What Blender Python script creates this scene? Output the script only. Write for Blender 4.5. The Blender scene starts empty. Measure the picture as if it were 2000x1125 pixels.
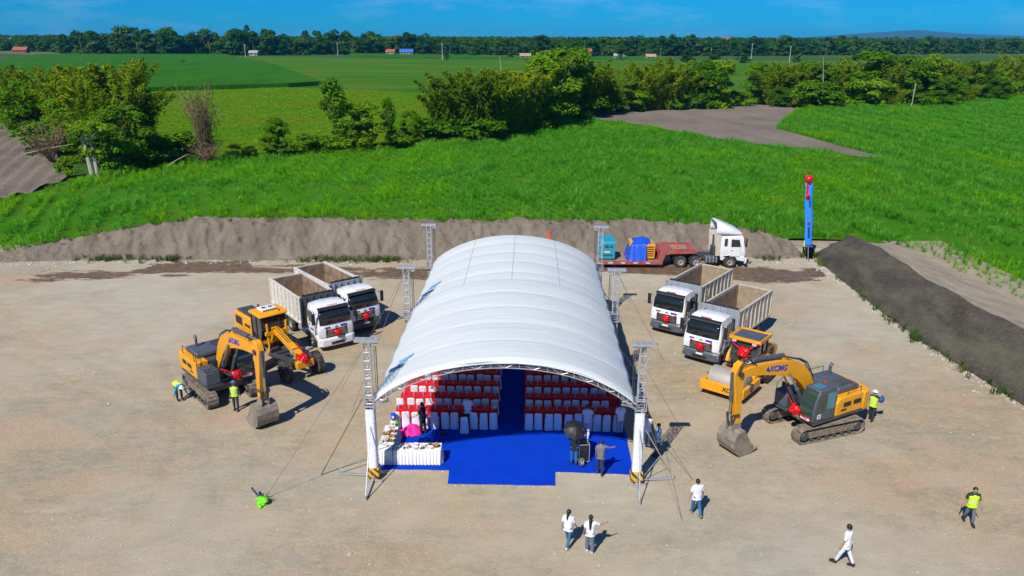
import bpy, bmesh, math, random
import numpy as np
from mathutils import Vector, Matrix, Euler
R = math.radians
random.seed(11)
rng = np.random.default_rng(11)
scene = bpy.context.scene
col = scene.collection

# ------------------------------------------------------------------ camera, sky, sun, exposure
cam_d = bpy.data.cameras.new('camera')
cam = bpy.data.objects.new('camera', cam_d)
col.objects.link(cam)
cam_d.sensor_width = 36.0
cam_d.lens = 27.0
cam_d.clip_start = 0.5
cam_d.clip_end = 30000
cam.matrix_world = (Matrix.Translation((0, 0, 19.5)) @ Matrix.Rotation(R(90 - 18.16), 4, 'X')
                    @ Matrix.Rotation(R(0.2), 4, 'Z'))
scene.camera = cam

SUN_EL = 47.0
SUN_DIR = Vector((0.50, 0.866, 0)).normalized()      # where the light travels, seen from above
world = bpy.data.worlds.new('World')
scene.world = world
world.use_nodes = True
wn = world.node_tree.nodes
wl = world.node_tree.links
for n in list(wn):
    wn.remove(n)
wo = wn.new('ShaderNodeOutputWorld')
bg = wn.new('ShaderNodeBackground')
sky = wn.new('ShaderNodeTexSky')
sky.sky_type = 'NISHITA'
sky.sun_disc = False
sky.sun_elevation = R(SUN_EL)
sky.sun_rotation = math.atan2(-SUN_DIR.x, -SUN_DIR.y)
sky.altitude = 0
sky.air_density = 1.0
sky.dust_density = 0.0
sky.ozone_density = 6.0
tint = wn.new('ShaderNodeMix')
tint.data_type = 'RGBA'
tint.blend_type = 'MULTIPLY'
tint.inputs[0].default_value = 1.0
tint.inputs[7].default_value = (0.014, 0.34, 0.74, 1)
# thin far clouds: soft noise stretched along the horizon
tc = wn.new('ShaderNodeTexCoord')
mp = wn.new('ShaderNodeMapping')
mp.inputs['Scale'].default_value = (9, 9, 34)
cn = wn.new('ShaderNodeTexNoise')
cn.inputs['Scale'].default_value = 1.0
cn.inputs['Detail'].default_value = 5
cn.inputs['Roughness'].default_value = 0.55
cr = wn.new('ShaderNodeValToRGB')
cr.color_ramp.elements[0].position = 0.50
cr.color_ramp.elements[0].color = (0, 0, 0, 1)
cr.color_ramp.elements[1].position = 0.74
cr.color_ramp.elements[1].color = (0.34, 0.34, 0.34, 1)
cm = wn.new('ShaderNodeMix')
cm.data_type = 'RGBA'
cm.inputs[7].default_value = (2.6, 4.2, 6.4, 1)
wl.new(tc.outputs['Generated'], mp.inputs['Vector'])
wl.new(mp.outputs['Vector'], cn.inputs['Vector'])
wl.new(cn.outputs['Fac'], cr.inputs['Fac'])
wl.new(sky.outputs['Color'], tint.inputs[6])
wl.new(cr.outputs['Color'], cm.inputs[0])
wl.new(tint.outputs[2], cm.inputs[6])
wl.new(cm.outputs[2], bg.inputs['Color'])
bg.inputs['Strength'].default_value = 0.11
wl.new(bg.outputs['Background'], wo.inputs['Surface'])

sd = bpy.data.lights.new('sun', 'SUN')
sd.energy = 4.4
sd.angle = R(0.53)
sd.color = (1.0, 0.955, 0.88)
sun = bpy.data.objects.new('sun', sd)
col.objects.link(sun)
ldir = Vector((SUN_DIR.x * math.cos(R(SUN_EL)), SUN_DIR.y * math.cos(R(SUN_EL)), -math.sin(R(SUN_EL))))
sun.rotation_euler = ldir.to_track_quat('-Z', 'Y').to_euler()
sun.location = (-30, -50, 60)
vs = scene.view_settings
vs.view_transform = 'Standard'
vs.look = 'None'
vs.exposure = 0.28
vs.gamma = 1.0
vs.use_curve_mapping = False
scene.cycles.max_bounces = 6
scene.cycles.diffuse_bounces = 3
scene.cycles.glossy_bounces = 2
scene.cycles.transmission_bounces = 4
scene.cycles.transparent_max_bounces = 8
scene.cycles.volume_bounces = 0
scene.cycles.caustics_reflective = False
scene.cycles.caustics_refractive = False
scene.cycles.use_denoising = True

# ------------------------------------------------------------------ helpers
def tag(o, label=None, cat=None, group=None, kind=None):
    if label: o['label'] = label
    if cat: o['category'] = cat
    if group: o['group'] = group
    if kind: o['kind'] = kind
    return o

def link(o, parent=None):
    col.objects.link(o)
    if parent is not None:
        o.parent = parent
    return o

def empty(name, loc, rz=0.0, label=None, cat=None, group=None):
    o = bpy.data.objects.new(name, None)
    link(o)
    o.empty_display_size = 0.3
    o.location = loc
    o.rotation_euler = (0, 0, rz)
    return tag(o, label, cat, group)

def dup(o, parent=None):
    c = o.copy()
    link(c, parent)
    for ch in o.children:
        dup(ch, c)
    return c

def dup_thing(o, loc, rz, label=None, group=None, scale=None):
    kids = list(o.children)
    c = o.copy()
    link(c)
    c.location = loc
    c.rotation_euler = (0, 0, rz)
    if scale is not None: c.scale = scale
    if label: c['label'] = label
    if group: c['group'] = group
    for ch in kids:
        d = ch.copy(); link(d, c)
        for g in ch.children:
            e = g.copy(); link(e, d)
    return c

def shade(me, ang=35):
    bm = bmesh.new()
    bm.from_mesh(me)
    bmesh.ops.recalc_face_normals(bm, faces=bm.faces)
    a = R(ang)
    for f in bm.faces: f.smooth = True
    for e in bm.edges:
        if len(e.link_faces) == 2:
            e.smooth = e.calc_face_angle(0) < a
        else:
            e.smooth = True
    bm.to_mesh(me)
    bm.free()

class MB:
    def __init__(s):
        s.v = []; s.f = []; s.m = []
    def add(s, vs, fs, mi=0):
        b = len(s.v)
        s.v += [tuple(p) for p in vs]
        s.f += [tuple(b + i for i in f) for f in fs]
        s.m += [mi] * len(fs)
        return s
    def box(s, x0, x1, y0, y1, z0, z1, mi=0):
        vs = [(x, y, z) for x in (x0, x1) for y in (y0, y1) for z in (z0, z1)]
        return s.add(vs, [(0, 1, 3, 2), (4, 6, 7, 5), (0, 4, 5, 1), (2, 3, 7, 6), (0, 2, 6, 4), (1, 5, 7, 3)], mi)
    def boxm(s, M, sx, sy, sz, mi=0):
        vs = [M @ Vector((x, y, z)) for x in (-sx / 2, sx / 2) for y in (-sy / 2, sy / 2) for z in (-sz / 2, sz / 2)]
        return s.add(vs, [(0, 1, 3, 2), (4, 6, 7, 5), (0, 4, 5, 1), (2, 3, 7, 6), (0, 2, 6, 4), (1, 5, 7, 3)], mi)
    def bar(s, a, b, w, h=None, mi=0, up=(0, 0, 1)):
        a = Vector(a); b = Vector(b); h = h or w
        d = (b - a)
        x = d.normalized()
        upv = Vector(up)
        if abs(x.dot(upv)) > 0.97: upv = Vector((0, 1, 0))
        y = upv.cross(x).normalized(); z = x.cross(y)
        M = Matrix((x, y, z)).transposed().to_4x4()
        M.translation = (a + b) / 2
        return s.boxm(M, d.length, w, h, mi)
    def cyl(s, a, b, r0, r1=None, n=12, mi=0, caps=True):
        a = Vector(a); b = Vector(b); r1 = r0 if r1 is None else r1
        z = (b - a).normalized()
        u = Vector((0, 0, 1)) if abs(z.z) < 0.9 else Vector((1, 0, 0))
        x = u.cross(z).normalized(); y = z.cross(x)
        vs = []
        for k in range(n):
            t = 2 * math.pi * k / n
            d = x * math.cos(t) + y * math.sin(t)
            vs += [a + d * r0, b + d * r1]
        fs = [(2 * k, 2 * ((k + 1) % n), 2 * ((k + 1) % n) + 1, 2 * k + 1) for k in range(n)]
        if caps:
            fs += [tuple(2 * k for k in range(n))[::-1], tuple(2 * k + 1 for k in range(n))]
        return s.add(vs, fs, mi)
    def tube(s, pts, r, n=6, mi=0, r1=None):
        pts = [Vector(p) for p in pts]
        N = len(pts)
        vs = []
        prev = None
        for i, p in enumerate(pts):
            d = (pts[min(i + 1, N - 1)] - pts[max(i - 1, 0)]).normalized()
            if prev is None:
                u = Vector((0, 0, 1)) if abs(d.z) < 0.9 else Vector((1, 0, 0))
                x = u.cross(d).normalized()
            else:
                x = (prev - d * prev.dot(d)).normalized()
            prev = x
            y = d.cross(x)
            rr = r if r1 is None else r + (r1 - r) * i / (N - 1)
            for k in range(n):
                t = 2 * math.pi * k / n
                vs.append(p + (x * math.cos(t) + y * math.sin(t)) * rr)
        fs = []
        for i in range(N - 1):
            for k in range(n):
                fs.append((i * n + k, i * n + (k + 1) % n, (i + 1) * n + (k + 1) % n, (i + 1) * n + k))
        fs += [tuple(range(n))[::-1], tuple(range((N - 1) * n, N * n))]
        return s.add(vs, fs, mi)
    def prism(s, poly, y0, y1, mi=0, axis='y', inset=None):
        """polygon in (x, z) extruded along y; inset=(dx,dz scale) tapers the far end"""
        n = len(poly)
        def P(p, t):
            if axis == 'y': return (p[0], t, p[1])
            if axis == 'x': return (t, p[0], p[1])
            return (p[0], p[1], t)
        vs = [P(p, y0) for p in poly] + [P(p, y1) for p in poly]
        fs = [tuple(range(n))[::-1], tuple(range(n, 2 * n))]
        fs += [(i, (i + 1) % n, n + (i + 1) % n, n + i) for i in range(n)]
        return s.add(vs, fs, mi)
    def lathe(s, prof, n=20, c=(0, 0, 0), axis='z', mi=0, caps=True):
        vs = []
        m = len(prof)
        for k in range(n):
            t = 2 * math.pi * k / n
            for (r, z) in prof:
                a, b = r * math.cos(t), r * math.sin(t)
                if axis == 'z': p = (a, b, z)
                elif axis == 'y': p = (a, z, b)
                else: p = (z, a, b)
                vs.append((p[0] + c[0], p[1] + c[1], p[2] + c[2]))
        fs = []
        for k in range(n):
            k2 = (k + 1) % n
            for j in range(m - 1):
                fs.append((k * m + j, k2 * m + j, k2 * m + j + 1, k * m + j + 1))
        if caps:
            if prof[0][0] > 1e-4: fs.append(tuple(k * m for k in range(n)))
            if prof[-1][0] > 1e-4: fs.append(tuple(k * m + m - 1 for k in range(n)))
        return s.add(vs, fs, mi)
    def ell(s, c, rx, ry, rz, n=12, m=8, mi=0):
        vs = []; fs = []
        for j in range(m + 1):
            ph = math.pi * j / m
            for k in range(n):
                t = 2 * math.pi * k / n
                vs.append((c[0] + rx * math.sin(ph) * math.cos(t), c[1] + ry * math.sin(ph) * math.sin(t), c[2] + rz * math.cos(ph)))
        for j in range(m):
            for k in range(n):
                fs.append((j * n + k, (j + 1) * n + k, (j + 1) * n + (k + 1) % n, j * n + (k + 1) % n))
        return s.add(vs, fs, mi)
    def mesh(s, name, mats, ang=35):
        me = bpy.data.meshes.new(name)
        me.from_pydata(s.v, [], s.f)
        for m in (mats if isinstance(mats, (list, tuple)) else [mats]):
            me.materials.append(M[m] if isinstance(m, str) else m)
        if max(s.m, default=0) > 0:
            me.polygons.foreach_set('material_index', s.m)
        if ang is not None: shade(me, ang)
        return me
    def build(s, name, mats, parent=None, ang=35, bevel=0, loc=None):
        o = bpy.data.objects.new(name, s.mesh(name, mats, ang))
        link(o, parent)
        if bevel:
            md = o.modifiers.new('bevel', 'BEVEL')
            md.width = bevel; md.segments = 2; md.limit_method = 'ANGLE'; md.angle_limit = R(40)
        if loc is not None: o.location = loc
        return o

def text_mesh(txt, size, mats, extrude=0.006, bold=0.0, shear=0.0):
    cu = bpy.data.curves.new('lettering', 'FONT')
    cu.body = txt; cu.size = size; cu.extrude = extrude; cu.offset = bold; cu.shear = shear
    cu.align_x = 'CENTER'; cu.align_y = 'CENTER'; cu.resolution_u = 3
    o = bpy.data.objects.new('lettering', cu)
    col.objects.link(o)
    dg = bpy.context.evaluated_depsgraph_get()
    me = bpy.data.meshes.new_from_object(o.evaluated_get(dg))
    bpy.data.objects.remove(o); bpy.data.curves.remove(cu)
    me.materials.clear(); me.materials.append(M[mats])
    return me

def vnoise(x, y, seed=0):
    """numpy value noise"""
    xi = np.floor(x).astype(np.int64); yi = np.floor(y).astype(np.int64)
    xf = x - xi; yf = y - yi
    def h(a, b):
        n = (a * 374761393 + b * 668265263 + seed * 982451653) & 0x7fffffff
        n = ((n ^ (n >> 13)) * 1274126177) & 0x7fffffff
        return ((n ^ (n >> 16)) & 0xffff) / 65535.0
    u = xf * xf * (3 - 2 * xf); v = yf * yf * (3 - 2 * yf)
    return (h(xi, yi) * (1 - u) + h(xi + 1, yi) * u) * (1 - v) + (h(xi, yi + 1) * (1 - u) + h(xi + 1, yi + 1) * u) * v

def fbm(x, y, oct=4, seed=0):
    s = 0; a = 0.5; t = 0
    for o in range(oct):
        s = s + a * vnoise(x * 2 ** o, y * 2 ** o, seed + o); t += a; a *= 0.5
    return s / t

# ------------------------------------------------------------------ materials
M = {}
def nt(name):
    m = bpy.data.materials.new(name)
    m.use_nodes = True
    t = m.node_tree
    p = t.nodes['Principled BSDF']
    M[name] = m
    return m, t, p

def ramp(t, fac, stops, interp='LINEAR'):
    r = t.nodes.new('ShaderNodeValToRGB')
    r.color_ramp.interpolation = interp
    e = r.color_ramp.elements
    while len(e) < len(stops): e.new(0.5)
    for q, (p, c) in zip(e, stops):
        q.position = p; q.color = (*c, 1) if len(c) == 3 else c
    t.links.new(fac, r.inputs['Fac'])
    return r.outputs['Color']

def noise(t, scale, detail=4, rough=0.55, coord='Object', vec=None, stretch=None):
    if vec is None:
        c = t.nodes.new('ShaderNodeTexCoord')
        vec = c.outputs[coord]
    if stretch:
        mpn = t.nodes.new('ShaderNodeMapping')
        mpn.inputs['Scale'].default_value = stretch
        t.links.new(vec, mpn.inputs['Vector'])
        vec = mpn.outputs['Vector']
    n = t.nodes.new('ShaderNodeTexNoise')
    n.inputs['Scale'].default_value = scale
    n.inputs['Detail'].default_value = detail
    n.inputs['Roughness'].default_value = rough
    t.links.new(vec, n.inputs['Vector'])
    return n.outputs['Fac']

def mixc(t, fac, a, b, blend='MIX'):
    m = t.nodes.new('ShaderNodeMix')
    m.data_type = 'RGBA'; m.blend_type = blend
    for k, v in ((0, fac), (6, a), (7, b)):
        if isinstance(v, (int, float)): m.inputs[k].default_value = v
        elif isinstance(v, tuple): m.inputs[k].default_value = (*v, 1) if len(v) == 3 else v
        else: t.links.new(v, m.inputs[k])
    return m.outputs[2]

def bumpn(t, p, h, strength, dist=0.02):
    b = t.nodes.new('ShaderNodeBump')
    b.inputs['Strength'].default_value = strength
    b.inputs['Distance'].default_value = dist
    t.links.new(h, b.inputs['Height'])
    t.links.new(b.outputs['Normal'], p.inputs['Normal'])

def mat(name, c, rough=0.5, metal=0.0, var=0.12, scale=2.5, dirt=None, dlo=0.5, dhi=0.75, bump=0.0, bscale=30, coat=0.0, coord='Object', dscale=1.6):
    m, t, p = nt(name)
    f = noise(t, scale, 5, 0.6, coord)
    lo = tuple(max(0, x * (1 - var)) for x in c); hi = tuple(min(1, x * (1 + var)) for x in c)
    colr = ramp(t, f, [(0.3, lo), (0.7, hi)])
    if dirt:
        d = ramp(t, noise(t, dscale, 6, 0.65, coord), [(dlo, (0, 0, 0)), (dhi, (1, 1, 1))])
        colr = mixc(t, d, colr, dirt)
    t.links.new(colr, p.inputs['Base Color'])
    p.inputs['Roughness'].default_value = rough
    p.inputs['Metallic'].default_value = metal
    p.inputs['Coat Weight'].default_value = coat
    if bump:
        bumpn(t, p, noise(t, bscale, 4, 0.6, coord), bump, 0.02)
    return m

DUST = (0.30, 0.235, 0.165)
mat('white_paint', (0.76, 0.77, 0.77), 0.35, var=0.05, dirt=(0.45, 0.38, 0.30), dlo=0.55, dhi=0.95, coat=0.3)
mat('offwhite_steel', (0.66, 0.63, 0.55), 0.5, var=0.08, dirt=(0.42, 0.27, 0.15), dlo=0.52, dhi=0.85)
mat('cream_steel', (0.56, 0.51, 0.40), 0.55, var=0.1, dirt=(0.36, 0.26, 0.16), dlo=0.5, dhi=0.85)
mat('grey_steel', (0.30, 0.33, 0.36), 0.5, var=0.12, dirt=DUST, dlo=0.55, dhi=0.9)
mat('rust', (0.20, 0.13, 0.08), 0.85, var=0.35, dirt=(0.36, 0.27, 0.18), dlo=0.4, dhi=0.75, bump=0.4)
mat('box_dust', (0.33, 0.25, 0.165), 0.9, var=0.2, dirt=(0.17, 0.11, 0.07), dlo=0.48, dhi=0.8, bump=0.3)
mat('yellow_paint', (0.78, 0.34, 0.006), 0.42, var=0.08, dirt=(0.40, 0.22, 0.05), dlo=0.62, dhi=1.05, coat=0.15)
mat('dark_grey', (0.055, 0.06, 0.068), 0.5, var=0.15, dirt=(0.18, 0.15, 0.12), dlo=0.55, dhi=1.0)
mat('mid_grey', (0.075, 0.088, 0.108), 0.45, var=0.12, dirt=(0.22, 0.19, 0.15), dlo=0.55, dhi=1.0)
mat('black_plastic', (0.018, 0.019, 0.021), 0.5, var=0.2)
mat('rubber', (0.030, 0.029, 0.028), 0.85, var=0.25, dirt=(0.17, 0.135, 0.10), dlo=0.42, dhi=0.8, dscale=4)
mat('track_steel', (0.16, 0.125, 0.09), 0.75, var=0.3, dirt=(0.30, 0.235, 0.16), dlo=0.4, dhi=0.7, dscale=5, bump=0.3)
mat('bucket_steel', (0.20, 0.17, 0.13), 0.65, var=0.2, dirt=(0.33, 0.27, 0.19), dlo=0.4, dhi=0.75, dscale=2.5)
mat('chrome', (0.62, 0.63, 0.65), 0.25, 0.9, var=0.05)
mat('rod_steel', (0.5, 0.5, 0.52), 0.25, 0.9, var=0.08)
mat('aluminium', (0.55, 0.56, 0.57), 0.42, 0.55, var=0.12, scale=6)
mat('rim_steel', (0.32, 0.32, 0.32), 0.5, 0.3, var=0.2, dirt=DUST, dlo=0.45, dhi=0.8, dscale=5)
mat('red_steel', (0.36, 0.055, 0.045), 0.6, var=0.2, dirt=(0.27, 0.18, 0.13), dlo=0.42, dhi=0.8)
mat('deck_dust', (0.24, 0.17, 0.13), 0.9, var=0.25, dirt=(0.32, 0.24, 0.17), dlo=0.4, dhi=0.7)
mat('teal_paint', (0.02, 0.30, 0.40), 0.4, var=0.08, dirt=(0.12, 0.30, 0.34), dlo=0.6, dhi=1.0)
mat('red_satin', (0.72, 0.006, 0.010), 0.35, var=0.15, scale=9)
mat('red_cloth', (0.60, 0.006, 0.012), 0.75, var=0.12, scale=3)
mat('blue_tarp', (0.012, 0.085, 0.55), 0.45, var=0.12, scale=5, bump=0.5, bscale=8)
mat('banner_blue', (0.03, 0.26, 0.80), 0.5, var=0.05)
mat('navy_print', (0.02, 0.05, 0.22), 0.6, var=0.05)
mat('blue_print', (0.03, 0.05, 0.42), 0.5, var=0.05)
mat('faded_blue_print', (0.20, 0.40, 0.58), 0.7, var=0.25, scale=12)
mat('purple_print', (0.30, 0.02, 0.22), 0.6)
mat('black_print', (0.02, 0.02, 0.02), 0.6)
mat('chair_cover', (0.78, 0.79, 0.81), 0.8, var=0.04, scale=6)
mat('table_skirt', (0.78, 0.77, 0.74), 0.8, var=0.04, scale=6)
mat('wrap_cloth', (0.78, 0.79, 0.82), 0.75, var=0.05, scale=5)
mat('pink_cloth', (0.80, 0.012, 0.30), 0.7, var=0.15)
mat('skin', (0.42, 0.22, 0.14), 0.55, var=0.08)
mat('hair', (0.010, 0.008, 0.007), 0.45, var=0.2)
mat('lime_cloth', (0.16, 0.62, 0.015), 0.6, var=0.25, scale=9)
mat('hi_vis', (0.55, 0.80, 0.02), 0.6, var=0.1)
mat('reflective', (0.62, 0.64, 0.62), 0.4, var=0.05)
mat('hazard_yellow', (0.72, 0.42, 0.02), 0.55, var=0.12)
mat('orange_plastic', (0.75, 0.10, 0.02), 0.5, var=0.1)
mat('bark', (0.20, 0.16, 0.12), 0.9, var=0.3, bump=0.4)
mat('pale_bark', (0.42, 0.38, 0.31), 0.9, var=0.25)
mat('dead_bamboo', (0.40, 0.30, 0.16), 0.85, var=0.25)
mat('dry_brush', (0.22, 0.14, 0.085), 0.9, var=0.3)
mat('rope', (0.16, 0.13, 0.10), 0.8, var=0.1)
mat('yellow_rope', (0.20, 0.15, 0.05), 0.8, var=0.2)
mat('bread', (0.50, 0.25, 0.08), 0.7, var=0.3, scale=9)
mat('brown_food', (0.16, 0.075, 0.035), 0.7, var=0.3, scale=12)
mat('porcelain', (0.75, 0.74, 0.72), 0.3, var=0.04)
mat('concrete_wall', (0.36, 0.36, 0.34), 0.85, var=0.1)
mat('roof_red', (0.33, 0.09, 0.05), 0.8, var=0.2)
mat('roof_blue', (0.03, 0.13, 0.48), 0.6, var=0.1)
mat('roof_tan', (0.36, 0.27, 0.14), 0.8, var=0.15)
mat('roof_grey', (0.30, 0.32, 0.33), 0.7, var=0.15)
mat('pole_concrete', (0.50, 0.48, 0.44), 0.85, var=0.1)
def cloth(name, c, rough=0.8, var=0.12):
    if name not in M: mat(name, c, rough, var=var, scale=7, bump=0.15, bscale=18)
    return name
def glass(name, c, rough=0.06):
    m, t, p = nt(name)
    p.inputs['Base Color'].default_value = (*c, 1)
    p.inputs['Roughness'].default_value = rough
    p.inputs['IOR'].default_value = 1.5
    p.inputs['Coat Weight'].default_value = 0.6
glass('dark_glass', (0.012, 0.018, 0.022))
glass('green_glass', (0.03, 0.055, 0.04))
glass('skylight_glass', (0.06, 0.22, 0.26))
glass('lamp_glass', (0.5, 0.52, 0.55), 0.15)
glass('amber', (0.7, 0.2, 0.01), 0.2)
glass('red_lamp', (0.6, 0.02, 0.01), 0.2)
m, t, p = nt('bottle_plastic')
p.inputs['Base Color'].default_value = (0.72, 0.78, 0.85, 1); p.inputs['Roughness'].default_value = 0.12
p.inputs['Transmission Weight'].default_value = 0.5

# ================================================================== the setting
def ground_material(name, stops, scale, detail=8, fine=14.0, bump=0.5, bdist=0.1, rough=0.95, stretch=None, speck=None):
    m, t, p = nt(name)
    big = noise(t, scale, detail, 0.62, stretch=stretch)
    c = ramp(t, big, stops)
    fn = noise(t, fine, 6, 0.7)
    c = mixc(t, ramp(t, fn, [(0.35, (0.0, 0.0, 0.0)), (0.7, (1, 1, 1))]), mixc(t, 1.0, c, (0.72, 0.72, 0.70), 'MULTIPLY'), c)
    if speck:
        vo = t.nodes.new('ShaderNodeTexVoronoi'); vo.inputs['Scale'].default_value = speck[0]
        tcn = t.nodes.new('ShaderNodeTexCoord'); t.links.new(tcn.outputs['Object'], vo.inputs['Vector'])
        c = mixc(t, ramp(t, vo.outputs['Distance'], [(speck[1], (1, 1, 1)), (speck[1] * 1.6, (0, 0, 0))]), c, speck[2])
    t.links.new(c, p.inputs['Base Color'])
    p.inputs['Roughness'].default_value = rough
    p.inputs['Specular IOR Level'].default_value = 0.04
    bumpn(t, p, fn, bump, bdist)
    return m, t, p

def sheet(name, poly, z, mtl, depth=0.0, kind='structure', label=None):
    mb = MB()
    if depth > 0:
        mb.prism([(p[0], p[1]) for p in poly], z, z + depth, axis='z')
    else:
        mb.add([(p[0], p[1], z) for p in poly], [tuple(range(len(poly)))])
    o = mb.build(name, mtl, ang=None)
    bm = bmesh.new(); bm.from_mesh(o.data); bmesh.ops.recalc_face_normals(bm, faces=bm.faces)
    if depth == 0 and bm.faces[:][0].normal.z < 0:
        bmesh.ops.reverse_faces(bm, faces=bm.faces)
    bm.to_mesh(o.data); bm.free()
    return tag(o, label, kind=kind)

def grid_mesh(name, xs, ys, Z, mtl, attrs=None):
    """xs, ys 1-D; Z, X, Y 2-D arrays allowed"""
    if xs.ndim == 1: X, Y = np.meshgrid(xs, ys)
    else: X, Y = xs, ys
    ny, nx = X.shape
    V = np.stack([X, Y, Z], -1).reshape(-1, 3)
    i = np.arange((ny - 1) * (nx - 1)); r = i // (nx - 1); c = i % (nx - 1)
    a = r * nx + c
    Fq = np.stack([a, a + 1, a + nx + 1, a + nx], -1)
    me = bpy.data.meshes.new(name)
    me.from_pydata(V.tolist(), [], Fq.tolist())
    me.materials.append(M[mtl])
    me.polygons.foreach_set('use_smooth', [True] * len(me.polygons))
    for k, A in (attrs or {}).items():
        at = me.attributes.new(k, 'FLOAT', 'POINT')
        at.data.foreach_set('value', A.reshape(-1).astype(np.float32))
    o = bpy.data.objects.new(name, me)
    link(o)
    return o

# ---- far terrain: one sheet to the horizon
ground_material('far_fields', [(0.30, (0.035, 0.105, 0.022)), (0.5, (0.055, 0.13, 0.03)), (0.70, (0.10, 0.15, 0.05))], 0.006, 6, 0.35, 0.6, 1.0, stretch=(1, 2.2, 1))
mb = MB()
ringr = [0, 60, 200, 500, 1200, 3000, 7000, 14000]
for r0, r1 in zip(ringr[:-1], ringr[1:]):
    for k in range(48):
        a0, a1 = 2 * math.pi * k / 48, 2 * math.pi * (k + 1) / 48
        mb.add([(r * math.cos(a), r * math.sin(a) + 40, -0.35) for r, a in ((r0, a0), (r1, a0), (r1, a1), (r0, a1))], [(0, 1, 2, 3)])
tag(mb.build('terrain', 'far_fields', ang=None), kind='structure')

# ---- gravel yard
def yard_material():
    m, t, p = nt('gravel_yard')
    geo = t.nodes.new('ShaderNodeTexCoord').outputs['Object']
    big = noise(t, 0.11, 6, 0.6, vec=geo, stretch=(0.75, 1.3, 1))
    c = ramp(t, big, [(0.30, (0.375, 0.330, 0.235)), (0.44, (0.42, 0.355, 0.240)), (0.56, (0.47, 0.370, 0.228)), (0.72, (0.395, 0.355, 0.262))])
    med = noise(t, 0.9, 7, 0.7, vec=geo, stretch=(0.6, 1.2, 1))
    c = mixc(t, ramp(t, med, [(0.38, (0, 0, 0)), (0.68, (1, 1, 1))]), mixc(t, 1.0, c, (0.86, 0.87, 0.88), 'MULTIPLY'), mixc(t, 1.0, c, (1.08, 1.06, 1.03), 'MULTIPLY'))
    crust = noise(t, 2.6, 9, 0.78, vec=geo, stretch=(0.8, 1.1, 1))
    c = mixc(t, ramp(t, crust, [(0.40, (0, 0, 0)), (0.56, (1, 1, 1))]), mixc(t, 1.0, c, (0.84, 0.85, 0.86), 'MULTIPLY'), mixc(t, 1.0, c, (1.05, 1.04, 1.03), 'MULTIPLY'))
    ora = noise(t, 0.17, 7, 0.7, vec=geo, stretch=(1.0, 1.4, 1))
    c = mixc(t, ramp(t, ora, [(0.48, (0, 0, 0)), (0.58, (0.8, 0.8, 0.8))]), c, (0.49, 0.35, 0.22))
    fn = noise(t, 9.0, 8, 0.75, vec=geo)
    c = mixc(t, ramp(t, fn, [(0.36, (0, 0, 0)), (0.62, (1, 1, 1))]), mixc(t, 1.0, c, (0.74, 0.73, 0.72), 'MULTIPLY'), c)
    bl = noise(t, 0.045, 5, 0.65, vec=geo)
    c = mixc(t, ramp(t, bl, [(0.42, (0, 0, 0)), (0.60, (0.8, 0.8, 0.8))]), c, ramp(t, med, [(0.3, (0.39, 0.36, 0.268)), (0.7, (0.50, 0.45, 0.335))]))
    la = t.nodes.new('ShaderNodeAttribute'); la.attribute_name = 'lane'
    c = mixc(t, la.outputs['Fac'], c, mixc(t, 1.0, c, (0.91, 0.905, 0.89), 'MULTIPLY'))
    # pebbles, pale and dark, thicker in some patches
    vo = t.nodes.new('ShaderNodeTexVoronoi'); vo.inputs['Scale'].default_value = 5.5
    t.links.new(geo, vo.inputs['Vector'])
    patch = ramp(t, noise(t, 0.33, 4, 0.6, vec=geo), [(0.44, (0, 0, 0)), (0.66, (1, 1, 1))])
    peb = ramp(t, vo.outputs['Distance'], [(0.12, (1, 1, 1)), (0.19, (0, 0, 0))])
    peb = mixc(t, 1.0, peb, patch, 'MULTIPLY')
    pc = ramp(t, vo.outputs['Color'], [(0.2, (0.20, 0.19, 0.165)), (0.5, (0.42, 0.40, 0.35)), (0.8, (0.52, 0.50, 0.44))])
    c = mixc(t, peb, c, pc)
    # damp mud, from the mesh's own map with a ragged edge
    at = t.nodes.new('ShaderNodeAttribute'); at.attribute_name = 'damp'
    ad = t.nodes.new('ShaderNodeMath'); ad.operation = 'ADD'
    t.links.new(at.outputs['Fac'], ad.inputs[0])
    rag = t.nodes.new('ShaderNodeMath'); rag.operation = 'MULTIPLY_ADD'
    t.links.new(noise(t, 1.1, 8, 0.7, vec=geo, stretch=(0.5, 1.2, 1)), rag.inputs[0]); rag.inputs[1].default_value = 1.9; rag.inputs[2].default_value = -0.95
    t.links.new(rag.outputs[0], ad.inputs[1])
    damp = ramp(t, ad.outputs[0], [(0.42, (0, 0, 0)), (0.58, (1, 1, 1))])
    mud = ramp(t, noise(t, 1.7, 6, 0.65, vec=geo), [(0.35, (0.105, 0.066, 0.036)), (0.65, (0.20, 0.135, 0.080))])
    c = mixc(t, damp, c, mud)
    t.links.new(c, p.inputs['Base Color'])
    rr = ramp(t, ad.outputs[0], [(0.45, (0.95, 0.95, 0.95)), (0.62, (0.75, 0.75, 0.75)), (0.80, (0.42, 0.42, 0.42))])
    t.links.new(rr, p.inputs['Roughness'])
    p.inputs['Specular IOR Level'].default_value = 0.25
    h = mixc(t, 0.5, fn, crust)
    bumpn(t, p, h, 0.8, 0.07)
yard_material()
xs = np.arange(-75, 44.01, 0.3); ys = np.arange(4, 75.2, 0.3)
X, Y = np.meshgrid(xs, ys)
Z = 0.10 * (fbm(X / 9, Y / 9, 3, 3) - 0.5) + 0.035 * (fbm(X / 1.4, Y / 1.4, 3, 8) - 0.5)
flat = np.clip((np.abs(X + 0.2) - 8.0) / 3.0, 0, 1) + np.clip((29 - Y) / 2, 0, 1)
Z = Z * np.clip(flat, 0, 1)
toe = 67.0
band = np.exp(-((Y - 64.6 - 0.8 * np.sin(X / 5)) / 2.1) ** 2)
damp = band * np.clip((fbm(X / 5, Y / 2, 3, 21) - 0.20) * 2.6, 0, 1.1)
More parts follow.
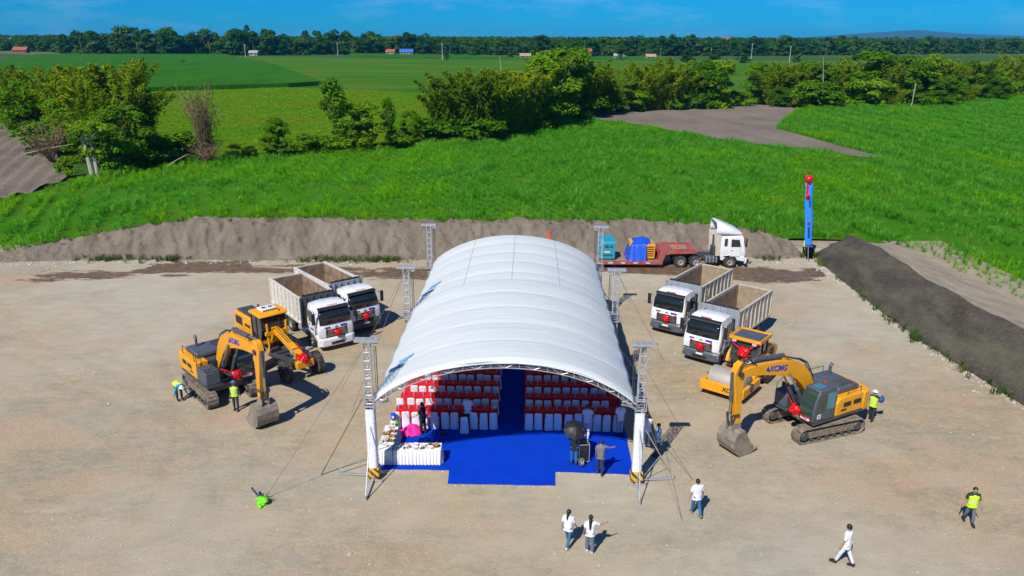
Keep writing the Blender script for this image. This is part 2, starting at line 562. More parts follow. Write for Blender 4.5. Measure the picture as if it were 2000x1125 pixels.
damp = np.where((X > -34) & (X < 27.2), damp, damp * 0.25)
for (cx, cy, rx, ry, a) in ((-36.5, 62.6, 5.0, 1.5, 0.9), (-39.5, 61.3, 3.2, 0.9, 0.7), (-29.0, 62.6, 1.6, 0.5, 0.8), (-24.0, 63.6, 1.0, 0.4, 0.7), (22.5, 62.5, 4.5, 1.6, 0.95), (15.5, 61.0, 3.5, 1.0, 0.6), (29.0, 53.3, 0.8, 0.9, 0.55), (26.0, 60.5, 1.2, 0.6, 0.5)):
    damp = np.maximum(damp, a * np.exp(-((X - cx) / rx) ** 2 - ((Y - cy) / ry) ** 2))
Z = Z - 0.04 * np.clip(damp, 0, 1)
Z = np.where(X > 30, Z - (X - 30) * 0.05, Z) - 0.16 * np.clip((Y - 71) / 3, 0, 1)
# compacted wheel lanes: pairs of long curved ruts crossing the yard
lane = np.zeros_like(X)
for (cx, cy, rad, a0, a1, s) in ((-60, 20, 46, -.9, 1.1, 1), (-48, 12, 38, -.3, 1.3, 1), (60, 5, 48, 1.7, 3.3, .9), (55, 30, 36, 2.2, 3.9, .8), (0, -70, 92, .7, 2.4, .8), (-5, -60, 88, .9, 2.3, .7), (-30, 90, 52, -2.3, -1.0, .8), (35, 95, 58, -2.6, -1.3, .8), (-13.5, 20.5, 4.9, .2, 2.5, 1.0), (-22, 15, 9, .1, 1.7, .9), (-30, 40, 13, -1.5, 1.0, .7), (20, 22, 11, .4, 2.6, .7)):
    ang_ = np.arctan2(Y - cy, X - cx); rr0 = np.hypot(X - cx, Y - cy)
    on = np.clip((ang_ - a0) * 6, 0, 1) * np.clip((a1 - ang_) * 6, 0, 1)
    for off in (-1.0, 1.0):
        wob = 0.25 * np.sin(ang_ * 9 + cx)
        lane = np.maximum(lane, s * on * np.exp(-((rr0 - rad - off - wob) / 0.26) ** 2))
lane *= np.clip(1.8 * (fbm(X / 4, Y / 4, 3, 55) - 0.25), 0, 1)
Z = Z - 0.022 * lane
tag(grid_mesh('gravel_yard', xs, ys, Z, 'gravel_yard', {'damp': damp, 'lane': lane}), kind='structure')
def zg(x, y):
    """height of the yard"""
    X1 = np.array([float(x)]); Y1 = np.array([float(y)])
    z = 0.10 * (fbm(X1 / 9, Y1 / 9, 3, 3) - 0.5) + 0.035 * (fbm(X1 / 1.4, Y1 / 1.4, 3, 8) - 0.5)
    fl = np.clip((np.abs(X1 + 0.2) - 8.0) / 3.0, 0, 1) + np.clip((29 - Y1) / 2, 0, 1)
    return float((z * np.clip(fl, 0, 1))[0])

# ---- soil
ground_material('bank_soil', [(0.3, (0.17, 0.138, 0.106)), (0.5, (0.235, 0.193, 0.148)), (0.7, (0.29, 0.247, 0.19))], 0.5, 8, 7.0, 0.8, 0.12, stretch=(1.0, 0.6, 0.35), speck=(3.2, 0.05, (0.34, 0.30, 0.25)))
ground_material('mound_soil', [(0.3, (0.32, 0.26, 0.18)), (0.5, (0.40, 0.33, 0.235)), (0.7, (0.45, 0.39, 0.28))], 0.4, 8, 6.0, 0.7, 0.1, speck=(2.6, 0.07, (0.50, 0.46, 0.38)))
ground_material('fallow_soil', [(0.3, (0.19, 0.155, 0.125)), (0.5, (0.25, 0.205, 0.165)), (0.7, (0.30, 0.25, 0.20))], 0.12, 8, 2.2, 0.9, 0.3, stretch=(1.0, 0.5, 1))
ground_material('cane_floor', [(0.3, (0.045, 0.19, 0.006)), (0.5, (0.065, 0.22, 0.008)), (0.78, (0.13, 0.20, 0.022))], 0.22, 8, 2.5, 0.9, 0.3)
ground_material('meadow', [(0.28, (0.065, 0.185, 0.001)), (0.45, (0.10, 0.22, 0.001)), (0.6, (0.145, 0.185, 0.002)), (0.75, (0.075, 0.21, 0.001))], 0.035, 7, 0.9, 0.9, 0.5, stretch=(0.7, 1.2, 1))
ground_material('tall_cane', [(0.3, (0.026, 0.135, 0.006)), (0.5, (0.036, 0.165, 0.007)), (0.7, (0.05, 0.185, 0.009))], 0.03, 7, 0.7, 0.9, 0.8, stretch=(2.0, 0.6, 1))
ground_material('mixed_crop', [(0.3, (0.045, 0.155, 0.005)), (0.48, (0.068, 0.19, 0.006)), (0.62, (0.115, 0.195, 0.02)), (0.75, (0.055, 0.185, 0.005))], 0.018, 7, 0.6, 0.9, 0.8, stretch=(0.6, 1.6, 1))
ground_material('dry_crop', [(0.3, (0.11, 0.16, 0.045)), (0.5, (0.15, 0.18, 0.06)), (0.7, (0.19, 0.19, 0.08))], 0.02, 6, 0.5, 0.8, 0.6, stretch=(0.5, 1.6, 1))

# ---- earth bank behind the yard
nx, ny = 620, 64
u = np.linspace(0, 1, nx); v = np.linspace(0, 1, ny)
U, Vv = np.meshgrid(u, v)
bx = -52 + U * 79.6
hcrest = np.interp(bx, [-52, -48, -44, -39, -34, -30, -24, -8, 5, 14, 19, 24, 26.2, 27.6], [0.05, 0.35, 0.95, 1.75, 2.45, 3.1, 3.05, 2.9, 2.65, 2.4, 2.25, 2.0, 1.25, 0.0])
toe_y = np.interp(bx, [-52, -46, -37, -28, -10, 4, 9, 21, 24, 28], [65.2, 66.0, 67.0, 66.9, 67.0, 68.2, 68.7, 68.7, 67.7, 68.8])
prof = np.interp(Vv, [0, 0.06, 0.42, 0.56, 0.68, 1.0], [0, 0.04, 0.93, 1.0, 0.93, 0])
wdt = 7.5 * (0.35 + 0.65 * np.clip(hcrest / 2.5, 0, 1))
by = toe_y + Vv * wdt
n1 = fbm(bx / 2.2, by / 2.2, 4, 5) - 0.5
fur = np.abs(np.sin((bx + by * 0.45) * 2.1 + 3 * fbm(bx / 4, by / 4, 2, 9)))
face = np.exp(-((Vv - 0.25) / 0.2) ** 2)
bz = hcrest * prof + (0.62 * n1 + 0.75 * (fbm(bx / 0.5, by / 0.5, 4, 31) - 0.5)) * np.clip(prof * 3, 0, 1) * np.clip(hcrest, 0, 1) - 0.20 * face * fur * np.clip(hcrest / 2, 0, 1) - 0.06
by = by - 0.5 * face * (fbm(bx / 1.7, Vv * 3, 3, 77) - 0.5) * np.clip(hcrest, 0, 1)
tag(grid_mesh('earth_bank', bx, by, bz, 'bank_soil'), kind='structure')

# ---- earth mound beside the yard, and the net laid over its slope
def mound_h(X, Y):
    toe_x = np.interp(Y, [10, 30, 39, 43, 48, 56, 66, 69.5, 72], [29.6, 29.0, 28.6, 28.2, 27.7, 27.7, 28.0, 28.4, 30.5])
    cr = toe_x + 3.0
    hh = np.interp(Y, [8, 14, 40, 50, 60, 66, 69.5, 72, 74.5], [0.0, 2.3, 2.55, 2.5, 2.55, 2.5, 1.9, 0.9, 0])
    hh = hh + 0.35 * (fbm(Y / 5.0, Y * 0, 3, 14) - 0.5)
    s = (X - toe_x) / 3.0
    back = (X - cr) / np.interp(Y, [10, 50, 60, 70, 74], [10, 9.0, 8.6, 7.5, 5.5])
    f = np.where(s < 0, 0, np.where(s < 1, np.clip(s, 0, 1) ** 0.92, np.clip(1 - back, 0, 1) ** 1.1))
    return hh * f, s
gx = np.linspace(26.4, 43.5, 110); gy = np.linspace(6, 75.5, 240)
X, Y = np.meshgrid(gx, gy)
Zm, S = mound_h(X, Y)
Zm = Zm + (0.30 * (fbm(X / 1.6, Y / 1.6, 4, 41) - 0.5)) * np.clip(Zm, 0, 1) - 0.10
tag(grid_mesh('earth_mound', gx, gy, Zm, 'mound_soil'), kind='structure')

m, t, p = nt('shade_net')
c = ramp(t, noise(t, 0.55, 7, 0.65, stretch=(1.5, 0.5, 1)), [(0.3, (0.048, 0.040, 0.033)), (0.5, (0.075, 0.064, 0.050)), (0.62, (0.095, 0.092, 0.060)), (0.78, (0.13, 0.112, 0.085))])
c = mixc(t, ramp(t, noise(t, 3.0, 6, 0.7, stretch=(1, 2.5, 1)), [(0.5, (0, 0, 0)), (0.75, (1, 1, 1))]), c, (0.145, 0.125, 0.095))
t.links.new(c, p.inputs['Base Color']); p.inputs['Roughness'].default_value = 0.9; p.inputs['Specular IOR Level'].default_value = 0.1
bumpn(t, p, noise(t, 2.5, 6, 0.65), 0.5, 0.1)
nv, nu = 330, 44
vv = np.linspace(12, 70.6, nv); uu = np.linspace(-0.02, 1.05, nu)
UU, VV = np.meshgrid(uu, vv)
toe_x = np.interp(VV, [10, 30, 39, 43, 48, 56, 66, 69.5, 72], [29.6, 29.0, 28.6, 28.2, 27.7, 27.7, 28.0, 28.4, 30.5])
edge = 0.10 * np.sin(VV / 1.3) + 0.25 * (fbm(VV / 3.0, VV * 0, 3, 51) - 0.5)
NX = toe_x + UU * 3.0 + edge * UU * 0.6
NZ, _s = mound_h(NX, VV)
wr = fbm(NX / 0.9 + VV / 5, VV / 3.2, 4, 61) - 0.5
seam = np.exp(-((UU - 0.46 - 0.05 * np.sin(VV / 7)) / 0.018) ** 2)
NZ = NZ + 0.15 + 0.34 * wr * np.clip(NZ, 0, 1) + 0.13 * (fbm(NX / 1.6, VV / 1.6, 4, 41) - 0.5) + 0.20 * seam
NZ = np.where(UU < 0.02, np.maximum(0.02, NZ - 0.1), NZ)
net = grid_mesh('shade_net', NX, VV, NZ, 'shade_net')
tag(net, 'dark brown shade net spread over the slope of the earth mound', 'net')

# ---- fields
CANE = [(-110, 60), (-52, 64), (-46, 71), (-40, 73.5), (24, 75), (29, 76.5), (34.6, 75.8), (37.5, 73.9), (39.9, 70), (39.4, 65.4), (39.9, 60.5), (40.0, 56), (41, 20), (90, 20), (260, 120), (260, 310), (185, 290), (158, 276), (124, 242), (89, 231), (81.4, 225.7), (66, 192), (63.5, 186.8), (59.3, 175.9), (60.5, 164.5), (62.1, 146.9), (64, 130.3), (60.4, 132), (55.8, 140.6), (48.6, 147.3), (41.3, 157.1), (34, 173.1), (27.7, 184.5), (20.3, 194.9), (13, 205), (0, 167), (-15.5, 157.5), (-32, 139.5), (-42.7, 135.5), (-57.8, 129), (-61.5, 112), (-62.7, 98.9), (-65.3, 90.8), (-110, 82)]
sheet('cane_field', CANE, -0.11, 'cane_floor')
sheet('bare_field', [(63.9, 130.5), (60.4, 132), (55.8, 140.6), (48.6, 147.3), (41.3, 157.1), (34, 173.1), (27.7, 184.5), (20.3, 194.9), (13, 205), (27.2, 213), (42.7, 223), (62.7, 234), (82.7, 240), (81.4, 225.7), (66, 192), (63.5, 186.8), (59.3, 175.9), (60.5, 164.5), (62.1, 146.9)], -0.06, 'fallow_soil')
# ploughed field: real furrows
fx = np.arange(-150, -58, 0.4); fy = np.arange(78, 190, 1.6)
X, Y = np.meshgrid(fx, fy)
right_edge = np.interp(Y, [78, 90.8, 98.9, 110, 124, 160, 190], [-66, -65.3, -62.9, -64, -72.5, -98, -126])
Xc = np.minimum(X, right_edge)
fz = 0.28 * np.sin((Xc + 0.42 * Y) * 2 * math.pi / 2.6) + 0.30 * (fbm(X / 1.2, Y / 2.0, 3, 15) - 0.5)
tag(grid_mesh('ploughed_field', Xc, Y, fz - 0.02, 'fallow_soil'), kind='structure')
sheet('meadow', [(-133, 284), (-89.6, 314), (-59, 303), (-27.5, 280), (2, 215), (0, 180), (-15.5, 157.5), (-32, 139.5), (-42.7, 135.5), (-57.8, 129), (-75, 135), (-125, 190)], -0.09, 'meadow')
sheet('tall_cane_field', [(-470, 794), (-292, 814), (-155, 523), (-79.6, 331), (-89.6, 316), (-133, 286), (-150, 270), (-300, 420)], -0.3, 'tall_cane', 1.7)
sheet('crop_field', [(-285, 812), (-155, 521), (-80.5, 330), (-60, 305), (-27, 281), (5, 225), (60, 245), (120, 255), (190, 300), (420, 420), (560, 700), (0, 705), (-151, 736)], -0.25, 'mixed_crop')
sheet('crop_strip', [(-180, 885), (-151, 740), (-1, 708), (140, 690), (140, 780), (0, 776)], -0.3, 'tall_cane', 1.6)
sheet('dry_field', [(-176, 890), (0, 780), (160, 790), (160, 900), (-170, 990)], -0.22, 'dry_crop')
sheet('dry_field', [(-620, 900), (-470, 800), (-440, 870), (-520, 1060), (-640, 1050)], -0.2, 'dry_crop')
sheet('crop_strip', [(160, 470), (300, 430), (440, 470), (560, 690), (300, 640)], -0.3, 'dry_crop', 0.9)

def inside(px, py, poly):
    ins = np.zeros(px.shape, bool)
    n = len(poly)
    for i in range(n):
        x0, y0 = poly[i]; x1, y1 = poly[(i + 1) % n]
        c = ((y0 > py) != (y1 > py)) & (px < (x1 - x0) * (py - y0) / ((y1 - y0) if y1 != y0 else 1e-9) + x0)
        ins ^= c
    return ins

def leaf_mat(name, stops, transl=0.25, scale=0.35, rnd=0.5, coord='Object'):
    m, t, p = nt(name)
    n = noise(t, scale, 5, 0.6, coord)
    oi = t.nodes.new('ShaderNodeObjectInfo')
    ma = t.nodes.new('ShaderNodeMath'); ma.operation = 'MULTIPLY_ADD'
    t.links.new(oi.outputs['Random'], ma.inputs[0]); ma.inputs[1].default_value = rnd
    sb = t.nodes.new('ShaderNodeMath'); sb.operation = 'ADD'; sb.inputs[1].default_value = -rnd / 2
    t.links.new(n, sb.inputs[0]); t.links.new(sb.outputs[0], ma.inputs[2])
    c = ramp(t, ma.outputs[0], stops)
    t.links.new(c, p.inputs['Base Color'])
    p.inputs['Roughness'].default_value = 0.6
    p.inputs['Specular IOR Level'].default_value = 0.06
    tr = t.nodes.new('ShaderNodeBsdfTranslucent')
    t.links.new(c, tr.inputs['Color'])
    ms = t.nodes.new('ShaderNodeMixShader'); ms.inputs[0].default_value = transl
    out = t.nodes['Material Output']
    t.links.new(p.outputs[0], ms.inputs[1]); t.links.new(tr.outputs[0], ms.inputs[2])
    t.links.new(ms.outputs[0], out.inputs['Surface'])
leaf_mat('cane_leaf', [(0.25, (0.055, 0.28, 0.010)), (0.5, (0.105, 0.39, 0.018)), (0.75, (0.20, 0.48, 0.045))], 0.45, 0.3, 0.7)
leaf_mat('cane_leaf_yellow', [(0.25, (0.10, 0.36, 0.003)), (0.5, (0.17, 0.46, 0.005)), (0.75, (0.26, 0.52, 0.015))], 0.45, 0.3, 0.7)
leaf_mat('weed_leaf', [(0.25, (0.045, 0.10, 0.015)), (0.5, (0.08, 0.14, 0.02)), (0.75, (0.17, 0.17, 0.06))], 0.25, 0.5, 0.7)
leaf_mat('leaf_dark', [(0.2, (0.055, 0.175, 0.004)), (0.5, (0.105, 0.25, 0.006)), (0.8, (0.20, 0.34, 0.012))], 0.42, 0.4, 0.45)
leaf_mat('leaf_bright', [(0.2, (0.08, 0.23, 0.005)), (0.5, (0.15, 0.32, 0.008)), (0.8, (0.26, 0.41, 0.015))], 0.42, 0.4, 0.45)
leaf_mat('leaf_bamboo', [(0.2, (0.12, 0.22, 0.004)), (0.5, (0.23, 0.34, 0.006)), (0.8, (0.37, 0.43, 0.012))], 0.45, 0.3, 0.5)
leaf_mat('leaf_far', [(0.2, (0.020, 0.085, 0.010)), (0.5, (0.042, 0.13, 0.013)), (0.8, (0.10, 0.19, 0.020))], 0.3, 0.08, 0.6)
leaf_mat('leaf_dry', [(0.2, (0.14, 0.10, 0.05)), (0.5, (0.22, 0.155, 0.075)), (0.8, (0.30, 0.23, 0.12))], 0.2, 0.6, 0.4)

def tuft_mesh(name, mtl, seed, h, nb, spread, wid):
    r = random.Random(seed)
    mb = MB()
    for k in range(nb):
        a = r.uniform(0, 6.283); L = h * r.uniform(0.7, 1.15); sp = spread * r.uniform(0.4, 1.2)
        w = wid * r.uniform(0.7, 1.2)
        bx_, by_ = r.uniform(-.12, .12), r.uniform(-.12, .12)
        d = (math.cos(a), math.sin(a)); pz = (-d[1], d[0])
        pts = [(0, 0, w * 0.7), (sp * 0.35, L * 0.62, w), (sp, L * r.uniform(0.82, 1.0), w * 0.6), (sp * 1.6, L * r.uniform(0.6, 0.95), 0.01)]
        vs = []
        for (o, z, ww) in pts:
            for s in (-1, 1):
                vs.append((bx_ + d[0] * o + pz[0] * ww * s, by_ + d[1] * o + pz[1] * ww * s, z))
        mb.add(vs, [(0, 1, 3, 2), (2, 3, 5, 4), (4, 5, 7, 6)])
    me = mb.mesh(name, mtl, None)
    return me

def scatter(name, pts, scl, meshes, label=None, cat=None, parent=None):
    """one 'stuff' object: tufts stood on a cloud of points by geometry nodes"""
    cc = bpy.data.collections.new(name + '_tufts')
    for me in meshes:
        cc.objects.link(bpy.data.objects.new(me.name, me))
    me = bpy.data.meshes.new(name)
    me.from_pydata(pts.tolist(), [], [])
    at = me.attributes.new('size', 'FLOAT', 'POINT')
    at.data.foreach_set('value', scl.astype(np.float32))
    o = bpy.data.objects.new(name, me); link(o, parent)
    g = bpy.data.node_groups.new(name, 'GeometryNodeTree')
    g.interface.new_socket('Geometry', in_out='INPUT', socket_type='NodeSocketGeometry')
    g.interface.new_socket('Geometry', in_out='OUTPUT', socket_type='NodeSocketGeometry')
    N = g.nodes.new
    gi, go = N('NodeGroupInput'), N('NodeGroupOutput')
    ci = N('GeometryNodeCollectionInfo'); ci.inputs['Collection'].default_value = cc
    ci.inputs['Separate Children'].default_value = True; ci.inputs['Reset Children'].default_value = True
    ip = N('GeometryNodeInstanceOnPoints'); ip.inputs['Pick Instance'].default_value = True
    rv = N('FunctionNodeRandomValue'); rv.data_type = 'FLOAT_VECTOR'
    rv.inputs[0].default_value = (-0.12, -0.12, 0); rv.inputs[1].default_value = (0.12, 0.12, 6.283)
    ri = N('FunctionNodeRandomValue'); ri.data_type = 'INT'
    ri.inputs[4].default_value = 0; ri.inputs[5].default_value = len(meshes) - 1; ri.inputs['Seed'].default_value = 4
    na = N('GeometryNodeInputNamedAttribute'); na.data_type = 'FLOAT'; na.inputs['Name'].default_value = 'size'
    mtp = N('GeometryNodeMeshToPoints')
    l = g.links.new
    l(gi.outputs[0], mtp.inputs['Mesh']); l(mtp.outputs[0], ip.inputs['Points'])
    l(ci.outputs[0], ip.inputs['Instance']); l(rv.outputs[0], ip.inputs['Rotation'])
    l(ri.outputs[2], ip.inputs['Instance Index']); l(na.outputs[0], ip.inputs['Scale'])
    l(ip.outputs[0], go.inputs[0])
    md = o.modifiers.new('tufts', 'NODES'); md.node_group = g
    return tag(o, label, cat, kind='stuff')

# sugarcane standing in rows
rows = np.arange(-140, 380, 1.2)
pts = []
for rx in rows:
    yy = np.arange(18, 312, 0.46)
    yy = yy + rng.uniform(-0.3, 0.3, len(yy))
    xx = rx - 0.42 * (yy - 70) + rng.normal(0, 0.22, len(yy))
    pts.append(np.stack([xx, yy], -1))
pts = np.concatenate(pts)
dx = np.abs(pts[:, 0]) < pts[:, 1] * 0.78 + 12
ok = inside(pts[:, 0], pts[:, 1], CANE) & dx
ok &= rng.random(len(pts)) < np.interp(pts[:, 1], [60, 120, 200, 310], [1.0, 0.95, 0.75, 0.5])
cl = fbm(pts[:, 0] / 7, pts[:, 1] / 7, 4, 90)
ok &= cl > 0.24
bare = fbm(pts[:, 0] / 3 + 9, pts[:, 1] / 4, 3, 94)
near_mound = (pts[:, 0] > 36) & (pts[:, 1] < 90)
ok &= ~(near_mound & (bare > 0.66))
ri_ = np.round((pts[:, 0] + 0.42 * (pts[:, 1] - 70) + 140) / 1.2)
ok &= ~((ri_ % 3 == 0) & (pts[:, 0] < -18) & (pts[:, 1] < 105) & (fbm(pts[:, 0] / 9, pts[:, 1] / 9, 3, 99) > 0.42))
pts = pts[ok]; cl = cl[ok]
yel = fbm(pts[:, 0] / 16, pts[:, 1] / 16, 3, 97) + 0.06 * rng.normal(0, 1, len(pts)) + np.where(pts[:, 0] < -8, 0.10, -0.08)
P3 = np.column_stack([pts, np.full(len(pts), -0.11)])
size = (0.60 + 0.9 * (cl - 0.3)) * (0.9 + 0.25 * np.sin(pts[:, 0] / 1.2 * 2 * math.pi / 5)) * rng.uniform(0.8, 1.2, len(pts)) * np.interp(pts[:, 1], [70, 250], [1.0, 1.15])
selY = yel > 0.56
tg = [tuft_mesh('cane_tuft', 'cane_leaf', 20 + k, 0.92, 14, 0.55, 0.024) for k in range(4)]
ty = [tuft_mesh('cane_tuft', 'cane_leaf_yellow', 40 + k, 0.85, 14, 0.58, 0.024) for k in range(4)]
scatter('sugarcane', P3[~selY], size[~selY], tg, 'deep green young sugarcane standing in rows behind the bank', 'sugarcane')
scatter('sugarcane', P3[selY], size[selY], ty, 'yellow green young sugarcane growing among the darker cane', 'sugarcane')

# weeds at the foot of the bank and round the mound
wp = []
for _ in range(230):
    cx = random.choice([-37.5, -36.5, -34, -31, -15.5, -14, -12.5, -10.5, -18, 23.5, 28.2])
    x = cx + random.gauss(0, 0.8)
    y = float(np.interp(x, [-52, -46, -37, -28, -10, 4, 9, 21, 24, 28], [65.2, 66.0, 67.0, 66.9, 67.0, 68.2, 68.7, 68.7, 67.7, 68.8])) + random.gauss(0.1, 0.35)
    wp.append((x, y, 0.0))
for _ in range(90):
    y = random.choice([47, 49, 51.5, 56, 58, 43.5, 40, 62, 66.5]) + random.gauss(0, 0.9)
    wp.append((float(np.interp(y, [10, 30, 39, 43, 48, 56, 66, 69.5, 72], [29.6, 29.0, 28.6, 28.2, 27.7, 27.7, 28.0, 28.4, 30.5])) - abs(random.gauss(0.15, 0.3)), y, -0.02))
for _ in range(260):
    x = random.uniform(-46, 25); hc_ = float(np.interp(x, [-52, -48, -44, -39, -34, -30, -24, -8, 5, 14, 19, 24], [0.05, 0.35, 0.95, 1.75, 2.45, 3.1, 3.05, 2.9, 2.65, 2.4, 2.25, 2.0]))
    yt = float(np.interp(x, [-52, -46, -37, -28, -10, 4, 9, 21, 24, 28], [65.2, 66.0, 67.0, 66.9, 67.0, 68.2, 68.7, 68.7, 67.7, 68.8])) + 7.5 * (0.35 + 0.65 * min(1, hc_ / 2.5)) * random.uniform(0.5, 0.8)
    wp.append((x, yt, hc_ * 0.9 - 0.15))
wp = np.array(wp)
wt = [tuft_mesh('weed', 'weed_leaf', 60 + k, 0.5, 9, 0.25, 0.02) for k in range(3)]
scatter('weeds', wp, rng.uniform(0.5, 1.3, len(wp)), wt, 'tufts of weeds along the foot of the earth bank', 'weeds')
# rough growth in the meadow
mp_ = np.column_stack([rng.uniform(-130, 5, 9000), rng.uniform(128, 312, 9000)])
mk = inside(mp_[:, 0], mp_[:, 1], [(-128, 284), (-89.6, 311), (-59, 300), (-29.5, 277), (0, 213), (-2, 182), (-17, 161), (-33, 142), (-43.7, 138), (-57.8, 132), (-74, 138), (-122, 190)])
mp_ = mp_[mk]
mt_ = [tuft_mesh('grass_tuft', 'cane_leaf_yellow', 70 + k, 0.45, 10, 0.6, 0.03) for k in range(3)]
scatter('meadow_grass', np.column_stack([mp_, np.full(len(mp_), -0.09)]), rng.uniform(0.5, 1.3, len(mp_)), mt_, 'bright yellow green meadow grass beyond the hedgerow', 'grass')

# loose stones on the yard
mb = MB()
def stone(mb, x, y, z, s, rr):
    vs = []
    for k in range(6):
        a = k * 1.047 + rr.uniform(-.2, .2); q = s * rr.uniform(0.75, 1.2)
        vs.append((x + q * math.cos(a), y + q * 0.8 * math.sin(a), z + s * 0.1))
    hh = rr.uniform(0.4, 0.7)
    for k in range(6):
        p_ = vs[k]; vs.append((x + (p_[0] - x) * 0.6, y + (p_[1] - y) * 0.6, z + s * hh * rr.uniform(0.8, 1.1)))
    mb.add(vs, [(k, (k + 1) % 6, 6 + (k + 1) % 6, 6 + k) for k in range(6)] + [(6, 7, 8, 9, 10, 11)])
rr = random.Random(3)
mat('stone', (0.40, 0.375, 0.325), 0.9, var=0.35, scale=1.2)
for _ in range(2600):
    x = rr.uniform(-44, 27); y = rr.uniform(16, 63) if rr.random() < 0.75 else rr.uniform(16, 30)
    if -6.6 < x < 6.2 and y > 30.3: continue
    s = rr.choice([0.025, 0.03, 0.03, 0.035, 0.04, 0.05, 0.065])
    if rr.random() < 0.02: s *= 1.8
    stone(mb, x, y, zg(x, y) - 0.01, s, rr)
for _ in range(500):
    y = rr.uniform(38, 70); x = float(np.interp(y, [39, 43, 48, 56, 66, 70], [28.6, 28.2, 27.7, 27.7, 28.0, 28.4])) - abs(rr.gauss(0.1, 0.5))
    stone(mb, x, y, -0.04, rr.choice([0.05, 0.07, 0.1, 0.14]), rr)
for _ in range(420):
    x = rr.uniform(-46, 26); y = 66.6 + rr.gauss(0, 0.5) - (0.8 if x < -40 else 0)
    stone(mb, x, y, -0.03, rr.choice([0.05, 0.08, 0.1, 0.16]), rr)
tag(mb.build('loose_stones', 'stone', ang=None), 'pale loose stones scattered over the gravel yard', 'stones', kind='stuff')
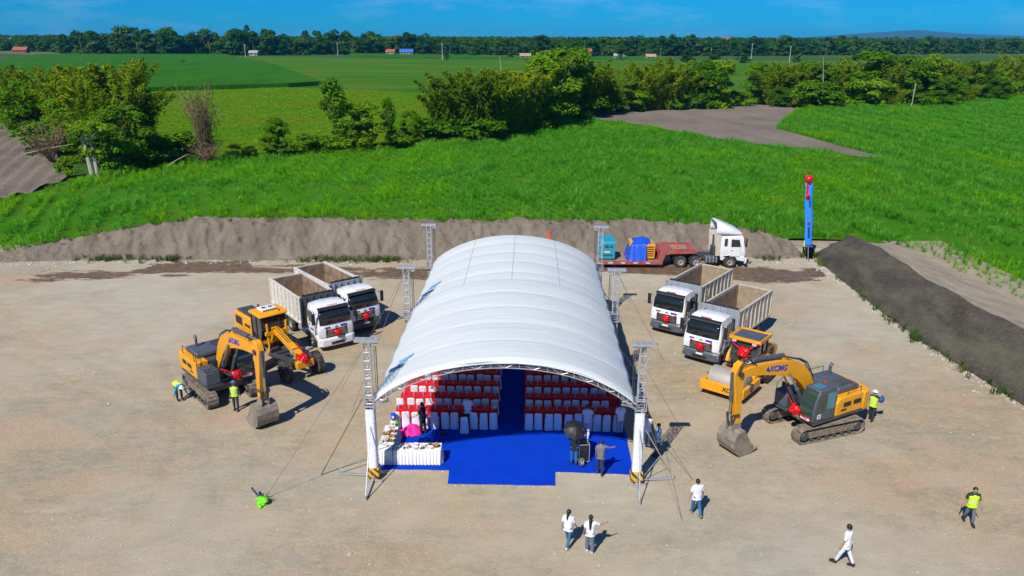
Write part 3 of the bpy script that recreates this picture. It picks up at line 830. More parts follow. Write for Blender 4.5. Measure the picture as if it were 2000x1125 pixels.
# hedgerow plants: stretch, kind, x, y, height, width factor
HEDGE = [
    ('grove', 'bamboo', -117.8, 180.9, 10.3, 1), ('grove', 'bamboo', -110.3, 174.7, 13.9, 1), ('grove', 'bamboo', -101.2, 166.2, 13.4, 1), ('grove', 'broad', -99.1, 159.9, 10.4, 1.2),
    ('grove', 'bamboo', -93.1, 160.1, 14.2, 1.1), ('grove', 'bamboo', -85.4, 152.0, 13.9, 1.1), ('grove', 'bamboo', -76.6, 142.7, 15.1, 1.1), ('grove', 'bamboo', -71.4, 139.4, 16.1, 1.1),
    ('grove', 'bamboo', -66.3, 134.4, 15.9, 1), ('grove', 'bamboo', -63.9, 134.5, 11.9, 1.1), ('grove', 'bamboo', -65.3, 123.0, 10.2, 1.2), ('grove', 'broad', -60.3, 119.6, 9.4, 1.2),
    ('grove', 'umbrella', -61.0, 111.3, 8.1, 1), ('grove', 'bare', -74.3, 123.9, 6.8, 1.25), ('grove', 'broad', -60.1, 124.2, 6.2, 1.2), ('grove', 'shrub', -57.3, 123.2, 4.5, 1.2),
    ('grove', 'shrub', -64.3, 111.0, 3.2, 1.2), ('grove', 'shrub', -58.8, 114.9, 4.6, 1.3), ('grove', 'shrub', -81.6, 132.8, 5.2, 1.3), ('grove', 'broad', -107.2, 168.8, 7.2, 1.2),
    ('grove', 'broad', -82.2, 142.5, 8.3, 1.3), ('grove', 'broad', -73.8, 133.0, 7.3, 1.2), ('gap', 'shrub', -55.2, 126.5, 5.0, 1.3), ('gap', 'broad', -54.0, 127.6, 4.6, 1.2),
    ('gap', 'deadbamboo', -49.4, 124.5, 12.5, 0.72), ('gap', 'brush', -48.7, 123.4, 4.2, 1.5), ('gap', 'shrub', -48.0, 132.4, 1.9, 1.5), ('gap', 'shrub', -44.8, 131.9, 1.6, 1.5),
    ('gap', 'broad', -40.1, 132.6, 6.1, 1.1), ('gap', 'broad', -41.1, 130.8, 4.0, 1.1), ('gap', 'shrub', -35.9, 135.1, 3.8, 1.2), ('gap', 'shrub', -33.2, 135.8, 3.1, 1.2),
    ('gap', 'slim', -31.5, 137.1, 12.7, 1.0), ('gap', 'broad', -28.7, 139.1, 8.0, 1), ('gap', 'broad', -26.0, 140.5, 8.2, 1.05), ('gap', 'slim', -22.8, 142.7, 8.9, 0.8),
    ('gap', 'broad', -19.1, 147.7, 6.2, 0.9), ('gap', 'shrub', -21.3, 142.7, 3.0, 1.5), ('gap', 'shrub', -16.2, 152.4, 4.8, 1.2), ('gap', 'shrub', -27.5, 137.9, 2.9, 1.6),
    ('gap', 'shrub', -30.7, 135.9, 3.1, 1.5), ('bend', 'bamboo', -13.8, 157.2, 12.6, 1), ('bend', 'bamboo', -10.5, 154.1, 13.7, 1.1), ('bend', 'bamboo', -7.2, 154.2, 14.8, 1.1),
    ('bend', 'bamboo', -3.7, 157.5, 14.0, 1.1), ('bend', 'bamboo', -0.1, 166.4, 14.1, 1.1), ('bend', 'bamboo', -1.7, 162.7, 10.6, 1.2), ('bend', 'bamboo', 3.3, 172.2, 14.5, 1.1),
    ('bend', 'broad', 6.9, 178.4, 15.5, 1.1), ('bend', 'broad', 11.3, 189.7, 16.4, 1.1), ('bend', 'broad', 15.8, 199.8, 16.6, 1), ('bend', 'bamboo', 19.7, 202.6, 15.4, 1),
    ('bend', 'shrub', 15.1, 194.7, 4.6, 1.5), ('bend', 'shrub', 8.7, 179.5, 5.2, 1.4), ('bend', 'broad', 4.5, 174.2, 11.0, 1.1), ('bend', 'shrub', -11.2, 153.3, 4.8, 1.5),
    ('bend', 'shrub', -5.6, 152.6, 4.8, 1.5), ('bend', 'broad', 22.3, 208.2, 12.0, 1.1), ('soil', 'bamboo', 25.3, 211.2, 9.3, 1.2), ('soil', 'broad', 29.2, 214.3, 8.9, 1.2),
    ('soil', 'bamboo', 33.9, 217.5, 12.4, 1.1), ('soil', 'bamboo', 39.0, 220.8, 14.6, 1.1), ('soil', 'bamboo', 43.6, 222.6, 15.0, 1.1), ('soil', 'bamboo', 41.2, 222.5, 10.2, 1.2),
    ('soil', 'bamboo', 48.8, 224.4, 11.5, 1.1), ('soil', 'broad', 54.7, 226.3, 13.1, 1.1), ('soil', 'broad', 58.9, 228.1, 13.1, 1.1), ('soil', 'brush', 61.6, 231.7, 6.3, 0.8),
    ('soil', 'shrub', 47.7, 222.8, 4.7, 1.5), ('soil', 'shrub', 34.3, 216.0, 5.1, 1.5), ('soil', 'shrub', 66.0, 235.4, 4.6, 1.4), ('soil', 'shrub', 69.5, 235.5, 4.2, 1.3),
    ('right', 'broad', 77.0, 248.5, 11.9, 1.15), ('right', 'bamboo', 78.6, 239.8, 11.9, 1.15), ('right', 'broad', 78.5, 232.3, 5.7, 1.3), ('right', 'bamboo', 83.2, 243.9, 12.9, 1.15),
    ('right', 'bamboo', 86.9, 242.6, 12.8, 1.15), ('right', 'shrub', 85.7, 232.6, 7.0, 1.3), ('right', 'broad', 92.6, 248.8, 12.0, 1.15), ('right', 'broad', 93.1, 241.6, 12.1, 1.15),
    ('right', 'shrub', 92.1, 232.9, 7.7, 1.3), ('right', 'bamboo', 98.8, 247.4, 10.9, 1.15), ('right', 'bamboo', 105.0, 252.3, 13.3, 1.15), ('right', 'shrub', 101.0, 236.8, 7.7, 1.3),
    ('right', 'bamboo', 111.1, 256.2, 14.5, 1.15), ('right', 'broad', 112.0, 249.5, 15.3, 1.15), ('right', 'shrub', 108.9, 237.1, 7.4, 1.3), ('right', 'broad', 116.5, 251.7, 12.4, 1.15),
    ('right', 'bamboo', 117.6, 245.6, 12.9, 1.15), ('right', 'bamboo', 116.1, 237.4, 5.3, 1.3), ('right', 'broad', 123.9, 250.8, 14.3, 1.15), ('right', 'bamboo', 131.2, 257.2, 15.1, 1.15),
    ('right', 'shrub', 123.8, 237.7, 4.8, 1.3), ('right', 'broad', 132.2, 252.0, 13.9, 1.15), ('right', 'bamboo', 138.0, 255.8, 14.0, 1.15), ('right', 'broad', 130.9, 238.0, 8.2, 1.3),
    ('right', 'bamboo', 137.8, 248.9, 12.0, 1.15), ('right', 'broad', 151.6, 266.4, 11.6, 1.15), ('right', 'bamboo', 142.7, 246.0, 6.1, 1.3), ('right', 'bamboo', 157.3, 268.4, 14.2, 1.15),
    ('right', 'broad', 165.5, 275.3, 12.0, 1.15), ('right', 'broad', 159.7, 261.0, 7.2, 1.3), ('right', 'bamboo', 176.0, 284.6, 14.6, 1.15), ('right', 'bamboo', 186.2, 294.0, 10.9, 1.15),
    ('right', 'shrub', 179.1, 278.2, 5.2, 1.3), ('right', 'broad', 193.3, 298.5, 14.0, 1.15), ('right', 'bamboo', 214.6, 325.1, 11.1, 1.15), ('right', 'shrub', 197.6, 294.6, 2.5, 1.3),
    ('right', 'broad', 224.8, 333.9, 11.3, 1.15), ('right', 'bamboo', 227.7, 331.9, 10.7, 1.15), ('right', 'broad', 217.3, 311.9, 2.9, 1.3), ('right', 'palebole', 119.5, 235.7, 13.1, 0.9),
]

# ================================================================== trees and far things
def leaf_cloud(name, centers, normals, ls, asp, mtl, seed, droop=0.0):
    r = np.random.default_rng(seed)
    n = len(centers)
    N = normals + r.normal(0, 0.55, (n, 3)); N /= np.linalg.norm(N, axis=1, keepdims=True) + 1e-9
    A = r.normal(0, 1, (n, 3)); A[:, 2] -= droop
    T = A - N * (A * N).sum(1, keepdims=True); T /= np.linalg.norm(T, axis=1, keepdims=True) + 1e-9
    B = np.cross(N, T)
    s = (ls * r.uniform(0.6, 1.35, n))[:, None]
    V = np.stack([centers - T * s, centers + B * s * asp + N * s * 0.12, centers + T * s, centers - B * s * asp + N * s * 0.12], 1).reshape(-1, 3)
    F = np.arange(4 * n).reshape(n, 4)
    me = bpy.data.meshes.new(name)
    me.from_pydata(V.tolist(), [], F.tolist())
    me.materials.append(M[mtl])
    return me

def clumps(seed, nc, nl, zc, rad, zr, cr, flat=1.0):
    """leaf positions on the shells of nc clumps that fill an uneven crown (unit height)"""
    r = np.random.default_rng(seed)
    C = []; Nn = []
    for k in range(nc):
        a = r.uniform(0, 2 * math.pi); q = math.sqrt(r.uniform(0, 1)); z = r.uniform(-1, 1)
        ww = math.sqrt(max(0.05, 1 - z * z))
        c = np.array([math.cos(a) * q * rad * ww, math.sin(a) * q * rad * ww, zc + z * zr])
        R0 = cr * r.uniform(0.6, 1.3)
        m = int(nl / nc * r.uniform(0.6, 1.4))
        d = r.normal(0, 1, (m, 3)); d /= np.linalg.norm(d, axis=1, keepdims=True)
        d[:, 2] = np.where(d[:, 2] < -0.3, -d[:, 2] * 0.6, d[:, 2])
        rr_ = R0 * r.uniform(0.55, 1.1, (m, 1))
        C.append(c + d * rr_ * np.array([1, 1, flat])); Nn.append(d + np.array([0, 0, 0.35]))
    return np.concatenate(C), np.concatenate(Nn)

def bole(name, mtl, seed, h, r0, limbs=4, lean=0.05):
    r = random.Random(seed); mb = MB()
    top = (r.uniform(-lean, lean), r.uniform(-lean, lean), h)
    mid = (top[0] * 0.4, top[1] * 0.4, h * 0.5)
    mb.tube([(0, 0, -0.02), mid, top], r0, 6, 0, r0 * 0.45)
    for k in range(limbs):
        a = r.uniform(0, 6.28); q = r.uniform(0.12, 0.24)
        z0 = h * r.uniform(0.45, 0.9)
        mb.tube([(mid[0], mid[1], z0), (mid[0] + q * 0.5 * math.cos(a), mid[1] + q * 0.5 * math.sin(a), z0 + 0.12), (mid[0] + q * math.cos(a), mid[1] + q * math.sin(a), z0 + 0.24)], r0 * 0.5, 5, 0, r0 * 0.12)
    return mb.mesh(name, mtl)

KINDS = {}
def reg(kind, crown, trunk): KINDS.setdefault(kind, []).append((crown, trunk))
for k in range(5):
    C, Nn = clumps(100 + k, 24, 5200, 0.56, 0.34, 0.36, 0.12)
    lo, nlo = clumps(150 + k, 10, 1500, 0.16, 0.32, 0.15, 0.13)
    reg('broad', leaf_cloud('crown', np.concatenate([C, lo]), np.concatenate([Nn, nlo]), 0.026, 0.5, 'leaf_dark' if k % 2 else 'leaf_bright', k), bole('trunk', 'bark', k, 0.6, 0.022))
for k in range(3):
    C, Nn = clumps(200 + k, 12, 2000, 0.45, 0.42, 0.36, 0.22)
    reg('shrub', leaf_cloud('crown', C, Nn, 0.052, 0.5, ('leaf_bright', 'leaf_dark', 'leaf_bright')[k], 20 + k), bole('trunk', 'bark', 30 + k, 0.5, 0.025, 3))
for k in range(4):      # bamboo: arching culms that carry plumes of fine leaves
    r = np.random.default_rng(300 + k); C = []; Nn = []; mb = MB()
    for c in range(26):
        a = r.uniform(0, 6.283); sp = r.uniform(0.06, 0.38); H = r.uniform(0.66, 1.02)
        b0 = np.array([math.cos(a), math.sin(a), 0]) * r.uniform(0.0, 0.09)
        tt = np.linspace(0, 1, 7)
        path = [(b0[0] + math.cos(a) * sp * t_ ** 2.2, b0[1] + math.sin(a) * sp * t_ ** 2.2, H * (t_ - 0.10 * t_ ** 4)) for t_ in tt]
        mb.tube(path, 0.006, 4, 0, 0.0015)
        m = 260
        tq = r.uniform(0.04, 1.0, m) ** 0.85
        x = b0[0] + math.cos(a) * sp * tq ** 2.2; y = b0[1] + math.sin(a) * sp * tq ** 2.2; z = H * (tq - 0.10 * tq ** 4)
        wv = 0.080 * np.sin(np.clip(tq, 0, 1) * math.pi * 0.86 + 0.25)
        d = r.normal(0, 1, (m, 3)); d /= np.linalg.norm(d, axis=1, keepdims=True)
        C.append(np.stack([x, y, z], -1) + d * wv[:, None] * r.uniform(0.3, 1.25, (m, 1)) - np.array([0, 0, 0.015])); Nn.append(d * 0.8 + np.array([math.cos(a) * 0.4, math.sin(a) * 0.4, 0.5]))
    reg('bamboo', leaf_cloud('crown', np.concatenate(C), np.concatenate(Nn), 0.030, 0.24, 'leaf_bamboo', 40 + k, 0.8), mb.mesh('culms', 'dead_bamboo'))
# dead bamboo: bare pale culms with fine dry twigs
r = random.Random(8); mb = MB(); tw = []
for c in range(60):
    a = r.uniform(0, 6.283); sp = r.uniform(0.02, 0.40); H = r.uniform(0.6, 1.0)
    path = [(math.cos(a) * sp * q ** 1.6, math.sin(a) * sp * q ** 1.6, H * q) for q in (0, .25, .5, .75, 1)]
    mb.tube(path, 0.007, 4, 0, 0.002)
    for q in range(46):
        f = r.uniform(0.15, 1.0); tw.append((math.cos(a) * sp * f ** 1.6 + r.gauss(0, .045), math.sin(a) * sp * f ** 1.6 + r.gauss(0, .045), H * f + r.gauss(0, .03)))
mb.tube([(0.02, -0.02, 0), (-0.06, -0.05, 0.45), (-0.16, -0.08, 0.92)], 0.013, 5, 0, 0.006)
tw = np.array(tw)
reg('deadbamboo', leaf_cloud('dry_twigs', tw, np.random.default_rng(2).normal(0, 1, tw.shape), 0.045, 0.10, 'leaf_dry', 3), mb.mesh('culms', 'dead_bamboo'))
for k in range(2):
    r = random.Random(50 + k); mb = MB(); tw = []
    for c in range(46):
        a = r.uniform(0, 6.283); sp = r.uniform(0.1, 0.55); H = r.uniform(0.4, 1.0)
        path = [(math.cos(a) * sp * q, math.sin(a) * sp * q, H * q ** 0.8) for q in (0, .35, .7, 1)]
        mb.tube(path, 0.013, 4, 0, 0.003)
        for q in range(12):
            f = r.uniform(0.25, 1.0); tw.append((math.cos(a) * sp * f + r.gauss(0, .06), math.sin(a) * sp * f + r.gauss(0, .06), H * f ** .8 + r.gauss(0, .05)))
    tw = np.array(tw)
    reg('bare' if k == 0 else 'brush', leaf_cloud('dry_twigs', tw, np.random.default_rng(5 + k).normal(0, 1, tw.shape), 0.08, 0.09, 'leaf_dry', 6 + k), mb.mesh('stems', 'dry_brush'))
# flat-topped tree with two pale boles
C, Nn = clumps(71, 13, 1500, 0.86, 0.42, 0.07, 0.14, 0.45)
C2, N2 = clumps(72, 5, 380, 0.5, 0.32, 0.10, 0.12, 0.45)
mb = MB(); mb.tube([(-.02, 0, -.02), (-.06, 0, .4), (-.10, .01, .85)], .042, 6, 0, .018); mb.tube([(.07, .02, -.02), (.05, .02, .3), (.02, .02, .8)], .034, 6, 0, .014)
mb.tube([(-.08, 0, .6), (.10, .02, .74), (.26, .03, .84)], .013, 5, 0, .005); mb.tube([(-.07, 0, .55), (-.22, .02, .72), (-.34, .0, .82)], .013, 5, 0, .005)
reg('umbrella', leaf_cloud('crown', np.concatenate([C, C2]), np.concatenate([Nn, N2]), 0.042, 0.5, 'leaf_bright', 71), mb.mesh('trunk', 'pale_bark'))
# slim uneven tree: tiers of foliage
r = np.random.default_rng(81); C = []; Nn = []
for (z, q, rad) in ((.92, .02, .10), (.82, .06, .12), (.70, .08, .13), (.60, .09, .10), (.48, .03, .11), (.34, .08, .16), (.24, .10, .18), (.12, .05, .17), (.88, -.05, .08), (.66, -.08, .09)):
    m = 170; d = r.normal(0, 1, (m, 3)); d /= np.linalg.norm(d, axis=1, keepdims=True)
    C.append(np.array([q * 1.2, r.uniform(-.05, .05), z]) + d * rad * r.uniform(.5, 1.1, (m, 1))); Nn.append(d + np.array([0, 0, .3]))
reg('slim', leaf_cloud('crown', np.concatenate(C), np.concatenate(Nn), 0.028, 0.5, 'leaf_bright', 82), bole('trunk', 'bark', 83, 0.9, 0.02, 6, 0.02))
C, Nn = clumps(91, 10, 1100, 0.76, 0.25, 0.20, 0.12)
mb = MB(); mb.tube([(0, 0, -.02), (.01, 0, .12), (-.02, 0, .45), (-.02, 0, .85)], .016, 6, 0, .007); mb.tube([(0, 0, .06), (.04, 0, .16), (.05, 0, .5)], .009, 5, 0, .004)
reg('palebole', leaf_cloud('crown', C, Nn, 0.036, 0.5, 'leaf_dark', 92), mb.mesh('trunk', 'pale_bark'))
for k in range(6):
    C, Nn = clumps(400 + k, 11 + k, 900, 0.60 - 0.03 * (k % 3), 0.22 + 0.04 * (k % 4), 0.33, 0.14)
    lo, nlo = clumps(420 + k, 8, 360, 0.17, 0.34, 0.15, 0.13)
    reg('far', leaf_cloud('crown', np.concatenate([C, lo]), np.concatenate([Nn, nlo]), 0.048, 0.6, 'leaf_far', 60 + k), bole('trunk', 'bark', 70 + k, 0.6, 0.02, 2))
# palm for the far wood: bare bole and a mop of fronds
for k in range(2):
    mb = MB(); r = random.Random(k); tp = np.array([r.uniform(-.05, .05), 0, .86])
    mb.tube([(0, 0, -.01), (tp[0] * .3, 0, .4), tuple(tp)], .012, 5, 0, .008); C = []; Nn = []
    for f in range(15):
        a = f * 0.42 + r.uniform(-.2, .2); el = r.uniform(-.3, 1.0)
        for q in np.linspace(.1, 1, 9):
            C.append((tp[0] + math.cos(a) * q * .2, math.sin(a) * q * .2, tp[2] + math.sin(el) * q * .15 - q * q * .10)); Nn.append((0, 0, 1))
    reg('palm', leaf_cloud('crown', np.array(C), np.array(Nn), 0.04, 0.45, 'leaf_far', 99 + k), mb.mesh('trunk', 'bark'))

NAMES = {'broad': 'leafy_tree', 'shrub': 'shrub', 'bamboo': 'bamboo_clump', 'deadbamboo': 'dead_bamboo_clump', 'bare': 'bare_shrub', 'brush': 'brush_heap', 'umbrella': 'flat_topped_tree', 'slim': 'slim_tree', 'palebole': 'pale_trunk_tree', 'far': 'far_tree', 'palm': 'palm_tree'}
CATS = {'broad': 'tree', 'shrub': 'shrub', 'bamboo': 'bamboo', 'deadbamboo': 'bamboo', 'bare': 'shrub', 'brush': 'brush', 'umbrella': 'tree', 'slim': 'tree', 'palebole': 'tree', 'far': 'tree', 'palm': 'palm tree'}
LOOK = {'broad': 'dense dark green leafy tree', 'shrub': 'low bushy green shrub', 'bamboo': 'feathery olive green bamboo clump', 'slim': 'slim tree with tiers of bright foliage',
        'deadbamboo': 'tall dead bamboo clump of bare pale culms at the meadow edge', 'bare': 'leafless brown shrub at the corner of the ploughed field', 'umbrella': 'flat topped tree on two pale trunks in front of the grove', 'palebole': 'tree with a forked pale trunk in the long hedgerow'}
WHERE = {'grove': 'in the grove beside the ploughed field', 'gap': 'in the low hedge between meadow and sugarcane', 'bend': 'where the hedgerow bends between meadow and bare soil', 'soil': 'in the hedgerow behind the strip of bare soil', 'right': 'in the long hedgerow beyond the bare soil, above the sugarcane'}
cnt = {}
def plant(kind, x, y, h, w, label, group=None, z=-0.1):
    i = cnt.get(kind, 0); cnt[kind] = i + 1
    cr_, tk = KINDS[kind][i % len(KINDS[kind])]
    e = empty(NAMES[kind], (x, y, z), random.uniform(0, 6.28) if kind not in ('umbrella', 'deadbamboo', 'slim') else 0.0, label, CATS[kind], group)
    e.scale = (h * w, h * w, h)
    e.rotation_euler.x = random.uniform(-.04, .04)
    for nm, me in (('crown', cr_), ('trunk', tk)):
        o = bpy.data.objects.new('culms' if me.name.startswith('culms') else 'stems' if me.name.startswith('stems') else ('dry_twigs' if me.name.startswith('dry') else nm), me)
        link(o, e)
        if me.name.startswith('dry'): o['kind'] = 'stuff'
    return e
for (seg, kind, x, y, h, w) in HEDGE:
    if kind in ('deadbamboo', 'bare', 'umbrella', 'palebole'):
        plant(kind, x, y, h, w, LOOK[kind])
    elif kind == 'brush':
        plant(kind, x, y, h, w, 'heap of dry brown brush at the foot of the dead bamboo' if seg == 'gap' else 'dry brown brush at the end of the bare soil hedgerow')
    elif kind == 'slim':
        plant(kind, x, y, h, w, 'tallest slim tree with tiers of bright foliage in the low hedge' if h > 9 else 'thin young tree with sparse tiers in the low hedge')
    else:
        plant(kind, x, y, h * (1.06 if kind == 'bamboo' else 1.02), w * (1.22 if seg in ('right', 'soil', 'bend') else 1.12), LOOK[kind] + ' ' + WHERE[seg], {'broad': 'leafy trees', 'shrub': 'shrubs', 'bamboo': 'bamboo clumps'}[kind] + ' ' + WHERE[seg])
# fallen pale trunks by the grove
for (a, b, lab) in (((-56.5, 123.0, 0.3), (-53.0, 125.5, 2.2), 'fallen pale trunk leaning up against the hedge bushes'), ((-53.5, 118.5, 0.1), (-51.2, 121.5, 1.6), 'shorter pale log lying at the edge of the cane'), ((-77.0, 121.5, 1.6), (-70.0, 123.5, 2.9), 'thin pale branch sticking out over the ploughed field')):
    mb = MB(); mb.tube([a, ((a[0] + b[0]) / 2, (a[1] + b[1]) / 2, (a[2] + b[2]) / 2 + .12), b], .085, 6, 0, .05)
    tag(mb.build('fallen_log', 'pale_bark'), lab, 'log')
# pale leaning poles in the hedge
for (x, y, h, lab) in ((-19.5, 146.5, 3.2, 'short pale fence post at the end of the low hedge'), (-1.5, 166, 15.5, 'tall bare bamboo pole rising from the bend of the hedgerow'), (92.5, 236, 14.0, 'bare pale trunk standing in the long hedgerow')):
    mb = MB(); mb.tube([(x, y, -.1), (x - .1 * h * .2, y, h * .5), (x - .08 * h, y, h)], .15, 5, 0, .05)
    tag(mb.build('bare_pole', 'pale_bark'), lab, 'pole')

# ---- far wood: the front trees singly, the mass behind as one
r = random.Random(77)
x = -900.0; i = 0
GAPS = [(-25, 140, 90), (-135, -95, 70)]
while x < 1000:
    base = np.interp(x, [-900, -620, -440, -250, -140, 0, 120, 300, 600, 1000], [1000, 1010, 850, 835, 930, 860, 830, 900, 1060, 1150])
    y = base + r.uniform(-14, 22)
    h = r.uniform(15, 23) * np.interp(x, [-900, -520, -430, -200, 0, 1000], [0.75, 0.8, 1.25, 1.15, 0.95, 0.95])
    k = 'palm' if r.random() < 0.12 else 'far'
    if k == 'palm': h *= 1.12
    plant(k, x, y, h, r.uniform(1.1, 1.5) if k == 'far' else 1, ('palm' if k == 'palm' else 'round headed tree') + ' at the front edge of the far wood', 'trees at the edge of the far wood', -0.3)
    x += r.uniform(5.2, 8.2); i += 1
tall = plant('far', -281, 850, 31, 0.55, 'tallest tree rising above the far wood', None, -0.3)
# second scatter of single trees in the fields before the wood
for (x, y, h, w, lab) in ((-231, 560, 4, 1.3, 'small round bush alone in the crop field'), (-57, 690, 7, 1.1, 'dark round tree beside the concrete pole in the crop field'), (160, 640, 15, 1.3, 'broad dark tree with a second one before the far houses'), (185, 640, 13, 1.3, 'dark tree with flat shade at the edge of the crop field'), (232, 655, 12, 1.1, 'dark tree beside the far white pole'), (300, 700, 9, 1.3, 'lone bush at the border of the dry field'), (140, 640, 14, 1.2, 'dark tree beside the light pole in the field'), (95, 700, 13, 1.2, 'tree shading the long low farm house'), (52, 700, 16, 1.2, 'tall tree between two farm houses'), (20, 735, 14, 1.1, 'tree behind the tan roofed farm house'), (-2, 730, 9, 1.2, 'round bush in front of the tan roofed farm house')):
    plant('far', x, y, h, w, lab, None, -0.3)
wv = []
for _ in range(5200):
    y = 880 + 3600 * r.random() ** 1.7; x = r.uniform(-0.85, 0.85) * y
    if y < np.interp(x, [-900, -620, -440, -250, -140, 0, 120, 300, 600, 1000], [1020, 1030, 870, 855, 950, 880, 850, 920, 1080, 1170]): continue
    wv.append((x, y, -0.35))
for _ in range(1500):
    x = r.uniform(-950, 1050)
    wv.append((x, float(np.interp(x, [-900, -620, -440, -250, -140, 0, 120, 300, 600, 1000], [1000, 1010, 850, 835, 930, 860, 830, 900, 1060, 1150])) + r.uniform(18, 120), -0.35))
wv = np.array(wv)
scatter('far_wood', wv, rng.uniform(13, 19, len(wv)), [k[0] for k in KINDS['far']], 'dark green mass of woodland reaching to the horizon', 'wood')

# ---- far houses, poles
def house(x, y, w, d, h, rz, wall, roof, label, pitch=0.35, porch=None):
    e = empty('farm_house', (x, y, -0.3), R(rz), label, 'house')
    mb = MB().box(-w / 2, w / 2, -d / 2, d / 2, 0, h); mb.build('wall', wall, e)
    rh = d * pitch; o_ = 0.7
    mb = MB(); P_ = [(-d / 2 - o_, h - 0.15), (0, h + rh), (d / 2 + o_, h - 0.15), (d / 2 + o_, h + 0.1), (0, h + rh + 0.28), (-d / 2 - o_, h + 0.1)]
    mb.prism([(p[0], p[1]) for p in P_], -w / 2 - o_, w / 2 + o_, axis='x'); mb.build('roof', roof, e)
    n = max(2, int(w / 3.2))
    for k in range(n):
        cx = -w / 2 + (k + 0.5) * w / n
        if k == n // 2:
            MB().box(cx - .5, cx + .5, -d / 2 - .05, -d / 2 + .02, 0, 2.1).build('door', 'dark_grey', e)
        else:
            win = MB().box(cx - .7, cx + .7, -d / 2 - .06, -d / 2 + .02, 1.0, 2.2).build('window', 'dark_glass', e)
            MB().box(cx - .8, cx + .8, -d / 2 - .12, -d / 2 - .061, .88, 1.0).build('sill', 'concrete_wall', win)
    return e
mat('yellow_wall', (0.60, 0.38, 0.06), 0.8, var=0.1)
house(-111, 838, 13, 9, 3.4, 4, 'yellow_wall', 'roof_blue', 'far farm house with bright blue roof and yellow walls')
house(-129, 850, 9, 7, 3.4, -8, 'concrete_wall', 'roof_red', 'far farm house with red roof next to the blue roofed one')
house(11, 716, 9, 6, 3.0, 3, 'concrete_wall', 'roof_tan', 'far farm house with tan roof and white walls')
house(40, 745, 8, 6, 3.6, 3, 'concrete_wall', 'roof_grey', 'far house with pale grey roof behind the hedgerow')
house(70, 770, 10, 7, 6.0, 0, 'concrete_wall', 'roof_red', 'far two storey house with red roof beyond the hedgerow')
house(95, 716, 9, 6, 3.2, -4, 'concrete_wall', 'roof_grey', 'long low farm house with light roof beyond the bare soil')
house(121, 705, 8, 6, 3.0, 5, 'concrete_wall', 'roof_tan', 'low farm house with weathered brown roof beyond the bare soil')
house(-549, 897, 14, 9, 3.2, 6, 'roof_red', 'roof_red', 'far brick red barn in front of the dry field')
house(-700, 1130, 34, 14, 13, 5, 'concrete_wall', 'roof_grey', 'big far white building above the trees', 0.12)
house(-262, 812, 8, 6, 2.8, 0, 'roof_grey', 'roof_grey', 'small far grey house under the trees')
house(330, 1250, 30, 16, 13, 0, 'concrete_wall', 'roof_red', 'far red roofed house rising out of the wood')
for (x, y, h, lab) in ((-253, 759, 12, 'white concrete pole in front of the leafy far wood'), (-181, 830, 13, 'white concrete pole at the end of the cane strip'), (-60, 683, 14, 'white concrete pole standing alone in the crop field'), (161, 652, 15, 'white concrete pole among the dark field trees'), (228, 660, 13, 'white concrete pole at the corner of the crop field'), (226, 760, 14, 'thin white pole behind the field corner')):
    e = empty('utility_pole', (x, y, -.3), 0.2, lab, 'utility pole')
    MB().cyl((0, 0, 0), (0, 0, h), .28, .18, 8).build('post', 'pole_concrete', e)
    MB().box(-1.1, 1.1, -.1, .1, h - .9, h - .7).build('crossarm', 'pole_concrete', e)
# ---- hills on the horizon
hx = np.linspace(1500, 6200, 70); hy = np.linspace(8800, 10800, 18)
X, Y = np.meshgrid(hx, hy)
ridge = np.interp(X, [1500, 3400, 3900, 4300, 4800, 5200, 5600, 6000, 6200], [0, 0, 42, 74, 102, 84, 55, 45, 0])
Zh = ridge * np.sin((Y - 8800) / 2000 * math.pi) * (0.85 + 0.3 * fbm(X / 300, Y / 300, 4, 3)) - 1
mat('hill_forest', (0.015, 0.045, 0.04), 0.95, var=0.2, scale=0.01)
tag(grid_mesh('hills', hx, hy, Zh, 'hill_forest'), kind='structure')
# ---- the air: pale, even haze round everything
m = bpy.data.materials.new('air'); m.use_nodes = True; M['air'] = m
t = m.node_tree
t.nodes.remove(t.nodes['Principled BSDF'])
pv = t.nodes.new('ShaderNodeVolumePrincipled')
pv.inputs['Color'].default_value = (0.10, 0.55, 1.0, 1)
pv.inputs['Density'].default_value = 0.00006
pv.inputs['Anisotropy'].default_value = 0.0
t.links.new(pv.outputs[0], t.nodes['Material Output'].inputs['Volume'])
hb = MB().box(-14500, 14500, -14400, 14500, -2.5, 125).build('haze', 'air', ang=None)
tag(hb, 'thin blue haze in the air over the plain', 'haze', kind='stuff')

# ================================================================== the event tent
TY = R(-1.3)
tent = empty('event_tent', (-0.28, 30.95, 0), TY, 'long white barrel roofed event tent on six truss towers', 'tent')
HW = 5.72; EAVE = 4.12; RISE = 1.92
BAY = [0.0, 11.1, 21.8]
def arch(s, lift=0.0, hw=HW):
    """s in -1..1 across the vault"""
    ang = 1.02
    rad = hw / math.sin(ang)
    a = s * ang
    k = RISE / (rad * (1 - math.cos(ang)))
    return rad * math.sin(a), EAVE + (rad * (math.cos(a) - math.cos(ang))) * k + lift

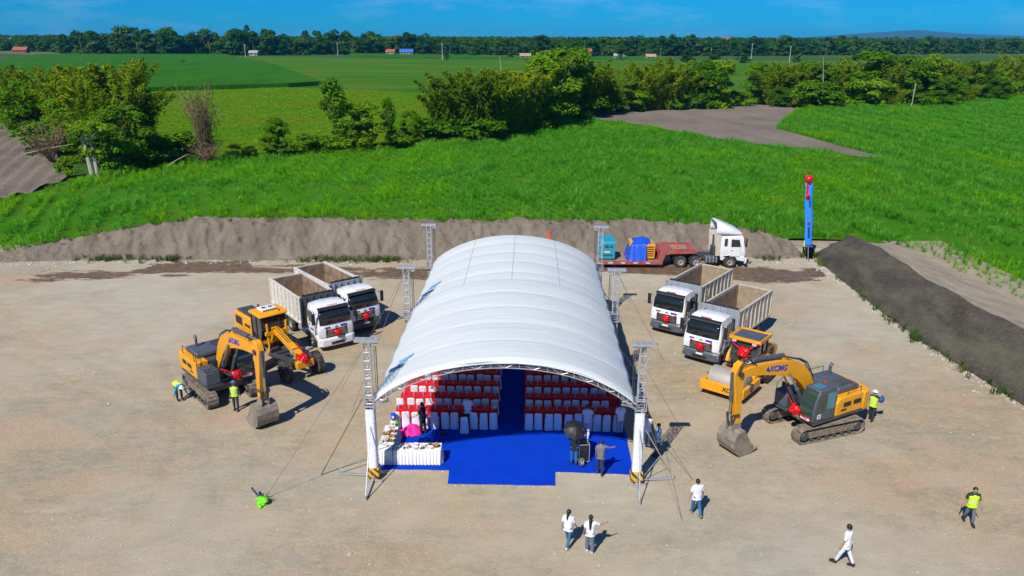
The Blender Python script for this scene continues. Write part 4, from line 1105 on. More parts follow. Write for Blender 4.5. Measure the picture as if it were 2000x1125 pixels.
m, t, p = nt('canopy_fabric')
c = ramp(t, noise(t, 0.5, 6, 0.6, stretch=(0.12, 2.2, 1)), [(0.3, (0.66, 0.70, 0.68)), (0.7, (0.755, 0.78, 0.75))])
st = ramp(t, noise(t, 1.3, 7, 0.7, stretch=(0.25, 2.0, 1)), [(0.55, (0, 0, 0)), (0.85, (0.5, 0.5, 0.5))])
c = mixc(t, st, c, (0.52, 0.57, 0.585))
t.links.new(c, p.inputs['Base Color']); p.inputs['Roughness'].default_value = 0.55
bumpn(t, p, noise(t, 1.9, 7, 0.65, stretch=(0.35, 1.6, 1)), 0.45, 0.10)
tr = t.nodes.new('ShaderNodeBsdfTranslucent'); t.links.new(c, tr.inputs['Color'])
ms = t.nodes.new('ShaderNodeMixShader'); ms.inputs[0].default_value = 0.11
t.links.new(p.outputs[0], ms.inputs[1]); t.links.new(tr.outputs[0], ms.inputs[2])
t.links.new(ms.outputs[0], t.nodes['Material Output'].inputs['Surface'])

mat('seam_tape', (0.42, 0.46, 0.48), 0.7)
def canopy_z(s, v, v0, v1, nb):
    f = (v - v0) / (v1 - v0)
    q = f * nb
    w = abs(math.sin(q * math.pi))
    sag = -0.060 * (1 - w ** 0.6) * (1 - s ** 4)
    return sag + 0.012 * math.sin(5 * s + v)
def canopy(v0, v1, lift, nb, flare):
    ns, nv = 60, 110
    V = []; Fc = []
    for j in range(nv + 1):
        v = v0 + (v1 - v0) * j / nv
        for i in range(ns + 1):
            s = -1 + 2 * i / ns
            x, z = arch(s, lift)
            z += canopy_z(s, v, v0, v1, nb)
            e = abs(s) ** 10
            x *= 1 + 0.004 * e * math.sin(v * 3.1)
            edge_f = max(0, 1 - j / 3.0) if flare else 0
            z -= 0.10 * edge_f
            V.append((x, v - (0.06 * math.sin(s * 9) if j == 0 else 0), z))
    for j in range(nv):
        for i in range(ns):
            a = j * (ns + 1) + i
            Fc.append((a, a + 1, a + ns + 2, a + ns + 1))
    mb = MB().add(V, Fc)
    o = mb.build('roof_canopy', 'canopy_fabric', tent, 180)
    md = o.modifiers.new('thick', 'SOLIDIFY'); md.thickness = 0.012; md.offset = -1
    return o
can_f = canopy(-0.45, 11.25, 0.22, 5, True)
can_r = canopy(10.75, 21.95, 0.12, 5, False)
# a rolled hem along the open front edge and seams along the rear canopy
def on_roof(s, v, front=True, off=0.012):
    lift, v0, v1 = (0.22, -0.45, 11.25) if front else (0.12, 10.75, 21.95)
    x, z = arch(s, lift)
    return (x, v, z + canopy_z(s, v, v0, v1, 5) + off)
for s in (-0.42, 0.0, 0.42):
    mb = MB(); q = 0.0035
    for k in range(40):
        va, vb = 11.4 + k * 0.26, 11.4 + (k + 1) * 0.26
        mb.add([on_roof(s - q, va, False), on_roof(s + q, va, False), on_roof(s + q, vb, False), on_roof(s - q, vb, False)], [(0, 1, 2, 3)])
    mb.build('seam', 'wrap_cloth' if False else 'seam_tape', can_r, None)
mb = MB(); mb.tube([on_roof(-1 + 2 * k / 60, -0.44, True, -0.13) for k in range(61)], 0.028, 6)
mb.build('hem', 'canopy_fabric', can_f)
mb = MB()
for k in range(60):
    s0, s1 = -0.99 + 1.98 * k / 60, -0.99 + 1.98 * (k + 1) / 60
    a, b = on_roof(s0, 11.22, True, 0.0), on_roof(s1, 11.22, True, 0.0)
    mb.add([a, b, (b[0], b[1] + .05, b[2] - .12), (a[0], a[1] + .05, a[2] - .12)], [(0, 1, 2, 3)])
mb.build('rear_hem', 'canopy_fabric', can_f, None)
# printed marks near the left eaves: a wedge over slanted stripes of small print
def mark(parent, front, s0, v0):
    def P(a, b): return on_roof(s0 + a * 1.15, v0 + b * 1.25, front, 0.045)
    mb = MB()
    mb.add([P(0.115, 1.75), P(0.215, 1.75), P(0.235, 2.0), P(0.10, 1.98)], [(0, 1, 2, 3)])
    mb.add([P(0.10, 1.55), P(0.17, 1.65), P(0.20, 1.75), P(0.10, 1.75)], [(0, 1, 2, 3)])
    for k in range(4):
        a = 0.0 + k * 0.034
        for j in range(7):
            f0, f1 = j / 7, (j + 0.82) / 7
            q = 0.011 if j % 3 else 0.007
            mb.add([P(a + f0 * .085, f0 * 1.7), P(a + q + f0 * .085, f0 * 1.7), P(a + q + f1 * .085, f1 * 1.7), P(a + f1 * .085, f1 * 1.7)], [(0, 1, 2, 3)])
    mb.build('printed_mark', 'faded_blue_print', parent, None)
mark(can_f, True, -0.965, -0.1)
mark(can_r, False, -0.96, 11.45)

def arch_truss(v, lift, n=22):
    mb = MB()
    def Q(s, d): x, z = arch(s, lift); return Vector((x, v, z - d))
    for d, w in ((0.0, 0.024), (0.30, 0.024)):
        for y in (-0.11, 0.11):
            mb.tube([Q(-1 + 2 * k / 40, d) + Vector((0, y, 0)) for k in range(41)], w, 5)
    for k in range(n):
        s0, s1 = -1 + 2 * k / n, -1 + 2 * (k + 1) / n
        for y in (-0.11, 0.11):
            o = Vector((0, y, 0))
            mb.cyl(Q(s0, 0) + o, Q(s0, .30) + o, .016, n=4, caps=False)
            a, b = (Q(s0, .30), Q(s1, 0)) if k % 2 else (Q(s0, 0), Q(s1, .30))
            mb.cyl(a + o, b + o, .016, n=4, caps=False)
        mb.cyl(Q(s0, 0) + Vector((0, -.11, 0)), Q(s0, 0) + Vector((0, .11, 0)), .014, n=4, caps=False)
        mb.cyl(Q(s0, .30) + Vector((0, -.11, 0)), Q(s0, .30) + Vector((0, .11, 0)), .014, n=4, caps=False)
    mb.build('arch_truss', 'aluminium', tent)
for v, l in ((-0.25, 0.07), (5.5, 0.02), (11.0, -0.05), (16.3, -0.08), (21.7, -0.08)):
    arch_truss(v, l)
for s in (-0.99, -0.5, 0, 0.5, 0.99):       # purlins under the fabric
    x, z = arch(s, -0.02)
    mb = MB(); mb.cyl((x, -0.2, z - .06), (x, 21.7, z - .10), .03, n=6); mb.build('purlin', 'aluminium', tent)

def tower(x, v, H, front, side):
    e = bpy.data.objects.new('truss_tower', None); link(e, tent); e.location = (x, v, 0)
    h = 0.15
    mb = MB()
    for a in (-h, h):
        for b in (-h, h): mb.cyl((a, b, 0.1), (a, b, H), .026, n=6)
    n = int(H / 0.42)
    for k in range(n):
        z0 = 0.15 + k * (H - .2) / n; z1 = 0.15 + (k + 1) * (H - .2) / n
        for (a0, b0, a1, b1) in ((-h, -h, h, -h), (h, -h, h, h), (h, h, -h, h), (-h, h, -h, -h)):
            mb.cyl((a0, b0, z0), (a1, b1, z0), .013, n=4, caps=False)
            if k % 2: mb.cyl((a0, b0, z0), (a1, b1, z1), .013, n=4, caps=False)
            else: mb.cyl((a1, b1, z0), (a0, b0, z1), .013, n=4, caps=False)
    mb.build('mast', 'aluminium', e)
    mb = MB(); mb.box(-.52, .52, -.17, -.05, H, H + .12); mb.box(-.52, .52, .05, .17, H, H + .12)
    for q in (-.42, -.15, .15, .42): mb.box(q - .03, q + .03, -.05, .05, H + .02, H + .10)
    mb.cyl((-side * .40, -.1, H - .06), (-side * .40, .1, H - .06), .13, n=12)
    mb.build('head_beam', 'aluminium', e)
    mb = MB()       # hoist chain and its bag
    mb.cyl((-side * .40, 0, 4.2), (-side * .40, 0, H), .022, n=5); mb.cyl((-side * .31, .03, 4.3), (-side * .31, .03, H), .014, n=5)
    mb.build('hoist_chain', 'dark_grey', e)
    mb = MB()       # sleeve block that carries the arch
    for z in (3.72, 4.18):
        mb.box(-.26, .26, -.26, -.20, z, z + .06); mb.box(-.26, .26, .20, .26, z, z + .06); mb.box(-.26, -.20, -.20, .20, z, z + .06); mb.box(.20, .26, -.20, .20, z, z + .06)
    for a in (-.23, .23):
        for b in (-.23, .23): mb.cyl((a, b, 3.72), (a, b, 4.24), .025, n=5)
    mb.bar((-side * .23, 0, 3.78), (-side * .85, 0, 3.95), .07); mb.bar((-side * .23, 0, 4.2), (-side * .85, 0, 4.05), .07)
    mb.build('sleeve_block', 'aluminium', e)
    if front:
        # loose white cloth wound round the mast
        V = []; Fc = []
        nr, nz = 20, 34
        r_ = random.Random(int(x * 10))
        for j in range(nz + 1):
            z = 0.62 + (3.62 - 0.62) * j / nz
            for k in range(nr):
                a = 2 * math.pi * k / nr
                q = (abs(math.cos(a)) ** 6 + abs(math.sin(a)) ** 6) ** (-1 / 6)
                rr_ = 0.215 * q + 0.006 * math.sin(z * 23 + a * 1.5) + 0.007 * math.sin(z * 7 + a * 3) + r_.uniform(-.005, .005)
                V.append((rr_ * math.cos(a), rr_ * math.sin(a), z))
        for j in range(nz):
            for k in range(nr):
                Fc.append((j * nr + k, j * nr + (k + 1) % nr, (j + 1) * nr + (k + 1) % nr, (j + 1) * nr + k))
        MB().add(V, Fc).build('cloth_wrap', 'wrap_cloth', e, 180)
    blk = MB().box(-.27, .27, -.27, .27, 0.06, 0.60).build('ballast_block', 'hazard', e, bevel=.02)
    mb = MB()
    for (a, b) in ((0.3, 0.3), (-.3, .3), (.3, -.3), (-.3, -.3)): mb.cyl((a, b, 0), (a, b, .06), .07, n=8)
    mb.box(-.45, .45, -.36, -.30, .02, .09); mb.box(-.45, .45, .30, .36, .02, .09)
    mb.build('base_frame', 'aluminium', e)
    # outrigger legs with braces
    mb = MB()
    for (dx, dy) in ([(side * 1.75, 0.25), (-side * 0.02 - 0.05, -1.85)] if front else [(side * 1.7, 0)]):
        mb.bar((0, 0, .12), (dx, dy, .06), .10, .07)
        mb.cyl((0, 0, 3.2 if front else 2.6), (dx, dy, .10), .026, n=6)
        mb.cyl((dx * .15, dy * .15, .14), (dx * .62, dy * .62, 1.3 if front else 1.0), .018, n=5)
        mb.cyl((dx, dy, -.02), (dx, dy, .22), .045, n=8)
    mb.build('outrigger', 'aluminium', e)
    return e
m, t, p = nt('hazard')
tcn = t.nodes.new('ShaderNodeTexCoord')
mpn = t.nodes.new('ShaderNodeMapping'); mpn.inputs['Rotation'].default_value = (0, R(45), 0)
wv_ = t.nodes.new('ShaderNodeTexWave'); wv_.inputs['Scale'].default_value = 1.25; wv_.bands_direction = 'X'
t.links.new(tcn.outputs['Object'], mpn.inputs['Vector']); t.links.new(mpn.outputs['Vector'], wv_.inputs['Vector'])
c = ramp(t, wv_.outputs['Fac'], [(0.0, (0.03, 0.028, 0.025)), (0.38, (0.72, 0.40, 0.015))], 'CONSTANT')
c = mixc(t, ramp(t, noise(t, 6, 5, .7), [(.5, (0, 0, 0)), (.8, (1, 1, 1))]), c, (0.30, 0.22, 0.12))
t.links.new(c, p.inputs['Base Color']); p.inputs['Roughness'].default_value = 0.7
TW = 6.02
for v, front in ((0.05, True), (11.2, False), (21.6, False)):
    tower(-TW - .06, v, 6.82, front, -1); tower(TW, v, 6.78, front, 1)
# guy wires
GUY = [((-6.1, 0, 4.6), (-8.6, 0.2, 0.0)), ((-6.1, 0.0, 6.7), (-10.6, -1.8, 0.0)), ((-6.1, 11.2, 6.8), (-6.9, -0.2, 3.4)), ((-6.1, 11.2, 6.7), (-9.8, 9.0, 0)), ((-6.1, 21.6, 6.7), (-6.4, 11.5, 4.3)), ((6.02, 11.2, 6.7), (9.6, 14.2, 0)),
       ((6.05, 0, 6.6), (8.2, 14.0, 0)), ((6.05, 0, 4.1), (7.6, -3.0, 0)), ((6.05, 0.0, 4.1), (8.7, 0.2, 0.0)), ((-6.1, 21.6, 6.7), (-9.5, 24, 0)), ((6.02, 21.6, 6.7), (8.8, 25, 0))]
for a, b in GUY:
    MB().cyl(a, b, .010, n=5).build('guy_wire', 'rope', tent)
mb = MB()
mb.cyl((-6.35, 0.02, 4.15), (-8.6, 0.2, 0.02), .03, n=6); mb.build('guy_strap', 'yellow_rope', tent)

# ---- stake wrapped in green cloth that holds a guy wire
st = empty('guy_stake', (-10.9, 29.05, 0), 0, 'bright green cloth bundle round a navy stake holding the tent rope', 'stake')
r_ = random.Random(4); mb = MB()
for k in range(26):
    a = r_.uniform(0, 6.28); q = r_.uniform(0, .26)
    mb.ell((q * math.cos(a), q * math.sin(a) - .05, r_.uniform(.05, .30) * (1 - q)), r_.uniform(.09, .2), r_.uniform(.07, .14), r_.uniform(.05, .11), 7, 5)
tag(mb.build('cloth_bundle', 'lime_cloth', st), kind=None)
MB().cyl((-.62, .55, .42), (0.0, .0, .12), .045, n=8).build('stake', cloth('navy_cloth', (.02, .035, .09)), st)
mb = MB()
for k in range(14):
    a = r_.uniform(-.6, 2.2); mb.tube([(.05, .1, .12), (.05 + .2 * math.cos(a), .1 + .2 * math.sin(a), .28), (.05 + .38 * math.cos(a), .1 + .38 * math.sin(a), .22)], .018, 4, 0, .005)
mb.build('leafy_sprigs', 'leaf_dark', st)

# ---- carpet
mat('carpet', (0.001, 0.040, 0.47), 0.95, var=0.10, scale=0.8, bump=0.25, bscale=60); M['carpet'].node_tree.nodes['Principled BSDF'].inputs['Specular IOR Level'].default_value = 0.08
cp = [(-6.35, 31.85), (-2.95, 31.78), (-2.92, 30.62), (2.02, 30.50), (2.08, 31.66), (5.72, 31.45), (5.92, 35.3), (6.05, 52.5), (-5.85, 52.6), (-6.3, 36.2)]
poly = []
for i in range(len(cp)):
    a, b = cp[i], cp[(i + 1) % len(cp)]
    n = max(2, int(math.dist(a, b) / 0.35))
    for k in range(n):
        f = k / n; j = random.uniform(-.018, .018) if k else 0
        poly.append((a[0] + (b[0] - a[0]) * f + j, a[1] + (b[1] - a[1]) * f + j))
o = sheet('blue_carpet', poly, 0.006, 'carpet', 0.014, None)
tag(o, 'bright blue carpet laid in and in front of the tent', 'carpet')
# pale stones that weigh down its front edge
k = 0
for (x0, x1, y0, y1, n) in ((-2.8, 1.9, 30.50, 30.40, 13), (2.2, 5.5, 31.58, 31.38, 9), (-6.2, -3.1, 31.76, 31.68, 5)):
    for q in range(n):
        f = (q + random.uniform(.1, .9)) / n; mb = MB()
        stone(mb, 0, 0, 0, random.uniform(.045, .085), random)
        mb.v = [(a, b, max(0, c - 0.005)) for a, b, c in mb.v]
        o = mb.build('carpet_stone', 'stone', ang=None, loc=(x0 + (x1 - x0) * f, y0 + (y1 - y0) * f, 0.0))
        tag(o, 'pale stone lying along the front edge of the blue carpet', 'stone', 'stones along the carpet edge')

# ---- chairs and tables in rows
def chair_mesh(seed):
    r = random.Random(seed); V = []; Fc = []
    # cover: rings from the floor up, backrest at the rear (towards -y), seat to +y
    prof = [(0.0, .225, -.29, .30), (.12, .215, -.28, .285), (.30, .205, -.26, .27), (.44, .20, -.25, .25), (.47, .19, -.245, .235)]
    n = 28
    def ring(z, hx, y0, y1, wob):
        out = []
        for k in range(n):
            a = 2 * math.pi * k / n
            q = (abs(math.cos(a)) ** 5 + abs(math.sin(a)) ** 5) ** (-1 / 5)
            w = 1 + wob * math.sin(a * 9 + seed) + r.uniform(-.01, .01)
            out.append((hx * q * math.cos(a) * w, (y0 + y1) / 2 + (y1 - y0) / 2 * q * math.sin(a) * w, z))
        return out
    rings = [ring(z, hx, y0, y1, .06 * (1 - z / .5)) for z, hx, y0, y1 in prof]
    for rg in rings: V += rg
    for j in range(len(rings) - 1):
        for k in range(n): Fc.append((j * n + k, j * n + (k + 1) % n, (j + 1) * n + (k + 1) % n, (j + 1) * n + k))
    Fc.append(tuple(range((len(rings) - 1) * n, len(rings) * n)))
    mb = MB().add(V, Fc)
    cov = mb
    mb2 = MB(); V = []; Fc = []
    levels = [(.20, .207, -.275, -.17), (.45, .202, -.26, -.15), (.70, .20, -.275, -.20), (.86, .195, -.295, -.235), (.93, .178, -.30, -.25), (.955, .14, -.292, -.262)]
    n = 16
    for (z, hx, y0, y1) in levels:
        for k in range(n):
            a = 2 * math.pi * k / n
            q = (abs(math.cos(a)) ** 5 + abs(math.sin(a)) ** 5) ** (-1 / 5)
            V.append((hx * q * math.cos(a), (y0 + y1) / 2 + (y1 - y0) / 2 * q * math.sin(a), z))
    for j in range(len(levels) - 1):
        for k in range(n): Fc.append((j * n + k, j * n + (k + 1) % n, (j + 1) * n + (k + 1) % n, (j + 1) * n + k))
    Fc.append(tuple(range((len(levels) - 1) * n, len(levels) * n)))
    mb2.add(V, Fc)
    return cov.mesh('skirt', 'chair_cover', 180), mb2.mesh('backrest_cover', 'chair_cover', 60)
CH = [chair_mesh(k) for k in range(3)]
def tent_pt(x, v, z=0):
    c, s = math.cos(TY), math.sin(TY)
    return (-0.28 + x * c - v * s, 30.95 + x * s + v * c, z)
ORD = ['first', 'second', 'third', 'fourth', 'fifth', 'sixth', 'seventh', 'eighth', 'ninth', 'tenth', 'eleventh', 'twelfth']
CAR = 0.022
def chair(x, v, rz, label, i, group):
    e = empty('covered_chair', tent_pt(x, v, CAR), TY + rz, label, 'chair', group)
    s, b = CH[i % 3]
    link(bpy.data.objects.new('skirt', s), e); link(bpy.data.objects.new('backrest_cover', b), e)
    return e
mb = MB(); mb.lathe([(0, 0), (.031, 0), (.033, .02), (.033, .13), (.028, .155), (.014, .185), (.014, .195)], 8)
bot_me = mb.mesh('bottle', 'bottle_plastic')
bot_cap = MB().cyl((0, 0, .195), (0, 0, .215), .017, n=8).mesh('cap', 'white_paint')
bot_lab = MB().lathe([(.0336, .06), (.0336, .115)], 8, caps=False).mesh('label', 'banner_blue')
def bottle(x, v, z, label, group):
    e = bpy.data.objects.new('water_bottle', bot_me); link(e)
    e.location = tent_pt(x, v, z); tag(e, label, 'bottle', group)
    for nm, me in (('cap', bot_cap), ('paper_band', bot_lab)): link(bpy.data.objects.new(nm, me), e)
def long_table(x0, x1, v0, v1, label):
    e = empty('cloth_table', tent_pt((x0 + x1) / 2, (v0 + v1) / 2, CAR), TY, label, 'table')
    w, d = (x1 - x0) / 2, (v1 - v0) / 2; h = .755
    V = []; Fc = []
    per = []
    n = 120
    for k in range(n):
        a = k / n * 4
        L = [(w * (2 * (a % 1) - 1), -d), (w, d * (2 * (a % 1) - 1)), (-w * (2 * (a % 1) - 1), d), (-w, -d * (2 * (a % 1) - 1))][int(a)]
        per.append(L)
    for z, g, wob in ((h, 1.0, 0), (h - .03, 1.0, .004), (.4, 1.0, .014), (.02, 1.0, .028)):
        for k, (px, py) in enumerate(per):
            q = wob * math.sin(k * 1.9) + wob * .6 * math.sin(k * .7 + 1) + wob
            nx_, ny_ = (px / w, 0) if abs(abs(px) - w) < 1e-6 and abs(py) < d - 1e-6 else (0, py / d)
            V.append((px + q * nx_, py + q * ny_, z))
    for j in range(3):
        for k in range(n): Fc.append((j * n + k, (j + 1) * n + k, (j + 1) * n + (k + 1) % n, j * n + (k + 1) % n))
    Fc.append(tuple(range(n)))
    MB().add(V, Fc).build('tablecloth', 'red_cloth', e, 50)
    mb = MB()
    for sx in (-1, 1):
        for sy in (-1, 1): mb.cyl((sx * (w - .2), sy * (d - .1), 0), (sx * (w - .2), sy * (d - .1), h - .02), .02, n=5)
    mb.build('legs', 'dark_grey', e)
    return e
ROWS = [(-5.75, 11, 5.78, 10), (-5.52, 11, 5.45, 9), (-5.1, 10, 5.2, 9), (-4.3, 9, 4.4, 8), (-3.0, 6, 3.1, 6)]
BUF, UMB = 'buffet side', 'umbrella side'
ri = random.Random(12)
for k in range(7):
    v = 5.02 + 1.57 * k
    rowname = 'row facing the open carpet' if k == 0 else ORD[k] + ' row from the open carpet'
    long_table(-5.95, -0.62, v + .38, v + .95, 'long table under red cloth, %s row from open carpet, %s' % (ORD[k], BUF))
    long_table(0.85, 6.02, v + .38, v + .95, 'long table under red cloth, %s row from open carpet, %s' % (ORD[k], UMB))
    if k >= len(ROWS): continue
    xl, nl_, xr, nr_ = ROWS[k]
    for j in range(nl_):
        x = -0.78 - j * 0.505 + ri.uniform(-.04, .04)
        dv = ri.uniform(-.06, .05); rz = ri.uniform(-.1, .1)
        if k == 0 and j == 3: dv = -.48
        chair(x, v + dv, rz, 'white covered chair, %s from the aisle, %s, %s' % (ORD[j], rowname, BUF), j + k, 'white covered chairs in rows')
        bottle(x + ri.uniform(-.1, .1), v + .52 + ri.uniform(-.04, .06), CAR + .755, 'water bottle, %s from the aisle, red table of %s row, %s' % (ORD[j], ORD[k], BUF), 'water bottles on the red tables')
    for j in range(nr_):
        x = 1.10 + j * 0.505 + ri.uniform(-.04, .04)
        dv = ri.uniform(-.06, .05); rz = ri.uniform(-.1, .1)
        chair(x, v + dv, rz, 'white covered chair, %s from the aisle, %s, %s' % (ORD[j], rowname, UMB), j + k + 1, 'white covered chairs in rows')
        bottle(x + ri.uniform(-.1, .1), v + .52 + ri.uniform(-.04, .06), CAR + .755, 'water bottle, %s from the aisle, red table of %s row, %s' % (ORD[j], ORD[k], UMB), 'water bottles on the red tables')
# tissue box and cups at the aisle end of the buffet side table
e = empty('tissue_box', tent_pt(-.78, 5.72, CAR + .755), 0.3, 'white tissue box with a pulled tissue at the aisle end of the first red table', 'tissue box')
MB().box(-.12, .12, -.07, .07, 0, .08).build('carton', 'porcelain', e); MB().add([(-.04, -.02, .08), (.05, .0, .08), (.03, .01, .19), (-.02, .02, .17)], [(0, 1, 2, 3), (3, 2, 1, 0)]).build('tissue', 'porcelain', e, None)

# ---- buffet tables
def buffet(name_label, x0, x1, y0, y1, skirt_sides):
    e = empty('buffet_table', ((x0 + x1) / 2, (y0 + y1) / 2, CAR), 0, name_label, 'table')
    w, d = (x1 - x0) / 2, (y1 - y0) / 2; h = .76
    MB().box(-w, w, -d, d, h - .03, h).build('table_top', 'table_skirt', e, bevel=.01)
    # pleated skirt: folds deepen towards the floor
    V = []; Fc = []; per = []
    def side(a, b, n):
        for k in range(n):
            f = k / n; per.append((a[0] + (b[0] - a[0]) * f, a[1] + (b[1] - a[1]) * f))
    nw, nd = int(w * 2 * 36), int(d * 2 * 36)
    side((-w, -d), (w, -d), nw); side((w, -d), (w, d), nd); side((w, d), (-w, d), nw); side((-w, d), (-w, -d), nd)
    n = len(per); rr_ = random.Random(n)
    ph = [0.0]
    for k in range(n): ph.append(ph[-1] + rr_.uniform(.75, 1.35))
    for z, amp in ((h - .02, .004), (.55, .016), (.28, .034), (.03, .05)):
        for k, (px, py) in enumerate(per):
            q = amp * (math.sin(ph[k]) + .6) + amp * .8
            nx_, ny_ = (math.copysign(1, px), 0) if abs(abs(px) - w) < 1e-6 and abs(py) < d - 1e-6 else (0, math.copysign(1, py))
            V.append((px + q * nx_, py + q * ny_, z + (0.015 * math.sin(ph[k]) if z < .1 else 0)))
    for j in range(3):
        for k in range(n): Fc.append((j * n + k, (j + 1) * n + k, (j + 1) * n + (k + 1) % n, j * n + (k + 1) % n))
    MB().add(V, Fc).build('pleated_skirt', 'table_skirt', e, 180)
    mb = MB()
    for sx in (-1, 1):
        for sy in (-1, 1): mb.cyl((sx * (w - .1), sy * (d - .1), 0), (sx * (w - .1), sy * (d - .1), h - .03), .02, n=5)
    mb.build('legs', 'dark_grey', e)
buffet('buffet table with pleated white skirt along the carpet front', -5.62, -3.36, 32.24, 32.98, None)
buffet('buffet table with pleated white skirt beside the wrapped tower', -6.38, -5.68, 32.24, 34.75, None)
fz = CAR + .762
plate_me = MB().lathe([(0, .012), (.07, .008), (.13, .022), (.14, .03), (.135, .034), (.07, .018), (0, .02)], 16, caps=False).mesh('plate', 'porcelain')
def food(kind, x, y, label, seed):
    r = random.Random(seed)
    if kind == 'plates':
        e = empty('plate_stack', (x, y, fz), 0, label, 'plates')
        for k in range(r.randint(3, 6)):
            o = bpy.data.objects.new('plate', plate_me); link(o, e); o.location = (r.uniform(-.01, .01), r.uniform(-.01, .01), k * .022)
    elif kind in ('bread', 'brown', 'pale', 'grey'):
        e = empty('food_tray', (x, y, fz), r.uniform(-.4, .4), label, 'tray')
        w, d = r.uniform(.15, .2), r.uniform(.10, .13)
        mb = MB(); mb.box(-w, w, -d, d, 0, .012); mb.box(-w, w, -d, -d + .012, .012, .04); mb.box(-w, w, d - .012, d, .012, .04)
        mb.box(-w, -w + .012, -d + .013, d - .013, .012, .04); mb.box(w - .012, w, -d + .013, d - .013, .012, .04)
        mb.build('tray', 'brown_food' if kind == 'bread' else 'porcelain', e)
        mname = {'bread': 'bread', 'brown': 'brown_food', 'pale': cloth('pale_food', (.62, .55, .45)), 'grey': 'aluminium'}[kind]
        for k in range(9):
            b = MB().ell((r.uniform(-w + .04, w - .04), r.uniform(-d + .03, d - .03), .04 + r.uniform(0, .05)), r.uniform(.035, .06), r.uniform(.03, .045), r.uniform(.022, .04), 8, 5)
            b.build('pastry', mname, e)
    elif kind == 'bowl':
        e = empty('glass_bowl', (x, y, fz), 0, label, 'bowl')
        MB().lathe([(0, .005), (.06, 0), (.065, .04), (.13, .12), (.14, .17), (.13, .165), (.12, .12), (.05, .05), (0, .045)], 16, caps=False).build('bowl', cloth('frosted_glass', (.40, .52, .58), .2), e)
        MB().cyl((0, 0, .045), (0, 0, .13), .08, .115, 12).build('filling', cloth('pale_food', (.62, .55, .45)), e)
    elif kind == 'basket':
        e = empty('bread_basket', (x, y, fz), r.uniform(-.4, .4), label, 'basket')
        MB().lathe([(0, 0), (.12, 0), (.17, .09), (.165, .10), (.11, .02), (0, .02)], 14, caps=False).build('wicker', 'brown_food', e)
        for k in range(8):
            a = k * .8; MB().ell((.09 * math.cos(a), .08 * math.sin(a), .10 + r.uniform(0, .06)), .07, .045, .04, 8, 5).build('loaf', 'bread', e)
items = [('bowl', -5.42, 32.55, 'frosted bowl on a stand at the corner of the buffet'), ('pale', -5.02, 32.68, 'tray of pale buns near the corner of the front buffet table'), ('brown', -4.98, 32.42, 'tray of dark bites under the pale buns on the front buffet'), ('plates', -4.60, 32.72, 'stack of white plates next to the pale buns'), ('plates', -4.58, 32.42, 'lower stack of white plates at the front edge of the buffet'), ('plates', -4.22, 32.62, 'square stack of white plates mid buffet'), ('brown', -4.26, 32.40, 'tray of chocolate bites in front of the mid plates'), ('brown', -3.86, 32.78, 'tray of chocolate bites behind the bread basket'), ('pale', -3.92, 32.45, 'tray of pale cakes left of the bread basket'), ('basket', -3.60, 32.62, 'wicker basket heaped with golden bread at the buffet end'),
         ('grey', -6.05, 34.45, 'silver tray of rolls at the far end of the side buffet'), ('bread', -5.88, 34.1, 'tray of golden bread on the side buffet'), ('bread', -6.18, 33.82, 'second tray of golden bread beside the tower'), ('bread', -5.85, 33.62, 'tray of brown crusty bread on the side buffet'), ('plates', -6.2, 34.12, 'white plates at the far end of the side buffet'), ('pale', -6.12, 33.40, 'tray of white buns in the middle of the side buffet'), ('bread', -5.86, 33.16, 'small tray of toasted bread on the side buffet'), ('grey', -6.2, 33.08, 'silver tray on the side buffet beside the wrap'), ('pale', -6.1, 32.72, 'tray of cream cakes at the corner of the side buffet')]
for i, (k, x, y, lab) in enumerate(items): food(k, x, y, lab, i)
e = empty('flower_pot', (-5.80, 34.62, fz), 0, 'small lime green leafy pot at the far end of the buffet', 'plant')
MB().lathe([(0, 0), (.06, 0), (.08, .12), (0, .12)], 10).build('pot', 'dark_grey', e)
C, Nn = clumps(5, 5, 160, .22, .1, .08, .08)
link(bpy.data.objects.new('foliage', leaf_cloud('foliage', C, Nn, .05, .5, 'lime_cloth', 5)), e)
# water dispenser
e = empty('water_dispenser', tent_pt(-5.92, 4.45, CAR), 0, 'white water dispenser with a blue bottle on top beside the chairs', 'dispenser')
MB().box(-.15, .15, -.16, .16, 0, .62).build('cabinet', 'porcelain', e, bevel=.02)
MB().lathe([(0, .62), (.06, .62), (.07, .66), (.14, .70), (.14, .98), (.12, 1.02), (0, 1.03)], 14).build('bottle', 'blue_tarp', e)
MB().box(-.05, .05, -.175, -.161, .45, .52).build('tap', 'orange_plastic', e); MB().add([(-.06, -.142, .8), (.06, -.142, .8), (.06, -.142, .92), (-.06, -.142, .92)], [(0, 1, 2, 3)]).build('paper_label', 'porcelain', e, None)
# heap of magenta cloth
r_ = random.Random(9)
gx_ = np.linspace(-.8, .8, 26); gy_ = np.linspace(-.55, .55, 20)
X, Y = np.meshgrid(gx_, gy_)
rad_ = np.sqrt((X / .75) ** 2 + (Y / .5) ** 2) + .25 * (fbm(X * 3 + 5, Y * 3, 3, 6) - .5)
Zc = np.clip(1 - rad_, 0, 1) ** .6 * (.34 + .5 * (fbm(X * 3.2, Y * 3.2, 3, 2) - .4)) + .03
keep = rad_ < 1.05
mb = MB(); idx = {}
for j in range(20):
    for i in range(26):
        idx[(i, j)] = len(mb.v); mb.v.append((float(X[j, i]), float(Y[j, i]), float(max(.01, Zc[j, i]))))
for j in range(19):
    for i in range(25):
        if keep[j, i] and keep[j + 1, i] and keep[j, i + 1] and keep[j + 1, i + 1]:
            mb.f.append((idx[(i, j)], idx[(i + 1, j)], idx[(i + 1, j + 1)], idx[(i, j + 1)])); mb.m.append(0)
bm_ = mb.build('cloth_heap', 'pink_cloth', None, 180)
